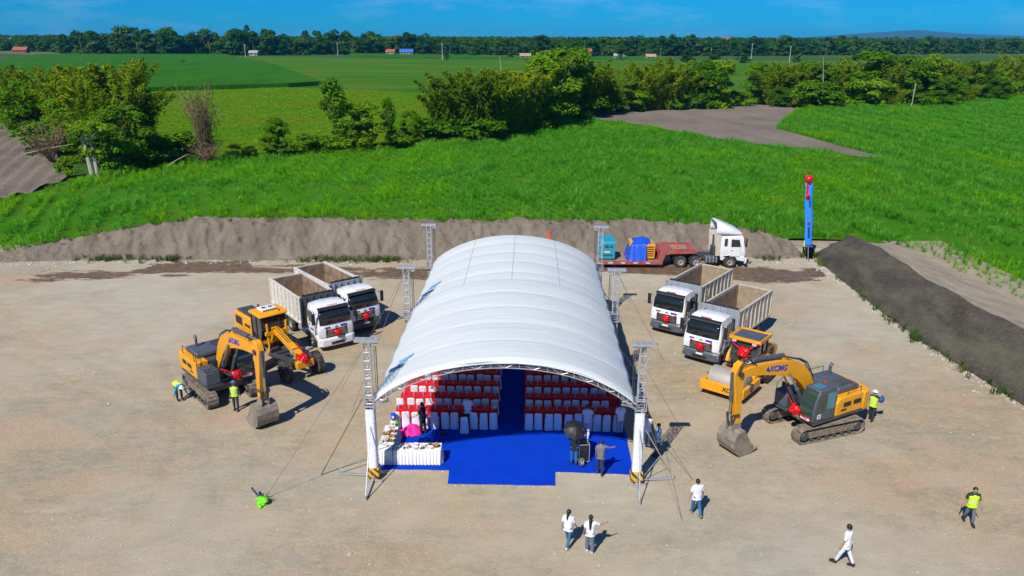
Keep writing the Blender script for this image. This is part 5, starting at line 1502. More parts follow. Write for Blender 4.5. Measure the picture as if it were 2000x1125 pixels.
me = bm_.data; b = bmesh.new(); b.from_mesh(me); bmesh.ops.delete(b, geom=[v for v in b.verts if not v.link_faces], context='VERTS'); b.to_mesh(me); b.free()
bm_.location = tent_pt(-5.0, 4.3, CAR); bm_.rotation_euler = (0, 0, .35)
tag(bm_, 'crumpled heap of magenta cloth on the carpet by the buffet', 'cloth')

# ================================================================== vehicles (local +x is forward, +y is left)
def tyre_prof(r, w, ri):
    return [(ri, -w * .36), (ri + .02, -w * .46), (r * .90, -w * .5), (r * .97, -w * .44), (r, -w * .30), (r, w * .30), (r * .97, w * .44), (r * .90, w * .5), (ri + .02, w * .46), (ri, w * .36)]
WHEELS = {}
def wheel_meshes(key, r, w, ri, lugs=0, rim_mat='rim_steel', hub=0.10, nuts=10):
    if key in WHEELS: return WHEELS[key]
    mb = MB(); mb.lathe(tyre_prof(r, w, ri), 28, axis='y', caps=False)
    for k in range(lugs):
        a = 2 * math.pi * k / lugs
        for s in (-1, 1):
            aa = a + (math.pi / lugs if s > 0 else 0)
            Mx = Matrix.Rotation(-aa, 4, 'Y') @ Matrix.Translation((r + .008, s * w * .26, 0)) @ Matrix.Rotation(s * .5, 4, 'X')
            mb.boxm(Mx, .05, w * .52, r * .085)
    ty_ = mb.mesh('tyre', 'rubber')
    mb = MB(); mb.lathe([(0.0, -.02), (ri * .35, -.03), (ri * .62, -.07), (ri * .80, -.02), (ri * .93, -w * .30), (ri + .012, -w * .40), (ri + .012, w * .40), (ri * .93, w * .34), (ri * .8, w * .12), (ri * .5, w * .10), (hub, w * .14), (hub * .9, w * .36), (0, w * .38)], 22, axis='y', caps=False)
    for k in range(nuts):
        a = 2 * math.pi * k / nuts
        mb.cyl((ri * .5 * math.cos(a), w * .10, ri * .5 * math.sin(a)), (ri * .5 * math.cos(a), w * .16, ri * .5 * math.sin(a)), .02, n=5)
    rm_ = mb.mesh('rim', rim_mat)
    WHEELS[key] = (ty_, rm_)
    return WHEELS[key]
def wheel(parent, key, x, y, z, out, steer=0.0, **kw):
    ty_, rm_ = wheel_meshes(key, **kw) if kw else WHEELS[key]
    o = bpy.data.objects.new('wheel', ty_); link(o, parent); o.location = (x, y, z)
    o.rotation_euler = (0, random.uniform(0, 3), (0 if out > 0 else math.pi) + steer)
    link(bpy.data.objects.new('rim', rm_), o)
    return o

def bow(parent, loc, face, r=0.26, seed=1, ribbons=(), name='red_bow'):
    """rosette of looped red satin; face = outward direction"""
    rr_ = random.Random(seed); mb = MB()
    f = Vector(face).normalized(); u = Vector((0, 0, 1)) if abs(f.z) < .9 else Vector((1, 0, 0))
    X_ = u.cross(f).normalized(); Y_ = f.cross(X_)
    c0 = Vector(loc)
    for ring, n, rad, lift in ((0, 13, r, .04), (1, 10, r * .72, .10), (2, 7, r * .42, .15)):
        for k in range(n):
            a = 2 * math.pi * (k + ring * .4) / n + rr_.uniform(-.15, .15)
            d = X_ * math.cos(a) + Y_ * math.sin(a); s = X_ * -math.sin(a) + Y_ * math.cos(a)
            wv_ = rad * rr_.uniform(.34, .55); L = rad * rr_.uniform(.7, 1.35)
            pts = [(0.05, .02), (.55, lift * 1.4 + .05), (1.0, lift + .02), (.62, lift * .3 - .01), (.05, .0)]
            V = []
            for (q, z) in pts:
                p0 = c0 + d * (L * q) + f * (z * r / .26)
                V += [p0 - s * wv_ * .5, p0 + s * wv_ * .5]
            mb.add(V, [(2 * i, 2 * i + 1, 2 * i + 3, 2 * i + 2) for i in range(4)])
    o = mb.build(name, 'red_satin', parent, 180)
    for path, w in ribbons:
        m2 = MB()
        pts = [Vector(p) for p in path]
        for a, b in zip(pts[:-1], pts[1:]): m2.bar(a, b, .012, w, up=(0, 0, 1))
        m2.build('ribbon', 'red_satin', o)
    return o

def put(parent, me, name, loc, rot):
    o = bpy.data.objects.new(name, me); link(o, parent); o.location = loc; o.rotation_euler = rot
    return o

# ---------------------------------------------------------------- dump trucks
tx_front = text_mesh('SANY', 0.15, 'blue_print', .004, .004) if False else None
def dump_truck(loc, rz, label, box_mat, rib_mat, front_mat, bumper_mat, seed, lining='box_dust'):
    e = empty('dump_truck', loc, rz, label, 'dump truck', 'dump trucks parked beside the tent')
    r = random.Random(seed)
    # cab shell: lofted sections along x so corners are rounded
    W = 1.22
    secs = [  # x, half width, z bottom, z top
        (-0.02, 1.10, .98, 1.62), (-0.06, 1.19, .95, 1.72), (-.16, W, .95, 1.95), (-.30, W, .95, 2.42), (-.46, W - .03, .95, 2.82), (-.62, W - .06, .95, 2.96), (-1.2, W - .05, .95, 3.02), (-1.9, W - .05, .95, 2.98), (-2.04, W - .09, .98, 2.90)]
    V = []; Fc = []; n = 20
    for (x, hw, zb, zt) in secs:
        for k in range(n):
            a = 2 * math.pi * (k + .5) / n
            q = (abs(math.cos(a)) ** 9 + abs(math.sin(a)) ** 9) ** (-1 / 9)
            y = hw * q * math.cos(a); z = (zb + zt) / 2 + (zt - zb) / 2 * q * math.sin(a)
            if z > 1.85: y *= 1 - .045 * (z - 1.85)
            V.append((x, y, z))
    for j in range(len(secs) - 1):
        for k in range(n): Fc.append((j * n + k, j * n + (k + 1) % n, (j + 1) * n + (k + 1) % n, (j + 1) * n + k))
    Fc.append(tuple(range(n))); Fc.append(tuple(range((len(secs) - 1) * n, len(secs) * n)))
    cab = MB().add(V, Fc).build('cab', 'white_paint', e, 40)
    # lower cab skirt with the wheel arch cut out of it
    for s in (-1, 1):
        mb = MB(); arc = [(-1.45 + .66 * math.cos(a), .53 + .66 * math.sin(a)) for a in np.linspace(0.35, math.pi - .35, 12)]
        mb.prism([(-.10, .60), (-.10, 1.04), (-2.04, 1.04), (-2.04, .72)] + arc[::-1], s * 1.20, s * 1.02); mb.build('wheel_arch', 'white_paint', e)
        d = MB().prism([(-.62, 1.08), (-.62, 1.78), (-.52, 1.86), (-.78, 2.72), (-1.55, 2.76), (-1.55, 1.08)], s * 1.215, s * 1.236).build('door', 'white_paint', e, bevel=.006)
        MB().prism([(-.66, 1.84), (-.86, 2.58), (-1.50, 2.62), (-1.50, 1.84)], s * 1.217, s * 1.247).build('window', 'dark_glass', d)
        MB().box(-1.48, -1.32, min(s * 1.237, s * 1.265), max(s * 1.237, s * 1.265), 1.62, 1.67).build('handle', 'black_plastic', d)
        MB().box(-1.30, -.80, min(s * 1.237, s * 1.2405), max(s * 1.237, s * 1.2405), 1.32, 1.44).build('door_lettering', 'blue_print', d)
        MB().prism([(-1.64, 2.05), (-1.64, 2.58), (-1.86, 2.58), (-1.86, 2.05)], s * 1.14, s * 1.222).build('side_window', 'dark_glass', cab)
        mb = MB(); mb.bar((-.30, s * 1.15, 2.66), (-.18, s * 1.46, 2.62), .04); mb.bar((-.30, s * 1.2, 1.98), (-.18, s * 1.46, 2.02), .04); mb.box(-.24, -.14, s * 1.45 - .11, s * 1.45 + .11, 1.95, 2.70)
        mb.build('mirror', 'black_plastic', e, bevel=.02)
        mb = MB(); mb.box(-1.98, -.20, min(s * .98, s * 1.19), max(s * .98, s * 1.19), .42, .50) if False else None
        MB().prism([(-.02, .62), (.02, .66), (.01, .88), (-.04, .90)], s * .72, s * 1.16).build('headlight', 'lamp_glass', e)
        MB().box(-.012, .03, s * .93 - .18, s * .93 + .18, .47, .56).build('fog_lamp', 'lamp_glass', e)
        mb = MB()
        for z in (.34, .62): mb.box(-.78, -.30, s * 1.06 - .10, s * 1.06 + .10, z, z + .05)
        mb.build('step', 'black_plastic', e)
    # windscreen follows the raked front
    mb = MB(); nn = 10; rows_ = [(-.095, 1.84, 1.09), (-.235, 2.40, 1.07), (-.375, 2.72, 1.02)]
    for i in range(nn + 1):
        f = -1 + 2 * i / nn; b = .03 * (1 - abs(f) ** 3) - .02 * abs(f) ** 8
        for (x, z, hw) in rows_: mb.v.append((x + b, f * hw, z))
    for i in range(nn):
        for k in range(2): mb.f.append((3 * i + k, 3 * i + 3 + k, 3 * i + 4 + k, 3 * i + 1 + k)); mb.m.append(0)
    ws = mb.build('windscreen', 'dark_glass', e, 60); md = ws.modifiers.new('t', 'SOLIDIFY'); md.thickness = .05; md.offset = 0
    mb = MB()
    for y in (-.55, .15): mb.bar((-.03, y, 1.87), (-.11, y + .5, 2.12), .02, .02)
    mb.build('wiper', 'black_plastic', ws)
    MB().prism([(-.36, 2.74), (-.24, 2.76), (-.28, 2.84), (-.52, 2.90)], -1.04, 1.04).build('sun_visor', 'black_plastic', e)
    # grille with bright slats
    g = MB().prism([(-.03, .96), (.02, .98), (-.01, 1.48), (-.06, 1.52)], -.74, .74).build('grille', 'black_plastic', e)
    for k in range(4):
        z = 1.06 + k * .105
        mb = MB(); mb.box(.005, .035, -.70 + .03 * k, .70 - .03 * k, z, z + .032); mb.build('grille_slat', 'chrome', g)
    mb = MB(); mb.prism([(-.13, 1.60), (0, 1.74), (.13, 1.60), (.06, 1.60), (0, 1.66), (-.06, 1.60)], -.02, .02, axis='x'); mb.build('emblem', 'chrome', e)
    MB().box(-.02, .012, .28, .72, 1.60, 1.71).build('front_lettering', 'blue_print', e)
    MB().box(-.02, .012, -.80, -.45, 1.62, 1.69).build('front_lettering', 'navy_print', e)
    # bumper
    V = []; Fc = []
    for i in range(13):
        f = -1 + i / 6; x = .06 * (1 - f ** 4) ; xx = x if abs(f) < 1 else -.12
        V += [(xx - .02, f * 1.23, .36), (xx + .06, f * 1.23, .46), (xx + .06, f * 1.23, .84), (xx - .02, f * 1.23, .95), (-.35, f * 1.23, .95), (-.35, f * 1.23, .36)]
    for i in range(12):
        for k in range(6): Fc.append((i * 6 + k, i * 6 + (k + 1) % 6, (i + 1) * 6 + (k + 1) % 6, (i + 1) * 6 + k))
    Fc += [tuple(range(6)), tuple(range(72, 78))]
    bmp = MB().add(V, Fc).build('bumper', bumper_mat, e, 30)
    MB().box(.125, .14, -.46, .46, .50, .66).build('lower_grille', 'black_plastic', bmp)
    MB().box(.141, .155, -.22, .22, .70, .82).build('number_plate', 'porcelain', bmp)
    # chassis
    mb = MB()
    for s in (-1, 1): mb.box(-8.0, -1.0, s * .42 - .05, s * .42 + .05, .72, 1.02)
    for x in (-2.3, -3.6, -5.0, -6.4, -7.9): mb.box(x - .06, x + .06, -.36, .36, .76, .96)
    for x in (-5.05, -6.42): mb.cyl((x, -.9, .53), (x, .9, .53), .11, n=8)
    mb.cyl((-1.45, -.9, .50), (-1.45, .9, .50), .07, n=8)
    mb.build('chassis', 'dark_grey', e)
    MB().cyl((-2.4, -.85, .72), (-3.7, -.85, .72), .31, n=16).build('fuel_tank', 'aluminium', e)
    MB().box(-3.3, -2.4, .58, 1.12, .50, 1.0).build('battery_box', 'dark_grey', e, bevel=.03)
    mb = MB(); mb.box(-2.42, -2.14, -1.1, 1.1, 1.05, 2.55); mb.cyl((-2.28, -.9, 2.5), (-2.28, -.9, 2.85), .07, n=8); mb.cyl((-2.28, .75, 2.3), (-2.28, .75, 2.62), .12, n=8)
    mb.build('air_intake', 'black_plastic', e)
    for y, o in ((-1.05, -1), (1.05, 1)):
        wheel(e, 'truck', -1.45, y, .53, o, 0, r=.53, w=.31, ri=.29)
    for x in (-5.05, -6.42):
        for y, o in ((-1.06, -1), (-.72, -1), (.72, 1), (1.06, 1)): wheel(e, 'truck', x, y, .53, o)
    for s in (-1, 1):
        mb = MB(); arc = [(.64 * math.cos(a), .64 * math.sin(a)) for a in np.linspace(.3, math.pi - .3, 9)]
        for cx in (-5.05, -6.42):
            for a, b in zip(arc[:-1], arc[1:]): mb.add([(cx + a[0], s * .58, .53 + a[1]), (cx + b[0], s * .58, .53 + b[1]), (cx + b[0], s * 1.22, .53 + b[1]), (cx + a[0], s * 1.22, .53 + a[1])], [(0, 1, 2, 3)])
        mb.build('mudguard', 'dark_grey', e, 60)
    # tipping body: open box with ribbed sides
    x0, x1, z0, z1, hw = -8.30, -2.58, 1.16, 2.92, 1.23
    mb = MB(); t_ = .06
    mb.box(x0, x1, -hw + .08, hw - .08, z0, z0 + .07)
    body = mb.build('tipping_body', rib_mat, e)
    for s in (-1, 1):
        a, b = sorted((s * hw, s * (hw - t_)))
        sp = MB().box(x0, x1, a, b, z0 + .075, z1).build('side_panel', rib_mat, body)
        a, b = sorted((s * (hw - t_ - .004), s * (hw - t_ - .02)))
        MB().box(x0 + .05, x1 - .05, a, b, z0 + .08, z1 - .05).build('side_lining', lining, body)
        a, b = sorted((s * (hw + .07), s * (hw - .06)))
        MB().box(x0 - .02, x1 + .02, a, b, z1 + .003, z1 + .10).build('top_rail', rib_mat, body)
        a, b = sorted((s * (hw + .075), s * (hw + .003)))
        MB().box(x0, x1, a, b, z0 - .02, z0 + .14).build('bottom_rail', rib_mat, body)
        nr = 9
        for k in range(nr):
            x = x0 + .06 + (x1 - x0 - .12) * k / (nr - 1)
            MB().box(x - .05, x + .05, a, b, z0 + .145, z1).build('rib', rib_mat, body)
        if s < 0 or True:
            mb = MB()
            for z in (1.5, 1.85, 2.2, 2.55): mb.box(x1 - .98, x1 - .62, s * (hw + .10) - .012, s * (hw + .10) + .012, z, z + .025)
            for x in (x1 - .98, x1 - .62): mb.box(x - .012, x + .012, s * (hw + .10) - .014, s * (hw + .10) + .014, 1.4, 2.7)
            mb.build('ladder', rib_mat, body)
    fw = MB().box(x1 + .004, x1 + .07, -hw - .05, hw + .05, z0 - .05, z1 + .20).build('front_wall', front_mat, body)
    for y in (-.95, -.48, 0, .48, .95): MB().box(x1 + .073, x1 + .13, y - .05, y + .05, z0, z1 + .18).build('stiffener', front_mat, body)
    MB().box(x1 - .016, x1 + .002, -hw + .09, hw - .09, z0 + .08, z1 + .15).build('front_lining', 'rust', body)
    MB().box(x0 + .05, x1 - .02, -hw + .1, hw - .1, z0 + .073, z0 + .10).build('floor_lining', 'rust', body)
    tg_ = MB().box(x0 - .08, x0 - .004, -hw - .02, hw + .02, z0 + .02, z1 + .04).build('tailgate', rib_mat, body)
    MB().box(x0 + .002, x0 + .02, -hw + .09, hw - .09, z0 + .09, z1 - .02).build('tailgate_lining', lining, body)
    # rolled tarp along the front wall
    mb = MB(); mb.tube([(x1 - .06, -hw + .1 + k * .16, z1 + .24 + .03 * math.sin(k * 2.1 + seed)) for k in range(15)], .085, 7)
    mb.build('rolled_tarp', 'black_plastic', body)
    MB().cyl((x1 + .1, -hw - .1, z0 - .05), (x1 + .1, -hw - .1, z1 + .18), .07, n=8).build('lift_post', front_mat, body)
    MB().cyl((x1 + .24, 0, .95), (x1 + .24, 0, z1 - .1), .14, .11, 12).build('hoist_cylinder', 'grey_steel', e)
    bow(e, (.10, 0.02, 1.22), (1, 0, .1), .25, seed, ribbons=[([(.05, -.02, 1.26), (.0, -.62, 1.52), (-.12, -1.18, 1.70), (-.55, -1.262, 1.72)], .045), ([(.05, .02, 1.26), (.0, .62, 1.52), (-.12, 1.18, 1.70), (-.55, 1.262, 1.72)], .045)])
    mb = MB(); mb.box(-.5, -.46, -.35, .35, 2.965, 3.0)
    mb.build('roof_lamps', 'amber', e)
    return e
def hd(x, y): return math.atan2(y, x)
dump_truck((-11.35, 46.45, 0), hd(.60, -.80), 'white dump truck with cream tipper, white bumper and red bow, beside the grader', 'offwhite_steel', 'offwhite_steel', 'mid_grey', 'white_paint', 1, 'rust')
dump_truck((-10.05, 49.5, 0), hd(.64, -.77), 'white dump truck with dark bumper behind the one next to the grader', 'offwhite_steel', 'offwhite_steel', 'grey_steel', 'dark_grey', 2, 'rust')
dump_truck((11.75, 44.3, 0), hd(-.62, -.785), 'white dump truck with beige tipper parked next to the road roller', 'cream_steel', 'cream_steel', 'grey_steel', 'mid_grey', 3)
dump_truck((10.55, 49.2, 0), hd(-.60, -.80), 'white dump truck with beige tipper behind the one by the road roller', 'cream_steel', 'cream_steel', 'grey_steel', 'mid_grey', 4)

# ---------------------------------------------------------------- excavators
XT = text_mesh('XCMG', 0.42, 'blue_print', .006, .012, .12)
XS = text_mesh('XCMG', 0.34, 'black_print', .006, .012, .1)
def boom_loft(path, hw):
    """box section along a path in the x-z plane: (x, z, half height)"""
    V = []; Fc = []
    N_ = len(path)
    for i, (x, z, h) in enumerate(path):
        a = path[max(i - 1, 0)]; b = path[min(i + 1, N_ - 1)]
        d = Vector((b[0] - a[0], 0, b[1] - a[1])).normalized(); nrm = Vector((-d.z, 0, d.x))
        for (sy, sh) in ((-1, -1), (1, -1), (1, 1), (-1, 1)):
            V.append(Vector((x, sy * hw, z)) + nrm * sh * h)
    for i in range(N_ - 1):
        for k in range(4): Fc.append((i * 4 + k, i * 4 + (k + 1) % 4, (i + 1) * 4 + (k + 1) % 4, (i + 1) * 4 + k))
    Fc += [(0, 1, 2, 3), tuple(range(4 * N_ - 4, 4 * N_))]
    return MB().add(V, Fc)
def excavator(loc, rz, track_rot, label, seed):
    e = empty('excavator', loc, rz, label, 'excavator', 'yellow excavators with red bows')
    # crawler tracks
    for s in (-1, 1):
        L, rad, w = 3.35, .40, .60
        mb = MB(); per = 2 * L + 2 * math.pi * rad; n = 46
        for k in range(n):
            d = per * k / n
            if d < L: x, z, a = -L / 2 + d, 2 * rad, 0
            elif d < L + math.pi * rad: q = (d - L) / rad; x, z, a = L / 2 + rad * math.sin(q), rad + rad * math.cos(q), q
            elif d < 2 * L + math.pi * rad: x, z, a = L / 2 - (d - L - math.pi * rad), 0, math.pi
            else: q = (d - 2 * L - math.pi * rad) / rad; x, z, a = -L / 2 - rad * math.sin(q), rad - rad * math.cos(q), math.pi + q
            Mx = Matrix.Translation((x, s * 1.19, z + .05)) @ Matrix.Rotation(a, 4, 'Y')
            mb.boxm(Mx, per / n * .93, w, .045); mb.boxm(Mx @ Matrix.Translation((.04, 0, .035)), .025, w, .035)
        tr = mb.build('track', 'track_steel', e); tr.rotation_euler = (0, 0, track_rot)
        tr['kind'] = 'stuff'
        mb = MB(); mb.box(-1.5, 1.5, s * 1.19 - .20, s * 1.19 + .20, .28, .66); mb.build('track_frame', 'track_steel', tr)
        for x, nm in ((-L / 2, 'sprocket'), (L / 2, 'idler')):
            mb = MB(); mb.lathe([(0, -.26), (.20, -.26), (.34, -.10), (.36, 0), (.34, .10), (.20, .26), (0, .26)], 16, axis='y', c=(x, s * 1.19, rad + .05)); mb.build(nm, 'dark_grey', tr)
        for k in range(6):
            MB().cyl((-1.2 + k * .48, s * 1.19 - .24, .17), (-1.2 + k * .48, s * 1.19 + .24, .17), .10, n=10).build('roller', 'dark_grey', tr)
    mb = MB(); mb.box(-.75, .75, -1.0, 1.0, .42, .80); mb.cyl((0, 0, .80), (0, 0, 1.04), .62, n=24); mb.build('undercarriage', 'track_steel', e).rotation_euler = (0, 0, track_rot)
    # upper structure
    mb = MB(); mb.prism([(-2.4, -1.34), (-2.4, 1.34), (1.55, 1.34), (1.55, .42), (1.0, .36), (1.0, -.36), (1.55, -.42), (1.55, -1.34)], 1.04, 1.20, axis='z'); mb.build('deck', 'dark_grey', e, bevel=.02)
    cw = []
    for k in range(15):
        a = -math.pi / 2 - math.pi * k / 14 * 1.0
        a = math.pi / 2 + math.pi * k / 14
        cw.append((-1.98 + .78 * math.cos(a) * abs(math.cos(a)) ** -.45 if abs(math.cos(a)) > 1e-3 else -1.98, 1.36 * math.sin(a) * max(1e-3, abs(math.sin(a))) ** -.5))
    mb = MB(); mb.prism(cw, 1.06, 2.16, axis='z'); cwt = mb.build('counterweight', 'yellow_paint', e, bevel=.09)
    # machinery housing: yellow sides, dark hood
    for s in (-1, 1):
        mb = MB(); mb.prism([(-1.96, 1.21), (-1.96, 2.14), (-.25, 2.14), (.0, 1.9), (.0, 1.21)] if s > 0 else [(-1.96, 1.21), (-1.96, 2.14), (.15, 2.14), (.22, 1.21)], s * 1.34, s * .62); sp = mb.build('side_panel', 'yellow_paint', e, bevel=.03)
        for k in range(2):
            a, b = sorted((s * 1.343, s * 1.36)); MB().box(-1.80 + k * .75, -1.25 + k * .75, a, b, 1.62, 1.86).build('louvre', 'black_plastic', sp)
        a, b = sorted((s * 1.343, s * 1.352)); MB().box(-.75, -.35, a, b, 1.40, 1.50).build('model_lettering', 'black_print', sp)
    mb = MB(); mb.box(-1.96, .10, -.615, .42, 1.21, 2.10); mb.build('engine_bay', 'dark_grey', e)
    mb = MB(); mb.prism([(-2.05, 2.15), (-2.05, 2.38), (-1.95, 2.48), (-.55, 2.48), (-.45, 2.40), (-.42, 2.15)], -1.02, .95); mb.build('engine_hood', 'mid_grey', e, bevel=.08)
    mb = MB(); mb.cyl((-1.55, -.55, 2.44), (-1.55, -.55, 2.95), .075, n=10); mb.cyl((-1.55, -.55, 2.92), (-1.68, -.55, 3.10), .085, n=10); mb.build('exhaust_pipe', 'mid_grey', e)
    mb = MB()
    for k in range(3): mb.cyl((-1.0 - k * .28, .2, 2.46), (-1.0 - k * .28, .75, 2.46), .12, n=10)
    mb.build('air_cleaner', 'dark_grey', e)
    mb = MB(); mb.box(.24, 1.52, -1.34, -.52, 1.21, 1.98); mb.build('fuel_tank', 'mid_grey', e, bevel=.06)
    mb = MB(); mb.box(1.0, 1.5, -1.30, -.56, 1.99, 2.02); mb.build('step_plate', 'dark_grey', e)
    mb = MB()
    for pth in ([(.25, -1.30, 1.98), (.25, -1.30, 2.70), (.9, -1.30, 2.70), (1.45, -1.30, 2.3), (1.48, -1.30, 1.98)], [(-1.9, -1.25, 2.14), (-1.9, -1.25, 2.6), (-.2, -1.25, 2.6), (-.2, -1.25, 2.14)], [(-1.9, 1.2, 2.14), (-1.9, 1.2, 2.42), (-.9, 1.2, 2.42), (-.9, 1.2, 2.14)]):
        mb.tube(pth, .02, 5)
    mb.build('handrail', 'dark_grey', e)
    # cab
    C0 = [(.12, 1.21), (.12, 2.78), (.30, 2.92), (1.36, 2.92), (1.62, 2.30), (1.70, 1.80), (1.66, 1.21)]
    cab = MB().prism(C0, .44, 1.36).build('cab', 'mid_grey', e, bevel=.05)
    MB().prism([(1.405, 2.86), (1.665, 2.30), (1.735, 1.80), (1.71, 1.42), (1.66, 1.42), (1.685, 1.80), (1.615, 2.29), (1.36, 2.84)], .52, 1.28).build('windscreen', 'green_glass', cab)
    d = MB().prism([(.86, 1.36), (.86, 2.76), (1.30, 2.76), (1.53, 2.26), (1.60, 1.80), (1.58, 1.36)], 1.362, 1.385).build('door', 'mid_grey', cab)
    MB().prism([(.93, 1.72), (.93, 2.68), (1.26, 2.68), (1.47, 2.24), (1.53, 1.80), (1.53, 1.72)], 1.366, 1.397).build('door_window', 'green_glass', d)
    MB().prism([(.22, 1.80), (.22, 2.68), (.78, 2.68), (.78, 1.80)], 1.35, 1.378).build('side_window', 'skylight_glass', cab)
    MB().prism([(.24, 1.72), (.24, 2.70), (1.28, 2.70), (1.5, 2.26), (1.56, 1.72)], .42, .436).build('inner_window', 'green_glass', cab)
    MB().box(.70, 1.20, .66, 1.16, 2.905, 2.945).build('roof_hatch', 'skylight_glass', cab)
    MB().box(.095, .118, .55, 1.25, 1.75, 2.70).build('rear_window', 'green_glass', cab)
    mb = MB(); mb.lathe([(0, 2.92), (.07, 2.92), (.07, 3.02), (.05, 3.06), (0, 3.06)], 10, c=(.35, .75, 0)); mb.build('beacon', 'red_lamp', cab)
    MB().add([(1.20, 1.400, 1.42), (1.46, 1.400, 1.42), (1.46, 1.400, 1.66), (1.20, 1.400, 1.66)], [(0, 1, 2, 3)]).build('door_placard', 'porcelain', d, None)
    MB().add([(1.28, 1.404, 1.48), (1.38, 1.404, 1.48), (1.38, 1.404, 1.60), (1.28, 1.404, 1.60)], [(0, 1, 2, 3)]).build('placard_print', 'blue_print', d, None)
    mb = MB(); mb.bar((1.3, -.55, 2.0), (1.62, -.75, 2.55), .03); mb.box(1.56, 1.62, -.86, -.62, 2.3, 2.62); mb.build('mirror', 'black_plastic', e)
    # boom, stick, bucket
    BM = [(.35, 1.75, .17), (.72, 2.42, .30), (1.12, 3.06, .37), (1.65, 3.58, .41), (2.35, 3.90, .42), (3.2, 4.10, .37), (4.2, 4.24, .30), (5.1, 4.30, .24), (5.75, 4.28, .18)]
    boom = boom_loft(BM, .21).build('boom', 'yellow_paint', e, 25, bevel=.02)
    for s in (-1, 1):
        put(boom, XT, 'lettering', (3.25, s * .219, 4.10), (R(90), R(-8) if s < 0 else R(8), 0) if s < 0 else (R(90), R(8), R(180)))
        MB().cyl((5.7, s * .212, 4.28), (5.7, s * .27, 4.28), .14, n=12).build('pin', 'dark_grey', boom)
        ex, ez = (0, 0) if s < 0 else (1.38, .24); mb = MB(); mb.prism([(2.46 + ex, 3.92 + ez), (2.58 + ex, 4.12 + ez), (2.70 + ex, 3.95 + ez), (2.58 + ex, 3.82 + ez)], s * .212, s * .224); mb.build('emblem', 'navy_print', boom)
    ST = [(5.52, 4.84, .14), (5.60, 4.64, .30), (5.72, 4.28, .34), (5.72, 3.8, .30), (5.64, 2.9, .21), (5.54, 1.95, .16), (5.50, 1.58, .13)]
    stick = boom_loft(ST, .17).build('stick', 'yellow_paint', e, 25, bevel=.02)
    def ram(a, b, ra, rb, f, nm, par):
        a, b = Vector(a), Vector(b); m_ = a + (b - a) * f
        o = MB().cyl(a, m_, ra, n=12).build(nm, 'mid_grey', par)
        MB().cyl(m_, b, rb, n=10).build('rod', 'rod_steel', o)
        return o
    for s in (-1, 1): ram((1.0, s * .34, 1.42), (2.5, s * .29, 3.72), .10, .06, .58, 'boom_cylinder', e)
    ram((2.75, 0, 4.62), (5.52, 0, 4.90), .115, .06, .70, 'stick_cylinder', e)
    mb = MB(); mb.box(2.62, 2.88, -.10, .10, 4.34, 4.66); mb.build('bracket', 'yellow_paint', boom)
    ram((6.02, 0, 4.40), (6.0, 0, 2.16), .10, .055, .66, 'bucket_cylinder', e)
    mb = MB()
    for s in (-1, 1): mb.bar((5.54, s * .2, 2.10), (6.0, s * .2, 2.16), .05, .13); mb.bar((6.0, s * .14, 2.16), (5.88, s * .14, 1.55), .05, .13)
    mb.build('linkage', 'dark_grey', e)
    mb = MB()
    for y, lift in ((-.12, .0), (-.04, .06), (.05, .1), (.12, .03)):
        mb.tube([(.5, y, 2.2), (.55, y, 3.1), (1.05, y, 3.85 + lift), (1.6, y, 4.15 + lift), (2.3, y, 4.42), (2.8, y, 4.6)], .022, 5)
        mb.tube([(4.7, y + .08, 4.56), (5.2, y + .12, 4.9 + lift), (5.7, y + .12, 4.8), (5.9, y + .16, 4.3)], .02, 5)
    mb.build('hoses', 'black_plastic', e)
    # bucket: curved shell with side plates and teeth
    arc = [(5.40, 1.40), (5.72, 1.42), (5.98, 1.22), (6.08, .92), (6.06, .58), (5.92, .28), (5.66, .09), (5.30, .05), (4.92, .10), (4.66, .20)]
    cx, cz = 5.45, .75
    mb = MB(); hw = .60; na_ = len(arc)
    inn = [(cx + (p_[0] - cx) * .93, cz + (p_[1] - cz) * .93) for p_ in arc]
    for i in range(na_ - 1):
        a, b, c_, d_ = arc[i], arc[i + 1], inn[i + 1], inn[i]
        V = [(p_[0], -hw, p_[1]) for p_ in (a, b, c_, d_)] + [(p_[0], hw, p_[1]) for p_ in (a, b, c_, d_)]
        mb.add(V, [(0, 1, 2, 3), (7, 6, 5, 4), (0, 4, 5, 1), (3, 2, 6, 7)] + ([(0, 3, 7, 4)] if i == 0 else []) + ([(1, 5, 6, 2)] if i == na_ - 2 else []))
    bk = mb.build('bucket', 'bucket_steel', e, 40)
    for s in (-1, 1):
        mb = MB(); mb.prism([(p_[0], p_[1]) for p_ in inn], s * hw, s * (hw - .04)); mb.build('side_plate', 'bucket_steel', bk)
        mb = MB(); mb.prism([(5.36, 1.38), (5.42, 1.68), (5.94, 1.66), (5.92, 1.26)], s * .22, s * .17); mb.build('bucket_ear', 'bucket_steel', bk)
    for k in range(5):
        y = -hw + .08 + k * (2 * hw - .16) / 4
        mb = MB(); p_ = arc[-1]; mb.bar((p_[0] + .06, y, p_[1] - .02), (p_[0] - .20, y, p_[1] + .07), .09, .07); mb.build('tooth', 'bucket_steel', bk)
    # red bow on the deck front
    bow(e, (1.78, .30, 1.55), (1, .1, .2), .30, seed, ribbons=[([(1.72, .25, 1.58), (1.66, -.2, 1.9), (1.5, -.6, 2.1)], .07), ([(1.76, .4, 1.5), (1.74, .9, 1.36), (1.70, 1.3, 1.34)], .07)])
    MB().box(1.715, 1.73, .62, 1.16, 1.26, 1.40).build('front_placard', 'porcelain', e)
    return e
excavator((-16.7, 40.2, 0), hd(.675, -.738), -0.04, 'yellow excavator with bucket down, standing in front of the grader', 1)
excavator((15.8, 36.2, 0), hd(-.88, -.475), R(-8), 'yellow excavator with grey cab in front of the road roller', 2)

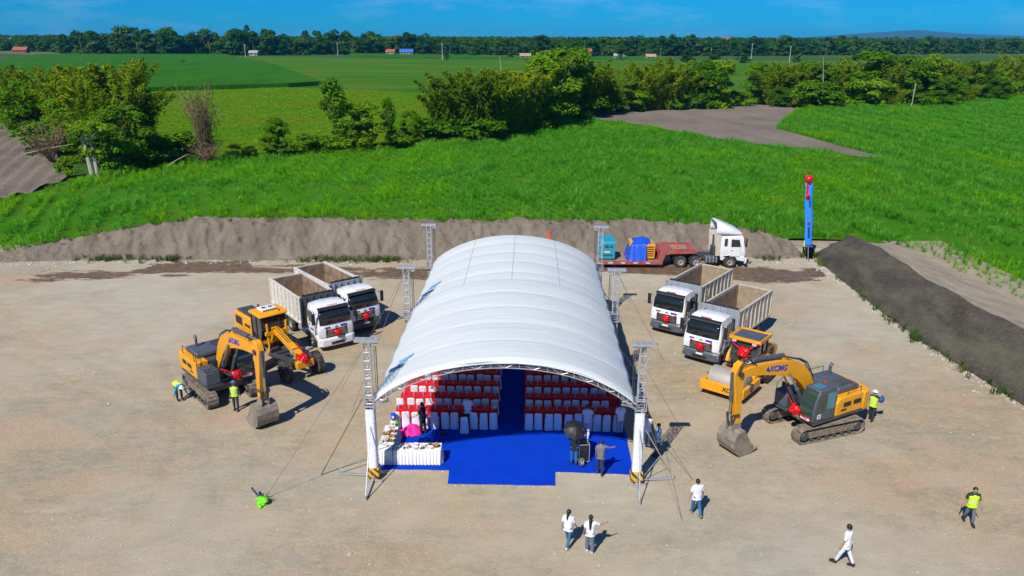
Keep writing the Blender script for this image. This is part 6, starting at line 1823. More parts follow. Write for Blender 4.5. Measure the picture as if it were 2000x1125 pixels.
# ---------------------------------------------------------------- motor grader (origin under the front axle)
def grader(loc, rz):
    e = empty('motor_grader', loc, rz, 'yellow motor grader with air conditioner on its roof and red bow', 'grader')
    for y, o in ((-1.02, -1), (1.02, 1)): wheel(e, 'grader', 0, y, .66, o, .0, r=.66, w=.40, ri=.33, lugs=18, rim_mat='rubber')
    for x in (-5.35, -6.95):
        for y, o in ((-1.05, -1), (1.05, 1)): wheel(e, 'grader', x, y, .66, o)
    mb = MB(); mb.bar((0, -.95, .68), (0, .95, .68), .18, .2); mb.bar((0, -.9, .92), (0, .9, .92), .08, .1); mb.build('front_axle', 'dark_grey', e)
    fr = boom_loft([(.42, 1.0, .20), (.10, 1.20, .26), (-.5, 1.42, .19), (-1.5, 1.72, .17), (-2.6, 2.02, .18), (-3.2, 2.05, .22), (-3.5, 1.75, .34), (-3.7, 1.45, .3)], .20).build('gooseneck_frame', 'yellow_paint', e, 25, bevel=.02)
    mb = MB(); mb.box(.30, .62, -.55, .55, .78, 1.22); mb.build('front_bumper', 'yellow_paint', e, bevel=.04)
    mb = MB(); mb.tube([(.2, -.5, 1.2), (-.1, -.6, 1.62), (-.5, -.2, 1.68), (-.5, .2, 1.68), (-.1, .6, 1.62), (.2, .5, 1.2)], .025, 5); mb.build('lamp_guard', 'dark_grey', e)
    for s in (-1, 1): MB().box(-.05, .06, s * .5 - .09, s * .5 + .09, 1.62, 1.78).build('headlight', 'lamp_glass', e)
    # drawbar, circle and mouldboard
    mb = MB()
    for s in (-1, 1): mb.bar((-.05, s * .08, .92), (-2.2, s * .75, .90), .16, .18)
    mb.bar((-2.2, -.85, .90), (-2.2, .85, .90), .16, .16); mb.build('drawbar', 'dark_grey', e)
    mb = MB(); mb.lathe([(.62, .70), (.80, .70), (.80, .86), (.62, .86), (.62, .70)], 24, c=(-2.6, 0, 0), caps=False); mb.build('circle', 'dark_grey', e)
    arc = [(.28 * math.cos(a), .30 * math.sin(a) + .36) for a in np.linspace(R(115), R(250), 9)]
    mb = MB(); outer = arc + [(p_[0] * .9 + .02, p_[1]) for p_ in arc[::-1]]
    mb.prism(outer, -1.85, 1.85); o = mb.build('mouldboard', 'mid_grey', e, 40); o.location = (-2.55, 0, .02); o.rotation_euler = (0, 0, R(22))
    mb = MB()
    for s in (-1, 1): mb.cyl((-2.95, s * .58, 1.25), (-2.95, s * .62, 2.65), .075, n=10)
    mb.build('lift_cylinder', 'yellow_paint', e)
    mb = MB()
    for s in (-1, 1): mb.cyl((-2.95, s * .58, 1.25), (-2.75, s * .75, .85), .045, n=8)
    mb.bar((-2.95, -.75, 2.02), (-2.95, .75, 2.02), .20, .22); mb.build('lift_saddle', 'yellow_paint', e)
    # cab
    C0 = [(-4.72, 1.40), (-4.72, 2.98), (-3.42, 2.98), (-3.30, 2.2), (-3.50, 1.40)]
    cab = MB().prism(C0, -.80, .80).build('cab', 'dark_glass', e)
    mb = MB()
    for s in (-1, 1):
        for pth in ([(-4.72, 1.4), (-4.72, 2.98)], [(-4.05, 1.4), (-4.05, 2.98)], [(-3.50, 1.4), (-3.30, 2.2)], [(-3.30, 2.2), (-3.42, 2.98)], [(-4.72, 1.42), (-3.5, 1.42)], [(-4.72, 2.96), (-3.42, 2.96)]):
            mb.bar((pth[0][0], s * .81, pth[0][1]), (pth[1][0], s * .81, pth[1][1]), .07, .07)
    for x, z in ((-4.73, 2.0), (-3.29, 2.2)): mb.bar((x, -.8, z), (x, .8, z), .05, .05)
    mb.bar((-3.38, 0, 2.2), (-3.42, 0, 2.96), .05, .05)
    mb.build('cab_frame', 'dark_grey', cab)
    rf = MB().prism([(-4.86, 2.985), (-4.86, 3.10), (-4.72, 3.20), (-3.38, 3.20), (-3.20, 3.08), (-3.20, 2.985)], -.93, .93).build('roof', 'yellow_paint', cab, bevel=.06)
    ac = MB().box(-4.50, -3.70, -.50, .50, 3.195, 3.34).build('air_conditioner', 'porcelain', cab, bevel=.05)
    for k in range(2): MB().cyl((-4.1, -.22 + k * .44, 3.335), (-4.1, -.22 + k * .44, 3.352), .13, n=14).build('fan', 'black_plastic', cab)
    for k in range(6): MB().box(-3.72, -3.685, -.42 + k * .15, -.34 + k * .15, 3.22, 3.31).build('vent', 'black_plastic', cab)
    mb = MB(); mb.lathe([(0, 3.19), (.06, 3.19), (.06, 3.30), (0, 3.32)], 8, c=(-3.4, .45, 0)); mb.build('beacon', 'red_lamp', cab)
    MB().box(-3.60, -3.40, .30, .62, 1.62, 1.86).build('placard', 'porcelain', cab)
    mb = MB(); mb.box(-4.78, -3.42, -.86, .86, 1.20, 1.395); mb.build('platform', 'yellow_paint', e)
    hood = MB().prism([(-7.95, 1.05), (-8.05, 1.3), (-8.0, 2.12), (-7.8, 2.28), (-4.80, 2.34), (-4.80, 1.05)], -.62, .62).build('engine_hood', 'yellow_paint', e, bevel=.06)
    MB().box(-7.6, -5.0, -.50, .50, 2.33, 2.44).build('hood_grille', 'dark_grey', hood)
    for s in (-1, 1):
        a, b = sorted((s * .623, s * .64)); MB().box(-7.7, -6.7, a, b, 1.5, 2.05).build('louvre', 'black_plastic', hood)
        a, b = sorted((s * .623, s * .635)); MB().box(-6.3, -5.5, a, b, 1.62, 1.80).build('lettering', 'black_print', hood)
        a, b = sorted((s * .66, s * .86)); MB().box(-7.2, -5.1, a, b, .5, .92).build('tandem_case', 'yellow_paint', e, bevel=.05)
    mb = MB(); mb.cyl((-6.0, .25, 2.40), (-6.0, .25, 2.95), .07, n=10); mb.build('exhaust_pipe', 'dark_grey', e)
    mb = MB()
    for y in (-.14, 0, .14): mb.tube([(-3.3, y, 1.95), (-2.9, y * 1.5, 2.35), (-2.2, y, 2.12), (-1.2, y, 1.86)], .022, 5)
    mb.build('hoses', 'black_plastic', e)
    bow(e, (.42, 0, 1.28), (.6, 0, .8), .36, 7, ribbons=[([(.3, 0, 1.35), (-.3, .25, 1.62), (-1.0, .22, 1.8)], .07), ([(.5, .1, 1.2), (.63, .3, 1.0), (.63, .45, .8)], .07)])
    return e
grader((-12.6, 42.25, 0), hd(.67, -.742))

# ---------------------------------------------------------------- road roller (origin under the drum axle)
def roller(loc, rz):
    e = empty('road_roller', loc, rz, 'yellow road roller with smooth steel drum and red bow on its cab', 'roller')
    mat('drum_steel', (.42, .40, .36), .55, .25, var=.12, dirt=(.36, .30, .22), dlo=.4, dhi=.8)
    MB().lathe([(0, -1.06), (.70, -1.06), (.76, -1.03), (.77, -1.0), (.77, 1.0), (.76, 1.03), (.70, 1.06), (0, 1.06)], 40, axis='y', c=(0, 0, .77)).build('drum', 'drum_steel', e, 30)
    mb = MB(); mb.box(.90, 1.12, -1.32, 1.32, .42, 1.0); fb = mb.build('front_beam', 'yellow_paint', e, bevel=.04)
    put(fb, XS, 'lettering', (1.124, .55, .72), (R(90), 0, R(90)))
    for s in (-1, 1):
        a, b = sorted((s * 1.12, s * 1.32)); MB().box(-1.25, .895, a, b, .45, .95).build('drum_frame', 'yellow_paint', e, bevel=.03)
        MB().cyl((0, s * 1.07, .77), (0, s * 1.335, .77), .25, n=16).build('drum_hub', 'dark_grey', e)
    mb = MB(); mb.box(-1.35, -.92, -1.10, 1.10, .45, 1.05); mb.build('rear_beam', 'yellow_paint', e, bevel=.03)
    mb = MB(); mb.box(.80, .88, -1.0, 1.0, .75, .85); mb.build('scraper', 'dark_grey', e)
    mb = MB(); mb.box(-1.95, -1.36, -.32, .32, .5, .98); mb.cyl((-1.62, 0, .4), (-1.62, 0, 1.1), .16, n=12)
    for s in (-1, 1): mb.cyl((-1.35, s * .45, .72), (-2.2, s * .4, .72), .06, n=8)
    mb.build('articulation', 'dark_grey', e)
    for y, o in ((-.98, -1), (.98, 1)): wheel(e, 'roller', -3.1, y, .77, o, 0, r=.77, w=.56, ri=.36, lugs=16, rim_mat='yellow_paint')
    mb = MB(); mb.box(-3.3, -1.96, -.66, .66, .62, 1.18); mb.build('rear_frame', 'yellow_paint', e)
    C0 = [(-3.18, 1.18), (-3.18, 2.70), (-1.92, 2.70), (-1.80, 1.9), (-1.88, 1.18)]
    cab = MB().prism(C0, -.78, .78).build('cab', 'green_glass', e)
    mb = MB()
    for s in (-1, 1):
        for pth in ([(-3.18, 1.18), (-3.18, 2.7)], [(-2.5, 1.18), (-2.5, 2.7)], [(-1.88, 1.18), (-1.80, 1.9)], [(-1.80, 1.9), (-1.92, 2.7)], [(-3.18, 1.2), (-1.88, 1.2)], [(-3.18, 1.85), (-1.80, 1.85)]):
            mb.bar((pth[0][0], s * .79, pth[0][1]), (pth[1][0], s * .79, pth[1][1]), .08, .08)
    mb.bar((-1.79, -.78, 1.88), (-1.79, .78, 1.88), .06, .10)
    mb.build('cab_frame', 'dark_grey', cab)
    rf = MB().box(-3.36, -1.66, -.96, .96, 2.70, 2.86).build('roof', 'yellow_paint', cab, bevel=.04)
    MB().box(-3.22, -1.80, -.82, .82, 2.862, 2.874).build('roof_panel', 'mid_grey', cab)
    mb = MB(); mb.box(-3.36, -1.66, -.96, -.90, 2.862, 2.93); mb.box(-3.36, -1.66, .90, .96, 2.862, 2.93); mb.box(-3.36, -3.30, -.895, .895, 2.862, 2.93); mb.box(-1.72, -1.66, -.895, .895, 2.862, 2.93); mb.build('roof_rim', 'yellow_paint', cab)
    for s in (-1, 1): MB().box(-1.66, -1.60, s * .6 - .12, s * .6 + .12, 2.60, 2.72).build('work_lamp', 'lamp_glass', cab)
    MB().box(-1.80, -1.76, .15, .62, 1.35, 1.62).build('placard', 'porcelain', cab)
    hood = boom_loft([(-3.25, 1.42, .50), (-3.8, 1.52, .52), (-4.5, 1.45, .50), (-5.0, 1.25, .42), (-5.15, 1.1, .25)], .72).build('engine_hood', 'yellow_paint', e, 30, bevel=.08)
    for s in (-1, 1):
        a, b = sorted((s * .725, s * .74)); MB().box(-4.6, -3.9, a, b, 1.25, 1.7).build('louvre', 'black_plastic', hood)
        mb = MB(); arc = [(.90 * math.cos(a), .90 * math.sin(a)) for a in np.linspace(R(15), R(165), 10)]
        for a, b in zip(arc[:-1], arc[1:]): mb.add([(-3.1 + a[0], s * .70, .77 + a[1]), (-3.1 + b[0], s * .70, .77 + b[1]), (-3.1 + b[0], s * 1.30, .77 + b[1]), (-3.1 + a[0], s * 1.30, .77 + a[1])], [(0, 1, 2, 3)])
        mb.build('fender', 'yellow_paint', e, 60)
        mb = MB()
        for z in (.55, .85): mb.box(-2.35, -1.98, s * .95 - .18, s * .95 + .18, z, z + .05)
        mb.bar((-2.0, s * 1.05, .55), (-2.0, s * .9, 1.9), .04); mb.build('step', 'dark_grey', e)
    bow(e, (-1.66, .05, 2.02), (1, 0, .2), .36, 9, ribbons=[([(-1.72, .1, 2.1), (-1.66, .5, 2.5), (-1.66, .85, 2.78)], .08), ([(-1.72, -.1, 2.1), (-1.66, -.55, 2.4), (-1.66, -.88, 2.66)], .08), ([(-1.66, .05, 1.9), (-1.70, .1, 1.5)], .10)])
    return e
roller((12.45, 40.05, 0), hd(-.63, -.777))

# ---------------------------------------------------------------- tractor unit, low-bed trailer and its load
def semi(loc):
    e = empty('tractor_unit', loc, 0, 'white high roof tractor unit coupled to the red low bed trailer', 'truck')
    W = 1.22
    secs = [(-.02, 1.08, .95, 1.60), (-.06, 1.18, .92, 1.80), (-.14, W, .92, 2.1), (-.26, W, .92, 2.75), (-.42, W - .02, .92, 3.02), (-.7, W - .03, .92, 3.08), (-2.2, W - .03, .92, 3.08), (-2.30, W - .08, .95, 3.0)]
    V = []; Fc = []; n = 20
    for (x, hw, zb, zt) in secs:
        for k in range(n):
            a = 2 * math.pi * (k + .5) / n; q = (abs(math.cos(a)) ** 9 + abs(math.sin(a)) ** 9) ** (-1 / 9)
            V.append((x, hw * q * math.cos(a), (zb + zt) / 2 + (zt - zb) / 2 * q * math.sin(a)))
    for j in range(len(secs) - 1):
        for k in range(n): Fc.append((j * n + k, j * n + (k + 1) % n, (j + 1) * n + (k + 1) % n, (j + 1) * n + k))
    Fc += [tuple(range(n)), tuple(range((len(secs) - 1) * n, len(secs) * n))]
    cab = MB().add(V, Fc).build('cab', 'white_paint', e, 40)
    # roof fairing: thin shell open at the back
    V = []; Fc = []; m_ = 11
    for (x, hw, zt) in ((-.40, 1.10, 3.10), (-.62, 1.14, 3.30), (-1.2, 1.17, 3.56), (-1.9, 1.19, 3.86), (-2.55, 1.20, 4.08), (-2.72, 1.20, 4.06)):
        for k in range(m_):
            a = math.pi * k / (m_ - 1); q = (abs(math.cos(a)) ** 10 + abs(math.sin(a)) ** 10) ** (-1 / 10)
            V.append((x, -hw * q * math.cos(a), 2.95 + (zt - 2.95) * q * math.sin(a)))
    for j in range(5):
        for k in range(m_ - 1): Fc.append((j * m_ + k, j * m_ + k + 1, (j + 1) * m_ + k + 1, (j + 1) * m_ + k))
    f = MB().add(V, Fc).build('roof_fairing', 'white_paint', e, 50); md = f.modifiers.new('t', 'SOLIDIFY'); md.thickness = .05
    for s in (-1, 1):
        mb = MB(); mb.prism([(-2.31, 1.1), (-2.31, 3.0), (-2.80, 3.0), (-2.70, 1.1)], s * 1.18, s * 1.21); mb.build('side_extender', 'cream_steel', e)
        d = MB().prism([(-.52, 1.05), (-.52, 1.80), (-.40, 1.9), (-.60, 2.74), (-1.42, 2.78), (-1.42, 1.05)], s * 1.222, s * 1.243).build('door', 'white_paint', e, bevel=.006)
        MB().prism([(-.50, 1.92), (-.66, 2.56), (-1.36, 2.60), (-1.36, 1.92)], s * 1.225, s * 1.255).build('window', 'dark_glass', d)
        MB().box(-1.36, -1.20, min(s * 1.244, s * 1.27), max(s * 1.244, s * 1.27), 1.55, 1.60).build('handle', 'black_plastic', d)
        MB().prism([(-1.70, 2.0), (-1.70, 2.65), (-1.95, 2.65), (-1.95, 2.0)], s * 1.19, s * 1.235).build('bunk_window', 'dark_glass', cab)
        mb = MB(); mb.bar((-.22, s * 1.18, 2.78), (-.08, s * 1.42, 2.72), .04); mb.box(-.14, -.04, s * 1.42 - .10, s * 1.42 + .10, 1.95, 2.74); mb.build('mirror', 'black_plastic', e, bevel=.02)
        MB().prism([(0.0, .62), (.05, .66), (.04, .88), (-.02, .9)], s * .75, s * 1.15).build('headlight', 'lamp_glass', e)
        mb = MB(); arc = [(-1.35 + .64 * math.cos(a), .52 + .64 * math.sin(a)) for a in np.linspace(.3, math.pi - .3, 12)]
        mb.prism([(-.10, .60), (-.10, 1.0), (-2.2, 1.0), (-2.2, .72)] + arc[::-1], s * 1.21, s * 1.02); mb.build('wheel_arch', 'white_paint', e)
        MB().box(-.42, -.30, s * 1.24 - .01, s * 1.24 + .01, 2.9, 3.0).build('marker_lamp', 'amber', e)
        a, b = sorted((s * .62, s * 1.16))
        ft = MB().box(-3.55, -2.42, a, b, .46, .98).build('fuel_tank', 'mid_grey', e, bevel=.08)
        for k in range(4): MB().box(-3.45 + k * .3, -3.40 + k * .3, a - .012, b + .012, .45, .99).build('tank_strap', 'aluminium', ft)
    V = []; mb = MB(); nn = 8
    for i in range(nn + 1):
        fq = -1 + 2 * i / nn; b = .025 * (1 - abs(fq) ** 3)
        for (x, z, hw) in ((-.075, 1.95, 1.12), (-.20, 2.66, 1.08)): mb.v.append((x + b, fq * hw, z))
    mb.f = [(2 * i, 2 * i + 2, 2 * i + 3, 2 * i + 1) for i in range(nn)]; mb.m = [0] * nn
    ws = mb.build('windscreen', 'dark_glass', e, 60); md = ws.modifiers.new('t', 'SOLIDIFY'); md.thickness = .05; md.offset = 0
    MB().prism([(-.03, 1.0), (.03, 1.0), (-.0, 1.6), (-.08, 1.62)], -.85, .85).build('grille', 'black_plastic', e)
    MB().prism([(-.05, .36), (.12, .42), (.14, .86), (-.05, .92)], -1.23, 1.23).build('bumper', 'white_paint', e, bevel=.04)
    mb = MB(); mb.lathe([(0, 3.06), (.08, 3.06), (.08, 3.22), (0, 3.25)], 8, c=(-.28, -.9, -.02)); mb.build('beacon', 'amber', e)
    mb = MB()
    for s in (-1, 1): mb.box(-6.3, -.8, s * .40 - .05, s * .40 + .05, .70, 1.0)
    for x in (-2.6, -4.0, -6.2): mb.box(x - .06, x + .06, -.35, .35, .74, .96)
    for x in (-4.38, -5.72): mb.cyl((x, -.9, .52), (x, .9, .52), .11, n=8)
    mb.build('chassis', 'dark_grey', e)
    MB().box(-5.6, -4.5, -.55, .55, 1.02, 1.16).build('fifth_wheel', 'dark_grey', e, bevel=.05)
    mb = MB(); mb.cyl((-2.5, .6, .9), (-2.5, .6, 2.6), .08, n=8); mb.box(-2.75, -2.4, -.5, .5, 1.0, 1.7); mb.build('rear_cab_gear', 'dark_grey', e)
    for y, o in ((-1.05, -1), (1.05, 1)): wheel(e, 'truck', -1.35, y, .53, o)
    for x in (-4.38, -5.72):
        for y, o in ((-1.06, -1), (-.72, -1), (.72, 1), (1.06, 1)): wheel(e, 'truck', x, y, .53, o)
    for s in (-1, 1):
        mb = MB(); arc = [(.64 * math.cos(a), .64 * math.sin(a)) for a in np.linspace(.3, math.pi - .3, 9)]
        for cx in (-4.38, -5.72):
            for a, b in zip(arc[:-1], arc[1:]): mb.add([(cx + a[0], s * .58, .53 + a[1]), (cx + b[0], s * .58, .53 + b[1]), (cx + b[0], s * 1.22, .53 + b[1]), (cx + a[0], s * 1.22, .53 + a[1])], [(0, 1, 2, 3)])
        mb.build('mudguard', 'dark_grey', e, 60)
    return e
semi((20.65, 66.65, 0))
tr = empty('low_bed_trailer', (0, 66.7, 0), 0, 'worn red low bed trailer carrying two generators', 'trailer')
dk = MB().box(2.2, 13.05, -1.42, 1.42, .50, .62).build('deck', 'deck_dust', tr)
for s in (-1, 1):
    a, b = sorted((s * 1.425, s * 1.55)); bm_ = MB().box(2.2, 13.3, a, b, .34, .66).build('side_beam', 'red_steel', tr, bevel=.02)
    for k in range(9): a2, b2 = sorted((s * 1.552, s * 1.565)); MB().box(3.0 + k * 1.1, 3.4 + k * 1.1, a2, b2, .46, .54).build('reflector', 'porcelain', bm_)
gn = MB(); gn.prism([(12.9, .34), (13.3, .34), (13.6, 1.22), (16.3, 1.30), (16.3, 1.52), (13.2, 1.56), (12.9, .66)], -1.35, 1.35)
g = gn.build('gooseneck', 'red_steel', tr, bevel=.03)
MB().box(14.2, 15.6, -.7, .7, 1.555, 1.575).build('opening', 'deck_dust', g)
mb = MB(); mb.box(13.5, 16.2, -1.35, -1.22, 1.56, 1.64); mb.box(13.5, 16.2, 1.22, 1.35, 1.56, 1.64); mb.build('rail', 'red_steel', g)
for s in (-1, 1):
    for x in (3.0, 4.2, 5.4): wheel(tr, 'truck', x, s * 1.0, .53, s).scale = (.75, 1, .75)
for w_ in [o for o in tr.children if o.name.startswith('wheel')]: w_.location.z = .40
for y in (-.85, .85):
    mb = MB(); mb.box(3.2, 3.36, y - .28, y + .28, .63, 2.78)
    for k in range(8): mb.box(3.14, 3.199, y - .26, y + .26, .75 + k * .22, .82 + k * .22)
    mb.build('loading_ramp', 'orange_plastic', tr)
mb = MB(); mb.lathe([(.19, 0), (.19, .03), (.11, .035), (.03, .48), (0, .48)], 12); c_ = mb.build('traffic_cone', 'orange_plastic', loc=(14.65, 66.35, 1.58)); tag(c_, 'orange traffic cone standing on the trailer gooseneck', 'cone')
tag(MB().box(2.95, 3.5, 66.2, 66.75, .625, 2.45).build('placeholder', 'orange_plastic'), 'x', 'x') if False else None
# teal generator
e = empty('generator', (8.45, 66.75, .625), 0, 'teal generator cabinet on the low bed trailer', 'generator')
MB().prism([(-1.15, .10), (-1.15, 1.55), (-1.05, 1.66), (1.05, 1.76), (1.15, 1.66), (1.15, .10)], -.68, .68, axis='x').build('cabinet', 'teal_paint', e, bevel=.03)
MB().box(-.72, .72, -1.2, 1.2, 0, .10).build('skid', 'dark_grey', e)
MB().box(-.25, .10, -1.165, -1.151, 1.10, 1.36).build('control_panel', 'dark_grey', e); MB().box(.20, .44, -1.165, -1.151, 1.12, 1.34).build('meter_panel', 'dark_grey', e)
for s in (-1, 1): MB().box(s * .33 - .30, s * .33 + .30, -1.162, -1.151, .16, .92).build('door', 'teal_paint', e)
MB().box(-.28, .22, -1.172, -1.163, .70, .80).build('name_plate', 'porcelain', e); MB().box(-.45, .45, -1.172, -1.163, .46, .52).build('louvre', 'black_plastic', e); MB().box(-.45, .45, -1.172, -1.163, .36, .42).build('louvre', 'black_plastic', e)
for k in range(5): MB().box(.681, .695, -.9 + k * .35, -.65 + k * .35, .4, 1.2).build('side_louvre', 'dark_grey', e)
# yellow generator half under a tarp
e = empty('generator', (11.75, 66.65, .625), 0, 'yellow generator with louvred end half covered by a blue tarp', 'generator')
MB().box(-.95, .92, -.98, .95, .12, 1.38).build('cabinet', 'yellow_paint', e, bevel=.05)
MB().box(-.98, .95, -1.0, 1.0, 0, .115).build('skid', 'dark_grey', e)
for k in range(5): MB().box(.10, .80, -1.0, -.985, .35 + k * .2, .43 + k * .2).build('louvre', 'black_plastic', e)
MB().box(-1.25, -.96, -.5, .9, .3, 1.55).build('radiator_end', 'yellow_paint', e, bevel=.05)
gx_ = np.linspace(-1.75, 1.0, 40); gy_ = np.linspace(-1.5, 1.3, 36)
X, Y = np.meshgrid(gx_, gy_)
top = 1.50 + .32 * np.exp(-((X + .1) / .6) ** 2 - ((Y - .2) / .7) ** 2) + .10 * (fbm(X * 2.2, Y * 2.2, 3, 4) - .5)
ox = np.maximum(np.maximum(-1.12 - X, X - .60), 0); oy = np.maximum(np.maximum(-1.05 - Y, Y - 1.0), 0)
dd = np.sqrt(ox ** 2 + oy ** 2)
Zt = np.clip(top - dd * 3.3 - .8 * np.clip(X - .1, 0, 1) * (Y < -.6), .02, 9) + .04 * np.sin(X * 9 + Y * 5) * (dd > .05)
keep = ~((X > .12) & (Y < -.95)) & (dd < .55) & ~((X > .75) & (Y > .9))
mb = MB(); ny_, nx_ = X.shape
mb.v = [(float(a), float(b), float(c)) for a, b, c in zip(X.ravel(), Y.ravel(), np.maximum(Zt, .01).ravel())]
for j in range(ny_ - 1):
    for i in range(nx_ - 1):
        if keep[j, i] and keep[j, i + 1] and keep[j + 1, i] and keep[j + 1, i + 1]:
            mb.f.append((j * nx_ + i, j * nx_ + i + 1, (j + 1) * nx_ + i + 1, (j + 1) * nx_ + i)); mb.m.append(0)
tp = mb.build('blue_tarp', 'blue_tarp', None, 180); b = bmesh.new(); b.from_mesh(tp.data); bmesh.ops.delete(b, geom=[v for v in b.verts if not v.link_faces], context='VERTS'); b.to_mesh(tp.data); b.free()
tp.location = (11.75, 66.65, .625); tag(tp, 'crumpled blue tarp thrown over the yellow generator', 'tarp')
o = MB().bar((10.0, 65.75, 1.0), (11.35, 65.32, .66), .10, .05).build('red_beam', 'red_satin'); tag(o, 'red bar leaning on the deck beside the blue tarp', 'bar')

# ---------------------------------------------------------------- balloon banner by the gap in the bank
e = empty('balloon_banner', (27.0, 67.3, 0), 0, 'tall narrow blue banner on a pole topped by a red balloon', 'banner')
def bp(z, x=0, y=0): return (-.115 * z + x, y, z)
MB().cyl((0, 0, -.1), bp(7.3), .03, n=8).build('pole', 'aluminium', e)
V = []; Fc = []
for j in range(25):
    z = 1.5 + 5.75 * j / 24
    for k in range(5):
        V.append(bp(z, -.34 + .17 * k + .02 * math.sin(z * 2), -.05 + .03 * math.sin(z * 1.7 + k)))
for j in range(24):
    for k in range(4): Fc.append((j * 5 + k, j * 5 + k + 1, (j + 1) * 5 + k + 1, (j + 1) * 5 + k))
o = MB().add(V, Fc).build('banner_cloth', 'banner_blue', e, 180); md = o.modifiers.new('t', 'SOLIDIFY'); md.thickness = .012
ban = o
MB().bar(bp(1.48, -.38, -.05), bp(1.48, .38, -.05), .04).build('lower_bar', 'aluminium', e)
MB().lathe([(0, -.36)] + [(.36 * math.cos(a), .36 * math.sin(a)) for a in np.linspace(-1.5, 1.5, 13)] + [(0, .36)], 20, c=bp(7.62)).build('balloon', 'red_satin', e)
mb = MB()
for k in range(7): mb.add([bp(7.2 - k * .18, -.26 + .03 * math.sin(k), -.10), bp(7.2 - k * .18, -.06 + .03 * math.sin(k), -.12), bp(7.02 - k * .18, -.06 + .03 * math.sin(k + 1), -.10), bp(7.02 - k * .18, -.26 + .03 * math.sin(k + 1), -.12)], [(0, 1, 2, 3)])
mb.build('streamer', 'red_satin', e, 180)
bow(e, bp(6.1, -.1, -.1), (0, -1, 0), .2, 3)
mb = MB()
for k in range(8): mb.box(*sorted((bp(2.3 + k * .13)[0] - .10, bp(2.3 + k * .13)[0] + .09)), -.10, -.094, 2.3 + k * .13, 2.39 + k * .13)
mb.build('small_print', 'navy_print', ban)
mb = MB()
for k in range(5): mb.box(bp(5.1 + k * .14)[0] - .02, bp(5.1 + k * .14)[0] + .14, -.10, -.094, 5.1 + k * .14, 5.19 + k * .14)
mb.build('small_print', 'navy_print', ban)
mb = MB(); mb.lathe([(.06, -.10), (.17, -.10), (.17, -.094), (.06, -.094), (.06, -.10)], 6, axis='y', c=(bp(3.65)[0], 0, 3.65), caps=False); mb.build('round_emblem', 'purple_print', ban)
# dark sack behind the pole
C0 = MB().ell((0, 0, .45), .45, .40, .55, 12, 8); C0.v = [(a * (1 + .12 * math.sin(7 * b + 3 * c)), b * (1 + .1 * math.sin(5 * a)), max(0, c)) for a, b, c in C0.v]
o = C0.build('black_sack', 'black_plastic', loc=(27.75, 69.3, 0)); tag(o, 'bulging black sack on the ground behind the banner pole', 'sack')

# ================================================================== people (Skin surfaces; facing local +x)
def skin_obj(name, verts, edges, mtl, parent, root=0, sub=1):
    """verts: list of (pos, radius)"""
    me = bpy.data.meshes.new(name)
    me.from_pydata([tuple(v[0]) for v in verts], edges, [])
    me.materials.append(M[mtl])
    o = bpy.data.objects.new(name, me); link(o, parent)
    md = o.modifiers.new('skin', 'SKIN'); md.use_smooth_shade = True; md.branch_smoothing = 0.4
    if not me.skin_vertices: 
        bpy.context.view_layer.objects.active = o
    sv = me.skin_vertices[0].data if me.skin_vertices else None
    if sv is None:
        raise RuntimeError('no skin layer')
    for i, v in enumerate(verts):
        r_ = v[1]
        sv[i].radius = r_ if isinstance(r_, tuple) else (r_, r_)
        sv[i].use_root = (i == root)
    ss = o.modifiers.new('sub', 'SUBSURF'); ss.levels = sub; ss.render_levels = sub
    return o

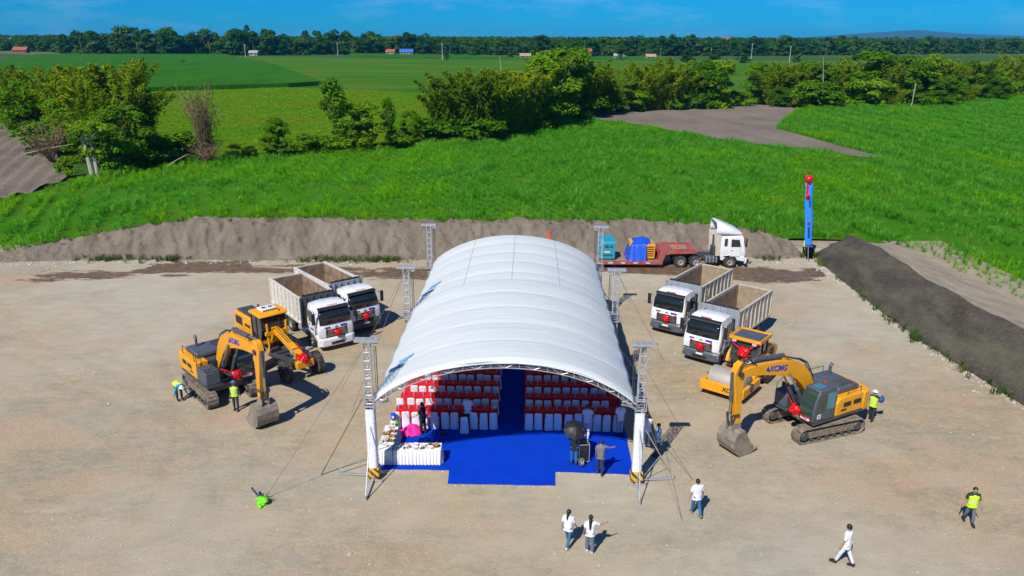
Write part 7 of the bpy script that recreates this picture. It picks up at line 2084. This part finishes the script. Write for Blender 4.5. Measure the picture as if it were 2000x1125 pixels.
def person(loc, rz, label, shirt, trousers, lthigh=0, lknee=0, rthigh=0, rknee=0, la=(0.1, .12, .2), ra=(0.1, .12, .2), lean=0.0, hair='short', hat=None, vest=False, sleeves='short', shoes='shoe_dark', height=1.70, flare=0.0, stout=1.0, group=None):
    """arms: (swing forward, away from body, elbow bend); angles in radians"""
    e = empty('person', loc, rz, label, 'person', group)
    sc = height / 1.70
    e.scale = (sc, sc, sc)
    up = Vector((0, 0, 1)); fw = Vector((1, 0, 0)); lf = Vector((0, 1, 0))
    def rotp(v): # torso lean
        c, s = math.cos(lean), math.sin(lean)
        return Vector((v.x * c + v.z * s, v.y, -v.x * s + v.z * c))
    pel = Vector((0, 0, .93))
    hips = {}; knees = {}; ank = {}; toe = {}
    for s, th, kn in ((1, lthigh, lknee), (-1, rthigh, rknee)):
        h = pel + Vector((0, s * .095, -.05))
        k = h + (fw * math.sin(th) - up * math.cos(th)) * .43 + lf * s * .01
        a = k + (fw * math.sin(th - kn) - up * math.cos(th - kn)) * .41
        hips[s], knees[s], ank[s] = h, k, a
        toe[s] = a + fw * .15 * math.cos(max(0, kn - th) * .6) + up * (-.045 - .10 * math.sin(max(0, kn - th) * .6))
    low = min(min(ank[s].z, toe[s].z + .04) for s in (1, -1))
    dz = .075 - low
    for D in (hips, knees, ank, toe):
        for s in D: D[s].z += dz
    pel.z += dz
    sp = pel + rotp(Vector((0, 0, .20))); ch = pel + rotp(Vector((.01, 0, .40))); nk = pel + rotp(Vector((0, 0, .54))); 
    hb = pel + rotp(Vector((.02, 0, .62))); hc = pel + rotp(Vector((.025, 0, .70))); ht = pel + rotp(Vector((.01, 0, .765)))
    sh = {}; el = {}; wr = {}; hd_ = {}
    for s, (sw, ab, bn) in ((1, la), (-1, ra)):
        S = pel + rotp(Vector((0, s * .175 * stout, .475)))
        d1 = (fw * math.sin(sw) - up * math.cos(sw)) * math.cos(ab) + lf * s * math.sin(ab)
        E_ = S + d1 * .28
        d2 = (fw * math.sin(sw + bn) - up * math.cos(sw + bn)) * math.cos(ab) + lf * s * math.sin(ab)
        W_ = E_ + d2 * .25
        sh[s], el[s], wr[s], hd_[s] = S, E_, W_, d2
    # ---- body: one surface
    V = []; E2 = []
    def av(p, r): V.append((p, r)); return len(V) - 1
    ip = av(pel, .115); isp = av(sp, .110 * stout); ic = av(ch, .125 * stout); ink = av(nk, .058); ihb = av(hb, .070); ihc = av(hc, .088); iht = av(ht, .062)
    E2 += [(ip, isp), (isp, ic), (ic, ink), (ink, ihb), (ihb, ihc), (ihc, iht)]
    nose = av(hc + rotp(Vector((.105, 0, -.02))), .014); E2.append((ihc, nose))
    for s in (1, -1):
        ear = av(hc + rotp(Vector((-.005, s * .092, -.02))), .017); E2.append((ihc, ear))
        a = av(sh[s] - up * .03 - lf * s * .02, .045); b = av(el[s], .040); c = av(wr[s], .027)
        E2 += [(ic, a), (a, b), (b, c)]
        d2 = hd_[s]; side = d2.cross(lf); side = fw if side.length < .2 else side.normalized()
        palm = av(wr[s] + d2 * .06, .030); E2.append((c, palm))
        for j, (o_, L) in enumerate(((-.026, .075), (-.009, .088), (.009, .084), (.025, .066))):
            k1 = av(wr[s] + d2 * .095 + side * o_, .0095); k2 = av(wr[s] + d2 * (.095 + L * .55) + side * o_ * 1.15 - lf * s * .008, .0085); k3 = av(wr[s] + d2 * (.095 + L) + side * o_ * 1.2 - lf * s * .022, .007)
            E2 += [(palm, k1), (k1, k2), (k2, k3)]
        t1 = av(wr[s] + d2 * .05 + side * .042, .010); t2 = av(wr[s] + d2 * .095 + side * .056 - lf * s * .01, .008); E2 += [(palm, t1), (t1, t2)]
        h = av(hips[s], .090); k = av(knees[s], .058); m_ = av(ank[s], .040); t_ = av(toe[s], .035)
        E2 += [(ip, h), (h, k), (k, m_), (m_, t_)]
    skin_obj('body', V, E2, 'skin', e)
    # face
    mb = MB()
    for s in (1, -1):
        c = hc + rotp(Vector((.082, s * .034, .0))); mb.ell(c, .012, .016, .010, 6, 4)
    mb.build('eyes', 'black_print', e)
    mb = MB(); c = hc + rotp(Vector((.080, 0, -.065))); mb.ell(c, .012, .026, .008, 6, 4); mb.build('mouth', cloth('lip', (.28, .09, .07)), e)
    # ---- trousers
    V = []; E2 = []
    ip = av(pel + up * .03, .132 * stout); 
    for s in (1, -1):
        h = av(hips[s], .100 * stout); k = av(knees[s], .080 + flare * .4); m_ = av(ank[s] + up * .02, .066 + flare)
        E2 += [(ip, h), (h, k), (k, m_)]
    skin_obj('trousers', V, E2, trousers, e)
    # ---- shirt, hem over the trousers: loft of oval rings plus sleeves
    def torso(g, z0, rows, arms, nm, mtl):
        mb = MB(); n = 18; V = []
        for (z, hy, hx, dx) in rows:
            for k in range(n):
                a = 2 * math.pi * k / n
                q = (abs(math.cos(a)) ** 2.6 + abs(math.sin(a)) ** 2.6) ** (-1 / 2.6)
                w = 1 + .03 * math.sin(a * 5 + z * 20)
                V.append(pel + rotp(Vector((dx + (hx + g) * stout * q * math.cos(a) * w, (hy + g) * stout * q * math.sin(a) * w, z))))
        Fc = [(j * n + k, j * n + (k + 1) % n, (j + 1) * n + (k + 1) % n, (j + 1) * n + k) for j in range(len(rows) - 1) for k in range(n)]
        Fc.append(tuple(range((len(rows) - 1) * n, len(rows) * n)))
        mb.add(V, Fc)
        for pts, r0, r1 in arms: mb.tube(pts, r0, 9, 0, r1)
        return mb.build(nm, mtl, e, 70)
    RW = [(-.13, .205, .150, 0), (-.05, .200, .150, 0), (.10, .178, .135, 0), (.28, .190, .145, .01), (.40, .208, .145, .01), (.475, .205, .125, 0), (.525, .150, .100, 0), (.555, .070, .066, 0)]
    arms = []
    for s in (1, -1):
        if sleeves == 'long': arms.append(([sh[s] + lf * -s * .02, sh[s] + (el[s] - sh[s]) * .5, el[s], wr[s] - hd_[s] * .02], .082, .042))
        else: arms.append(([sh[s] + lf * -s * .02, sh[s] + (el[s] - sh[s]) * .4, sh[s] + (el[s] - sh[s]) * .82], .084, .072))
    torso(0, 0, RW, arms, 'shirt', shirt)
    if vest:
        v_ = torso(.014, 0, [(-.10,) + RW[0][1:]] + RW[1:5] + [(.465, .165, .12, 0), (.512, .10, .09, 0)], [], 'vest', 'hi_vis')
        mb = MB()
        ax = (ch - pel).normalized()
        for f_ in (.16, .30):
            c = pel + ax * f_
            for k in range(18):
                a0, a1 = 2 * math.pi * k / 18, 2 * math.pi * (k + 1) / 18
                P_ = lambda a, dz: c + rotp(Vector((.166 * stout * math.cos(a), .212 * stout * math.sin(a), dz)))
                mb.add([P_(a0, -.025), P_(a1, -.025), P_(a1, .025), P_(a0, .025)], [(0, 1, 2, 3)])
        mb.build('reflective_band', 'reflective', v_)
    # ---- shoes
    for s in (1, -1):
        d = (toe[s] - ank[s]); d.z = 0
        d = d.normalized() if d.length > .01 else fw
        mb = MB(); c = (ank[s] + toe[s]) / 2
        V = []
        for (q, hw, zt) in ((-.13, .036, .05), (-.09, .045, .075), (.02, .048, .06), (.10, .050, .035), (.145, .034, .015)):
            b0 = c + d * q; tilt = (toe[s].z - ank[s].z + .045) * q / .15
            for yy, zz in ((-hw, -.062), (hw, -.062), (hw * .75, zt - .03), (-hw * .75, zt - .03)):
                V.append(b0 + Vector((-d.y, d.x, 0)) * yy + up * (zz + .03 + tilt))
        Fc = []
        for j in range(4):
            for k in range(4): Fc.append((j * 4 + k, j * 4 + (k + 1) % 4, (j + 1) * 4 + (k + 1) % 4, (j + 1) * 4 + k))
        Fc += [(0, 1, 2, 3), (16, 17, 18, 19)]
        mb.add(V, Fc); mb.build('shoe', shoes, e, 60)
    # ---- hair or hat
    V = []; Fc = []; n = 14; lv = 7
    for j in range(lv + 1):
        ph = (math.pi * .62) * j / lv
        for k in range(n):
            t_ = 2 * math.pi * k / n
            ct = math.cos(t_)
            low_ = 1.0 if ct < .3 else max(.52, 1.0 - (ct - .3) * .75)
            p2 = ph * low_
            V.append(hc + rotp(Vector((-.008 + .108 * math.sin(p2) * ct, .098 * math.sin(p2) * math.sin(t_), .012 + .112 * math.cos(p2)))))
    for j in range(lv):
        for k in range(n): Fc.append((j * n + k, (j + 1) * n + k, (j + 1) * n + (k + 1) % n, j * n + (k + 1) % n))
    hr = MB().add(V, Fc).build('hair', 'hair', e, 180)
    if hair in ('long', 'tail'):
        V = []; E2 = []
        if hair == 'long': chain = [(-.06, .0, .085), (-.105, -.12, .080), (-.125, -.28, .075), (-.14, -.42, .055), (-.145, -.52, .03)]
        else: chain = [(-.08, .0, .07), (-.13, -.08, .05), (-.15, -.2, .052), (-.15, -.32, .025)]
        for q in chain: av(hc + rotp(Vector((q[0], 0, q[1]))), q[2])
        skin_obj('long_hair' if hair == 'long' else 'ponytail', V, [(i, i + 1) for i in range(len(chain) - 1)], 'hair', e)
    if hat:
        V = []; Fc = []
        for j in range(6):
            ph = math.pi / 2 * j / 5
            for k in range(16):
                t_ = 2 * math.pi * k / 16; V.append(hc + rotp(Vector((-.004 + .128 * math.cos(ph) * math.cos(t_), .115 * math.cos(ph) * math.sin(t_), .035 + .11 * math.sin(ph)))))
        for j in range(5):
            for k in range(16): Fc.append((j * 16 + k, j * 16 + (k + 1) % 16, (j + 1) * 16 + (k + 1) % 16, (j + 1) * 16 + k))
        o = MB().add(V, Fc).build('hard_hat', hat, e, 60)
        MB().lathe([(.105, 0), (.16, -.012), (.16, -.002), (.105, .012)], 16, caps=False, c=hc + rotp(Vector((.015, 0, .035)))).build('brim', hat, o)
    e['height_m'] = height
    return e
W_ = cloth('white_shirt', (.74, .75, .78)); J_ = cloth('blue_jeans', (.03, .12, .26)); DJ = cloth('grey_jeans', (.10, .15, .19)); GT = cloth('grey_trousers', (.13, .14, .17)); WT = cloth('pale_trousers', (.58, .56, .52)); BK = cloth('black_clothes', (.012, .012, .014)); NV = cloth('navy_clothes', (.015, .03, .07)); TQ = cloth('turquoise_shirt', (.02, .30, .36)); GS = cloth('grey_shirt', (.16, .17, .18)); LB = cloth('light_blue_shirt', (.35, .52, .68)); DT = cloth('dark_trousers', (.02, .024, .03)); DG = cloth('dark_green_shirt', (.012, .035, .03))
cloth('shoe_dark', (.02, .018, .016), .5); cloth('shoe_white', (.66, .64, .60), .5)
mat('white_helmet', (.72, .72, .70), .35); mat('blue_helmet', (.05, .12, .28), .35)
zc = CAR
person((-18.75, 39.15, zg(-18.75, 39.15)), R(-48), 'person in hi-vis vest and white hard hat bending down beside the track', TQ, NV, .55, .5, .35, .45, (.15, .25, .1), (-.1, .35, .1), lean=1.5, hat='white_helmet', vest=True, sleeves='long')
person((-15.05, 37.85, zg(-15.05, 37.85)), R(-80), 'person in hi-vis vest and blue hard hat standing before the excavator', NV, NV, .12, .05, -.10, .05, (.1, .18, .25), (-.05, .15, .2), hat='blue_helmet', vest=True, sleeves='long')
person((-4.55, 35.25, zc), R(150), 'person in black clothes standing by the covered chairs', BK, BK, .05, .05, -.08, .05, (.3, .3, .7), (.15, .1, .5), hair='tail', shoes='shoe_dark')
person((-2.28, 36.02, zc), R(95), 'person in white shirt standing at the red table behind a pulled out chair', W_, DT, .03, .05, 0, .05, (.35, .15, .7), (.35, .15, .7))
person((3.85, 35.0, zc), R(75), 'person in white shirt and pale trousers holding a phone near the chairs', W_, WT, .15, .1, -.22, .25, (.1, .12, .2), (.5, .2, 1.7), shoes='shoe_white', height=1.74)
person((5.55, 35.2, zc), R(-75), 'person in white shirt and grey trousers facing out of the tent', W_, cloth('silver_trousers', (.35, .38, .40)), .03, .03, -.03, .03, (.05, .12, .15), (.05, .12, .15), height=1.76)
person((6.75, 34.1, 0), R(100), 'person in white shirt half hidden behind the wrapped tower', W_, cloth('silver_trousers', (.35, .38, .40)), .05, .03, -.05, .03, (.1, .1, .4), (.2, .1, .8), shoes='shoe_white')
person((6.62, 35.3, 0), R(180), 'person in white shirt standing behind the others beside the tower', W_, DT, 0, .03, 0, .03)
person((7.12, 33.15, 0), R(170), 'person in light blue shirt and dark trousers beside the wrapped tower', LB, DT, .06, .04, -.06, .04, (.3, .1, .9), (.1, .12, .3), stout=1.08)
person((2.98, 32.3, zc), R(85), 'person in blue jeans standing under the black umbrella', BK, J_, .08, .05, -.05, .05, (.8, .15, 1.4), (.7, .1, 1.2), shoes='shoe_dark')
person((4.15, 31.5, zc), R(78), 'person in grey shirt stretching one arm out on the carpet', GS, DT, .05, .05, -.18, .25, (.1, .12, .3), (.95, .75, .35), height=1.7)
person((2.28, 26.15, zg(2.28, 26.15)), R(62), 'person with ponytail, white shirt and blue jeans walking beside another', W_, J_, .38, .12, -.30, .25, (-.15, .15, .2), (.25, .15, .35), hair='tail', shoes='shoe_white', height=1.64, stout=1.06)
person((3.12, 25.75, zg(3.12, 25.75)), R(80), 'person with long hair, white shirt and wide grey jeans pointing with one arm', W_, DJ, .08, .05, -.05, .1, (-.05, .18, .15), (.75, .85, .75), hair='long', shoes='shoe_white', height=1.62, flare=.03)
person((7.9, 28.3, zg(7.9, 28.3)), R(98), 'person in white shirt and blue jeans walking away alone', W_, J_, .22, .1, -.28, .35, (-.1, .22, .2), (.1, .25, .2), stout=1.1, height=1.68, shoes=cloth('shoe_tan', (.25, .2, .15)))
person((12.95, 25.05, zg(12.95, 25.05)), R(140), 'person in white shirt and white trousers striding over the gravel', W_, cloth('white_trousers', (.68, .68, .66)), .40, .1, -.28, .15, (.15, .12, .2), (-.2, .12, .2), height=1.78)
person((19.3, 27.75, zg(19.3, 27.75)), R(-98), 'person in hi-vis vest and grey trousers walking on the open gravel', DG, GT, .22, .12, -.2, .35, (.15, .25, .15), (-.1, .3, .2), vest=True, height=1.70)
person((19.2, 36.85, zg(19.2, 36.85)), R(40), 'person in hi-vis vest and white hard hat carrying a blue bag', NV, DT, .12, .05, -.12, .1, (.1, .1, .2), (.9, .3, 1.6), vest=True, hat='white_helmet', sleeves='long')
person((27.55, 69.9, -.05), R(-100), 'person in hi-vis vest standing behind the banner pole', DG, BK, .08, .05, -.08, .05, (.3, .1, .8), (.1, .12, .3), vest=True)

# ---- things people carry or use
e = empty('umbrella', (3.0, 32.52, zc), 0, 'open black umbrella held over a person on the carpet', 'umbrella')
tilt = Matrix.Rotation(R(34), 4, 'X') @ Matrix.Rotation(R(8), 4, 'Y')
cen = Vector((0, 0, 1.72))
for k in range(8):
    V = []
    for i in range(5):
        f = i / 4
        for a in (k * math.pi / 4, (k + .5) * math.pi / 4, (k + 1) * math.pi / 4):
            sag = .05 * f if a == (k + .5) * math.pi / 4 else 0
            V.append(cen + tilt @ Vector(((.57 - sag) * f * math.cos(a), (.57 - sag) * f * math.sin(a), .30 - .28 * f ** 2.0)))
    Fc = []
    for i in range(4):
        for j in range(2): Fc.append((i * 3 + j, i * 3 + j + 1, i * 3 + j + 4, i * 3 + j + 3))
    MB().add(V, Fc).build('canopy_panel', cloth('umbrella_black', (.014, .015, .018), .5), e, 50)
MB().cyl(cen + tilt @ Vector((0, 0, .36)), cen + tilt @ Vector((0, 0, -.55)), .012, n=6).build('shaft', 'chrome', e)
for k in range(8):
    a = k * math.pi / 4
    MB().cyl(cen + tilt @ Vector((0, 0, .05)), cen + tilt @ Vector((.40 * math.cos(a), .40 * math.sin(a), .17)), .006, n=4).build('stretcher', 'chrome', e)
e = empty('monitor_cart', (3.46, 32.65, zc), .1, 'black equipment cart with silver frame beside the umbrella', 'cart')
MB().box(-.22, .22, -.18, .18, .10, .92).build('case', 'black_plastic', e, bevel=.02)
mb = MB()
for sx in (-1, 1):
    for sy in (-1, 1): mb.bar((sx * .25, sy * .21, .06), (sx * .25, sy * .21, .98), .03)
for z in (.07, .98):
    for sy in (-1, 1): mb.bar((-.25, sy * .21, z), (.25, sy * .21, z), .03)
    for sx in (-1, 1): mb.bar((sx * .25, -.2, z), (sx * .25, .2, z), .03)
mb.build('frame', 'aluminium', e)
for sx in (-1, 1):
    for sy in (-1, 1): MB().cyl((sx * .22, sy * .18 - .02, .05), (sx * .22, sy * .18 + .02, .05), .05, n=10).build('castor', 'rubber', e)
MB().box(-.16, .10, -.12, .10, .99, 1.20).build('monitor', 'black_plastic', e); MB().box(.14, .2, -.05, .02, .99, 1.16).build('green_bottle', 'lime_cloth', e)
e = empty('backpack', (3.35, 32.18, zc), .2, 'grey green backpack on the carpet beside the cart', 'backpack')
b = MB().ell((0, 0, .21), .17, .13, .23, 14, 10); b.v = [(x, y, max(.0, z)) for x, y, z in b.v]; b.build('pack', cloth('pack_cloth', (.10, .11, .085)), e)
MB().ell((0, -.12, .15), .11, .06, .10, 10, 7).build('pocket', 'pack_cloth', e); mb = MB(); mb.tube([(-.06, 0, .42), (0, 0, .48), (.06, 0, .42)], .012, 5); mb.build('handle', 'black_plastic', e)
mb = MB(); mb.tube([(-.07, -.13, .36), (-.05, -.16, .25), (0, -.165, .2), (.07, -.14, .36)], .012, 5); mb.build('strap', 'porcelain', e)
e = empty('shoulder_bag', (19.55, 36.75, 1.18), .5, 'blue bag held up by the worker beside the excavator', 'bag')
b = MB().ell((0, 0, .12), .20, .13, .18, 12, 8); b.build('bag_body', cloth('bag_blue', (.02, .09, .22)), e)
mb = MB(); mb.tube([(-.12, 0, .25), (-.06, 0, .36), (.06, 0, .36), (.12, 0, .25)], .012, 5); mb.build('handle', 'black_plastic', e)
e = empty('camera_bag', (-3.55, 35.15, zc), .4, 'small dark bag on the carpet in front of the chairs', 'bag')
MB().box(-.13, .13, -.1, .1, 0, .2).build('bag_body', 'navy_clothes', e, bevel=.04); mb = MB(); mb.tube([(-.1, 0, .19), (-.05, 0, .28), (.05, 0, .28), (.1, 0, .19)], .012, 5); mb.build('handle', 'black_plastic', e)
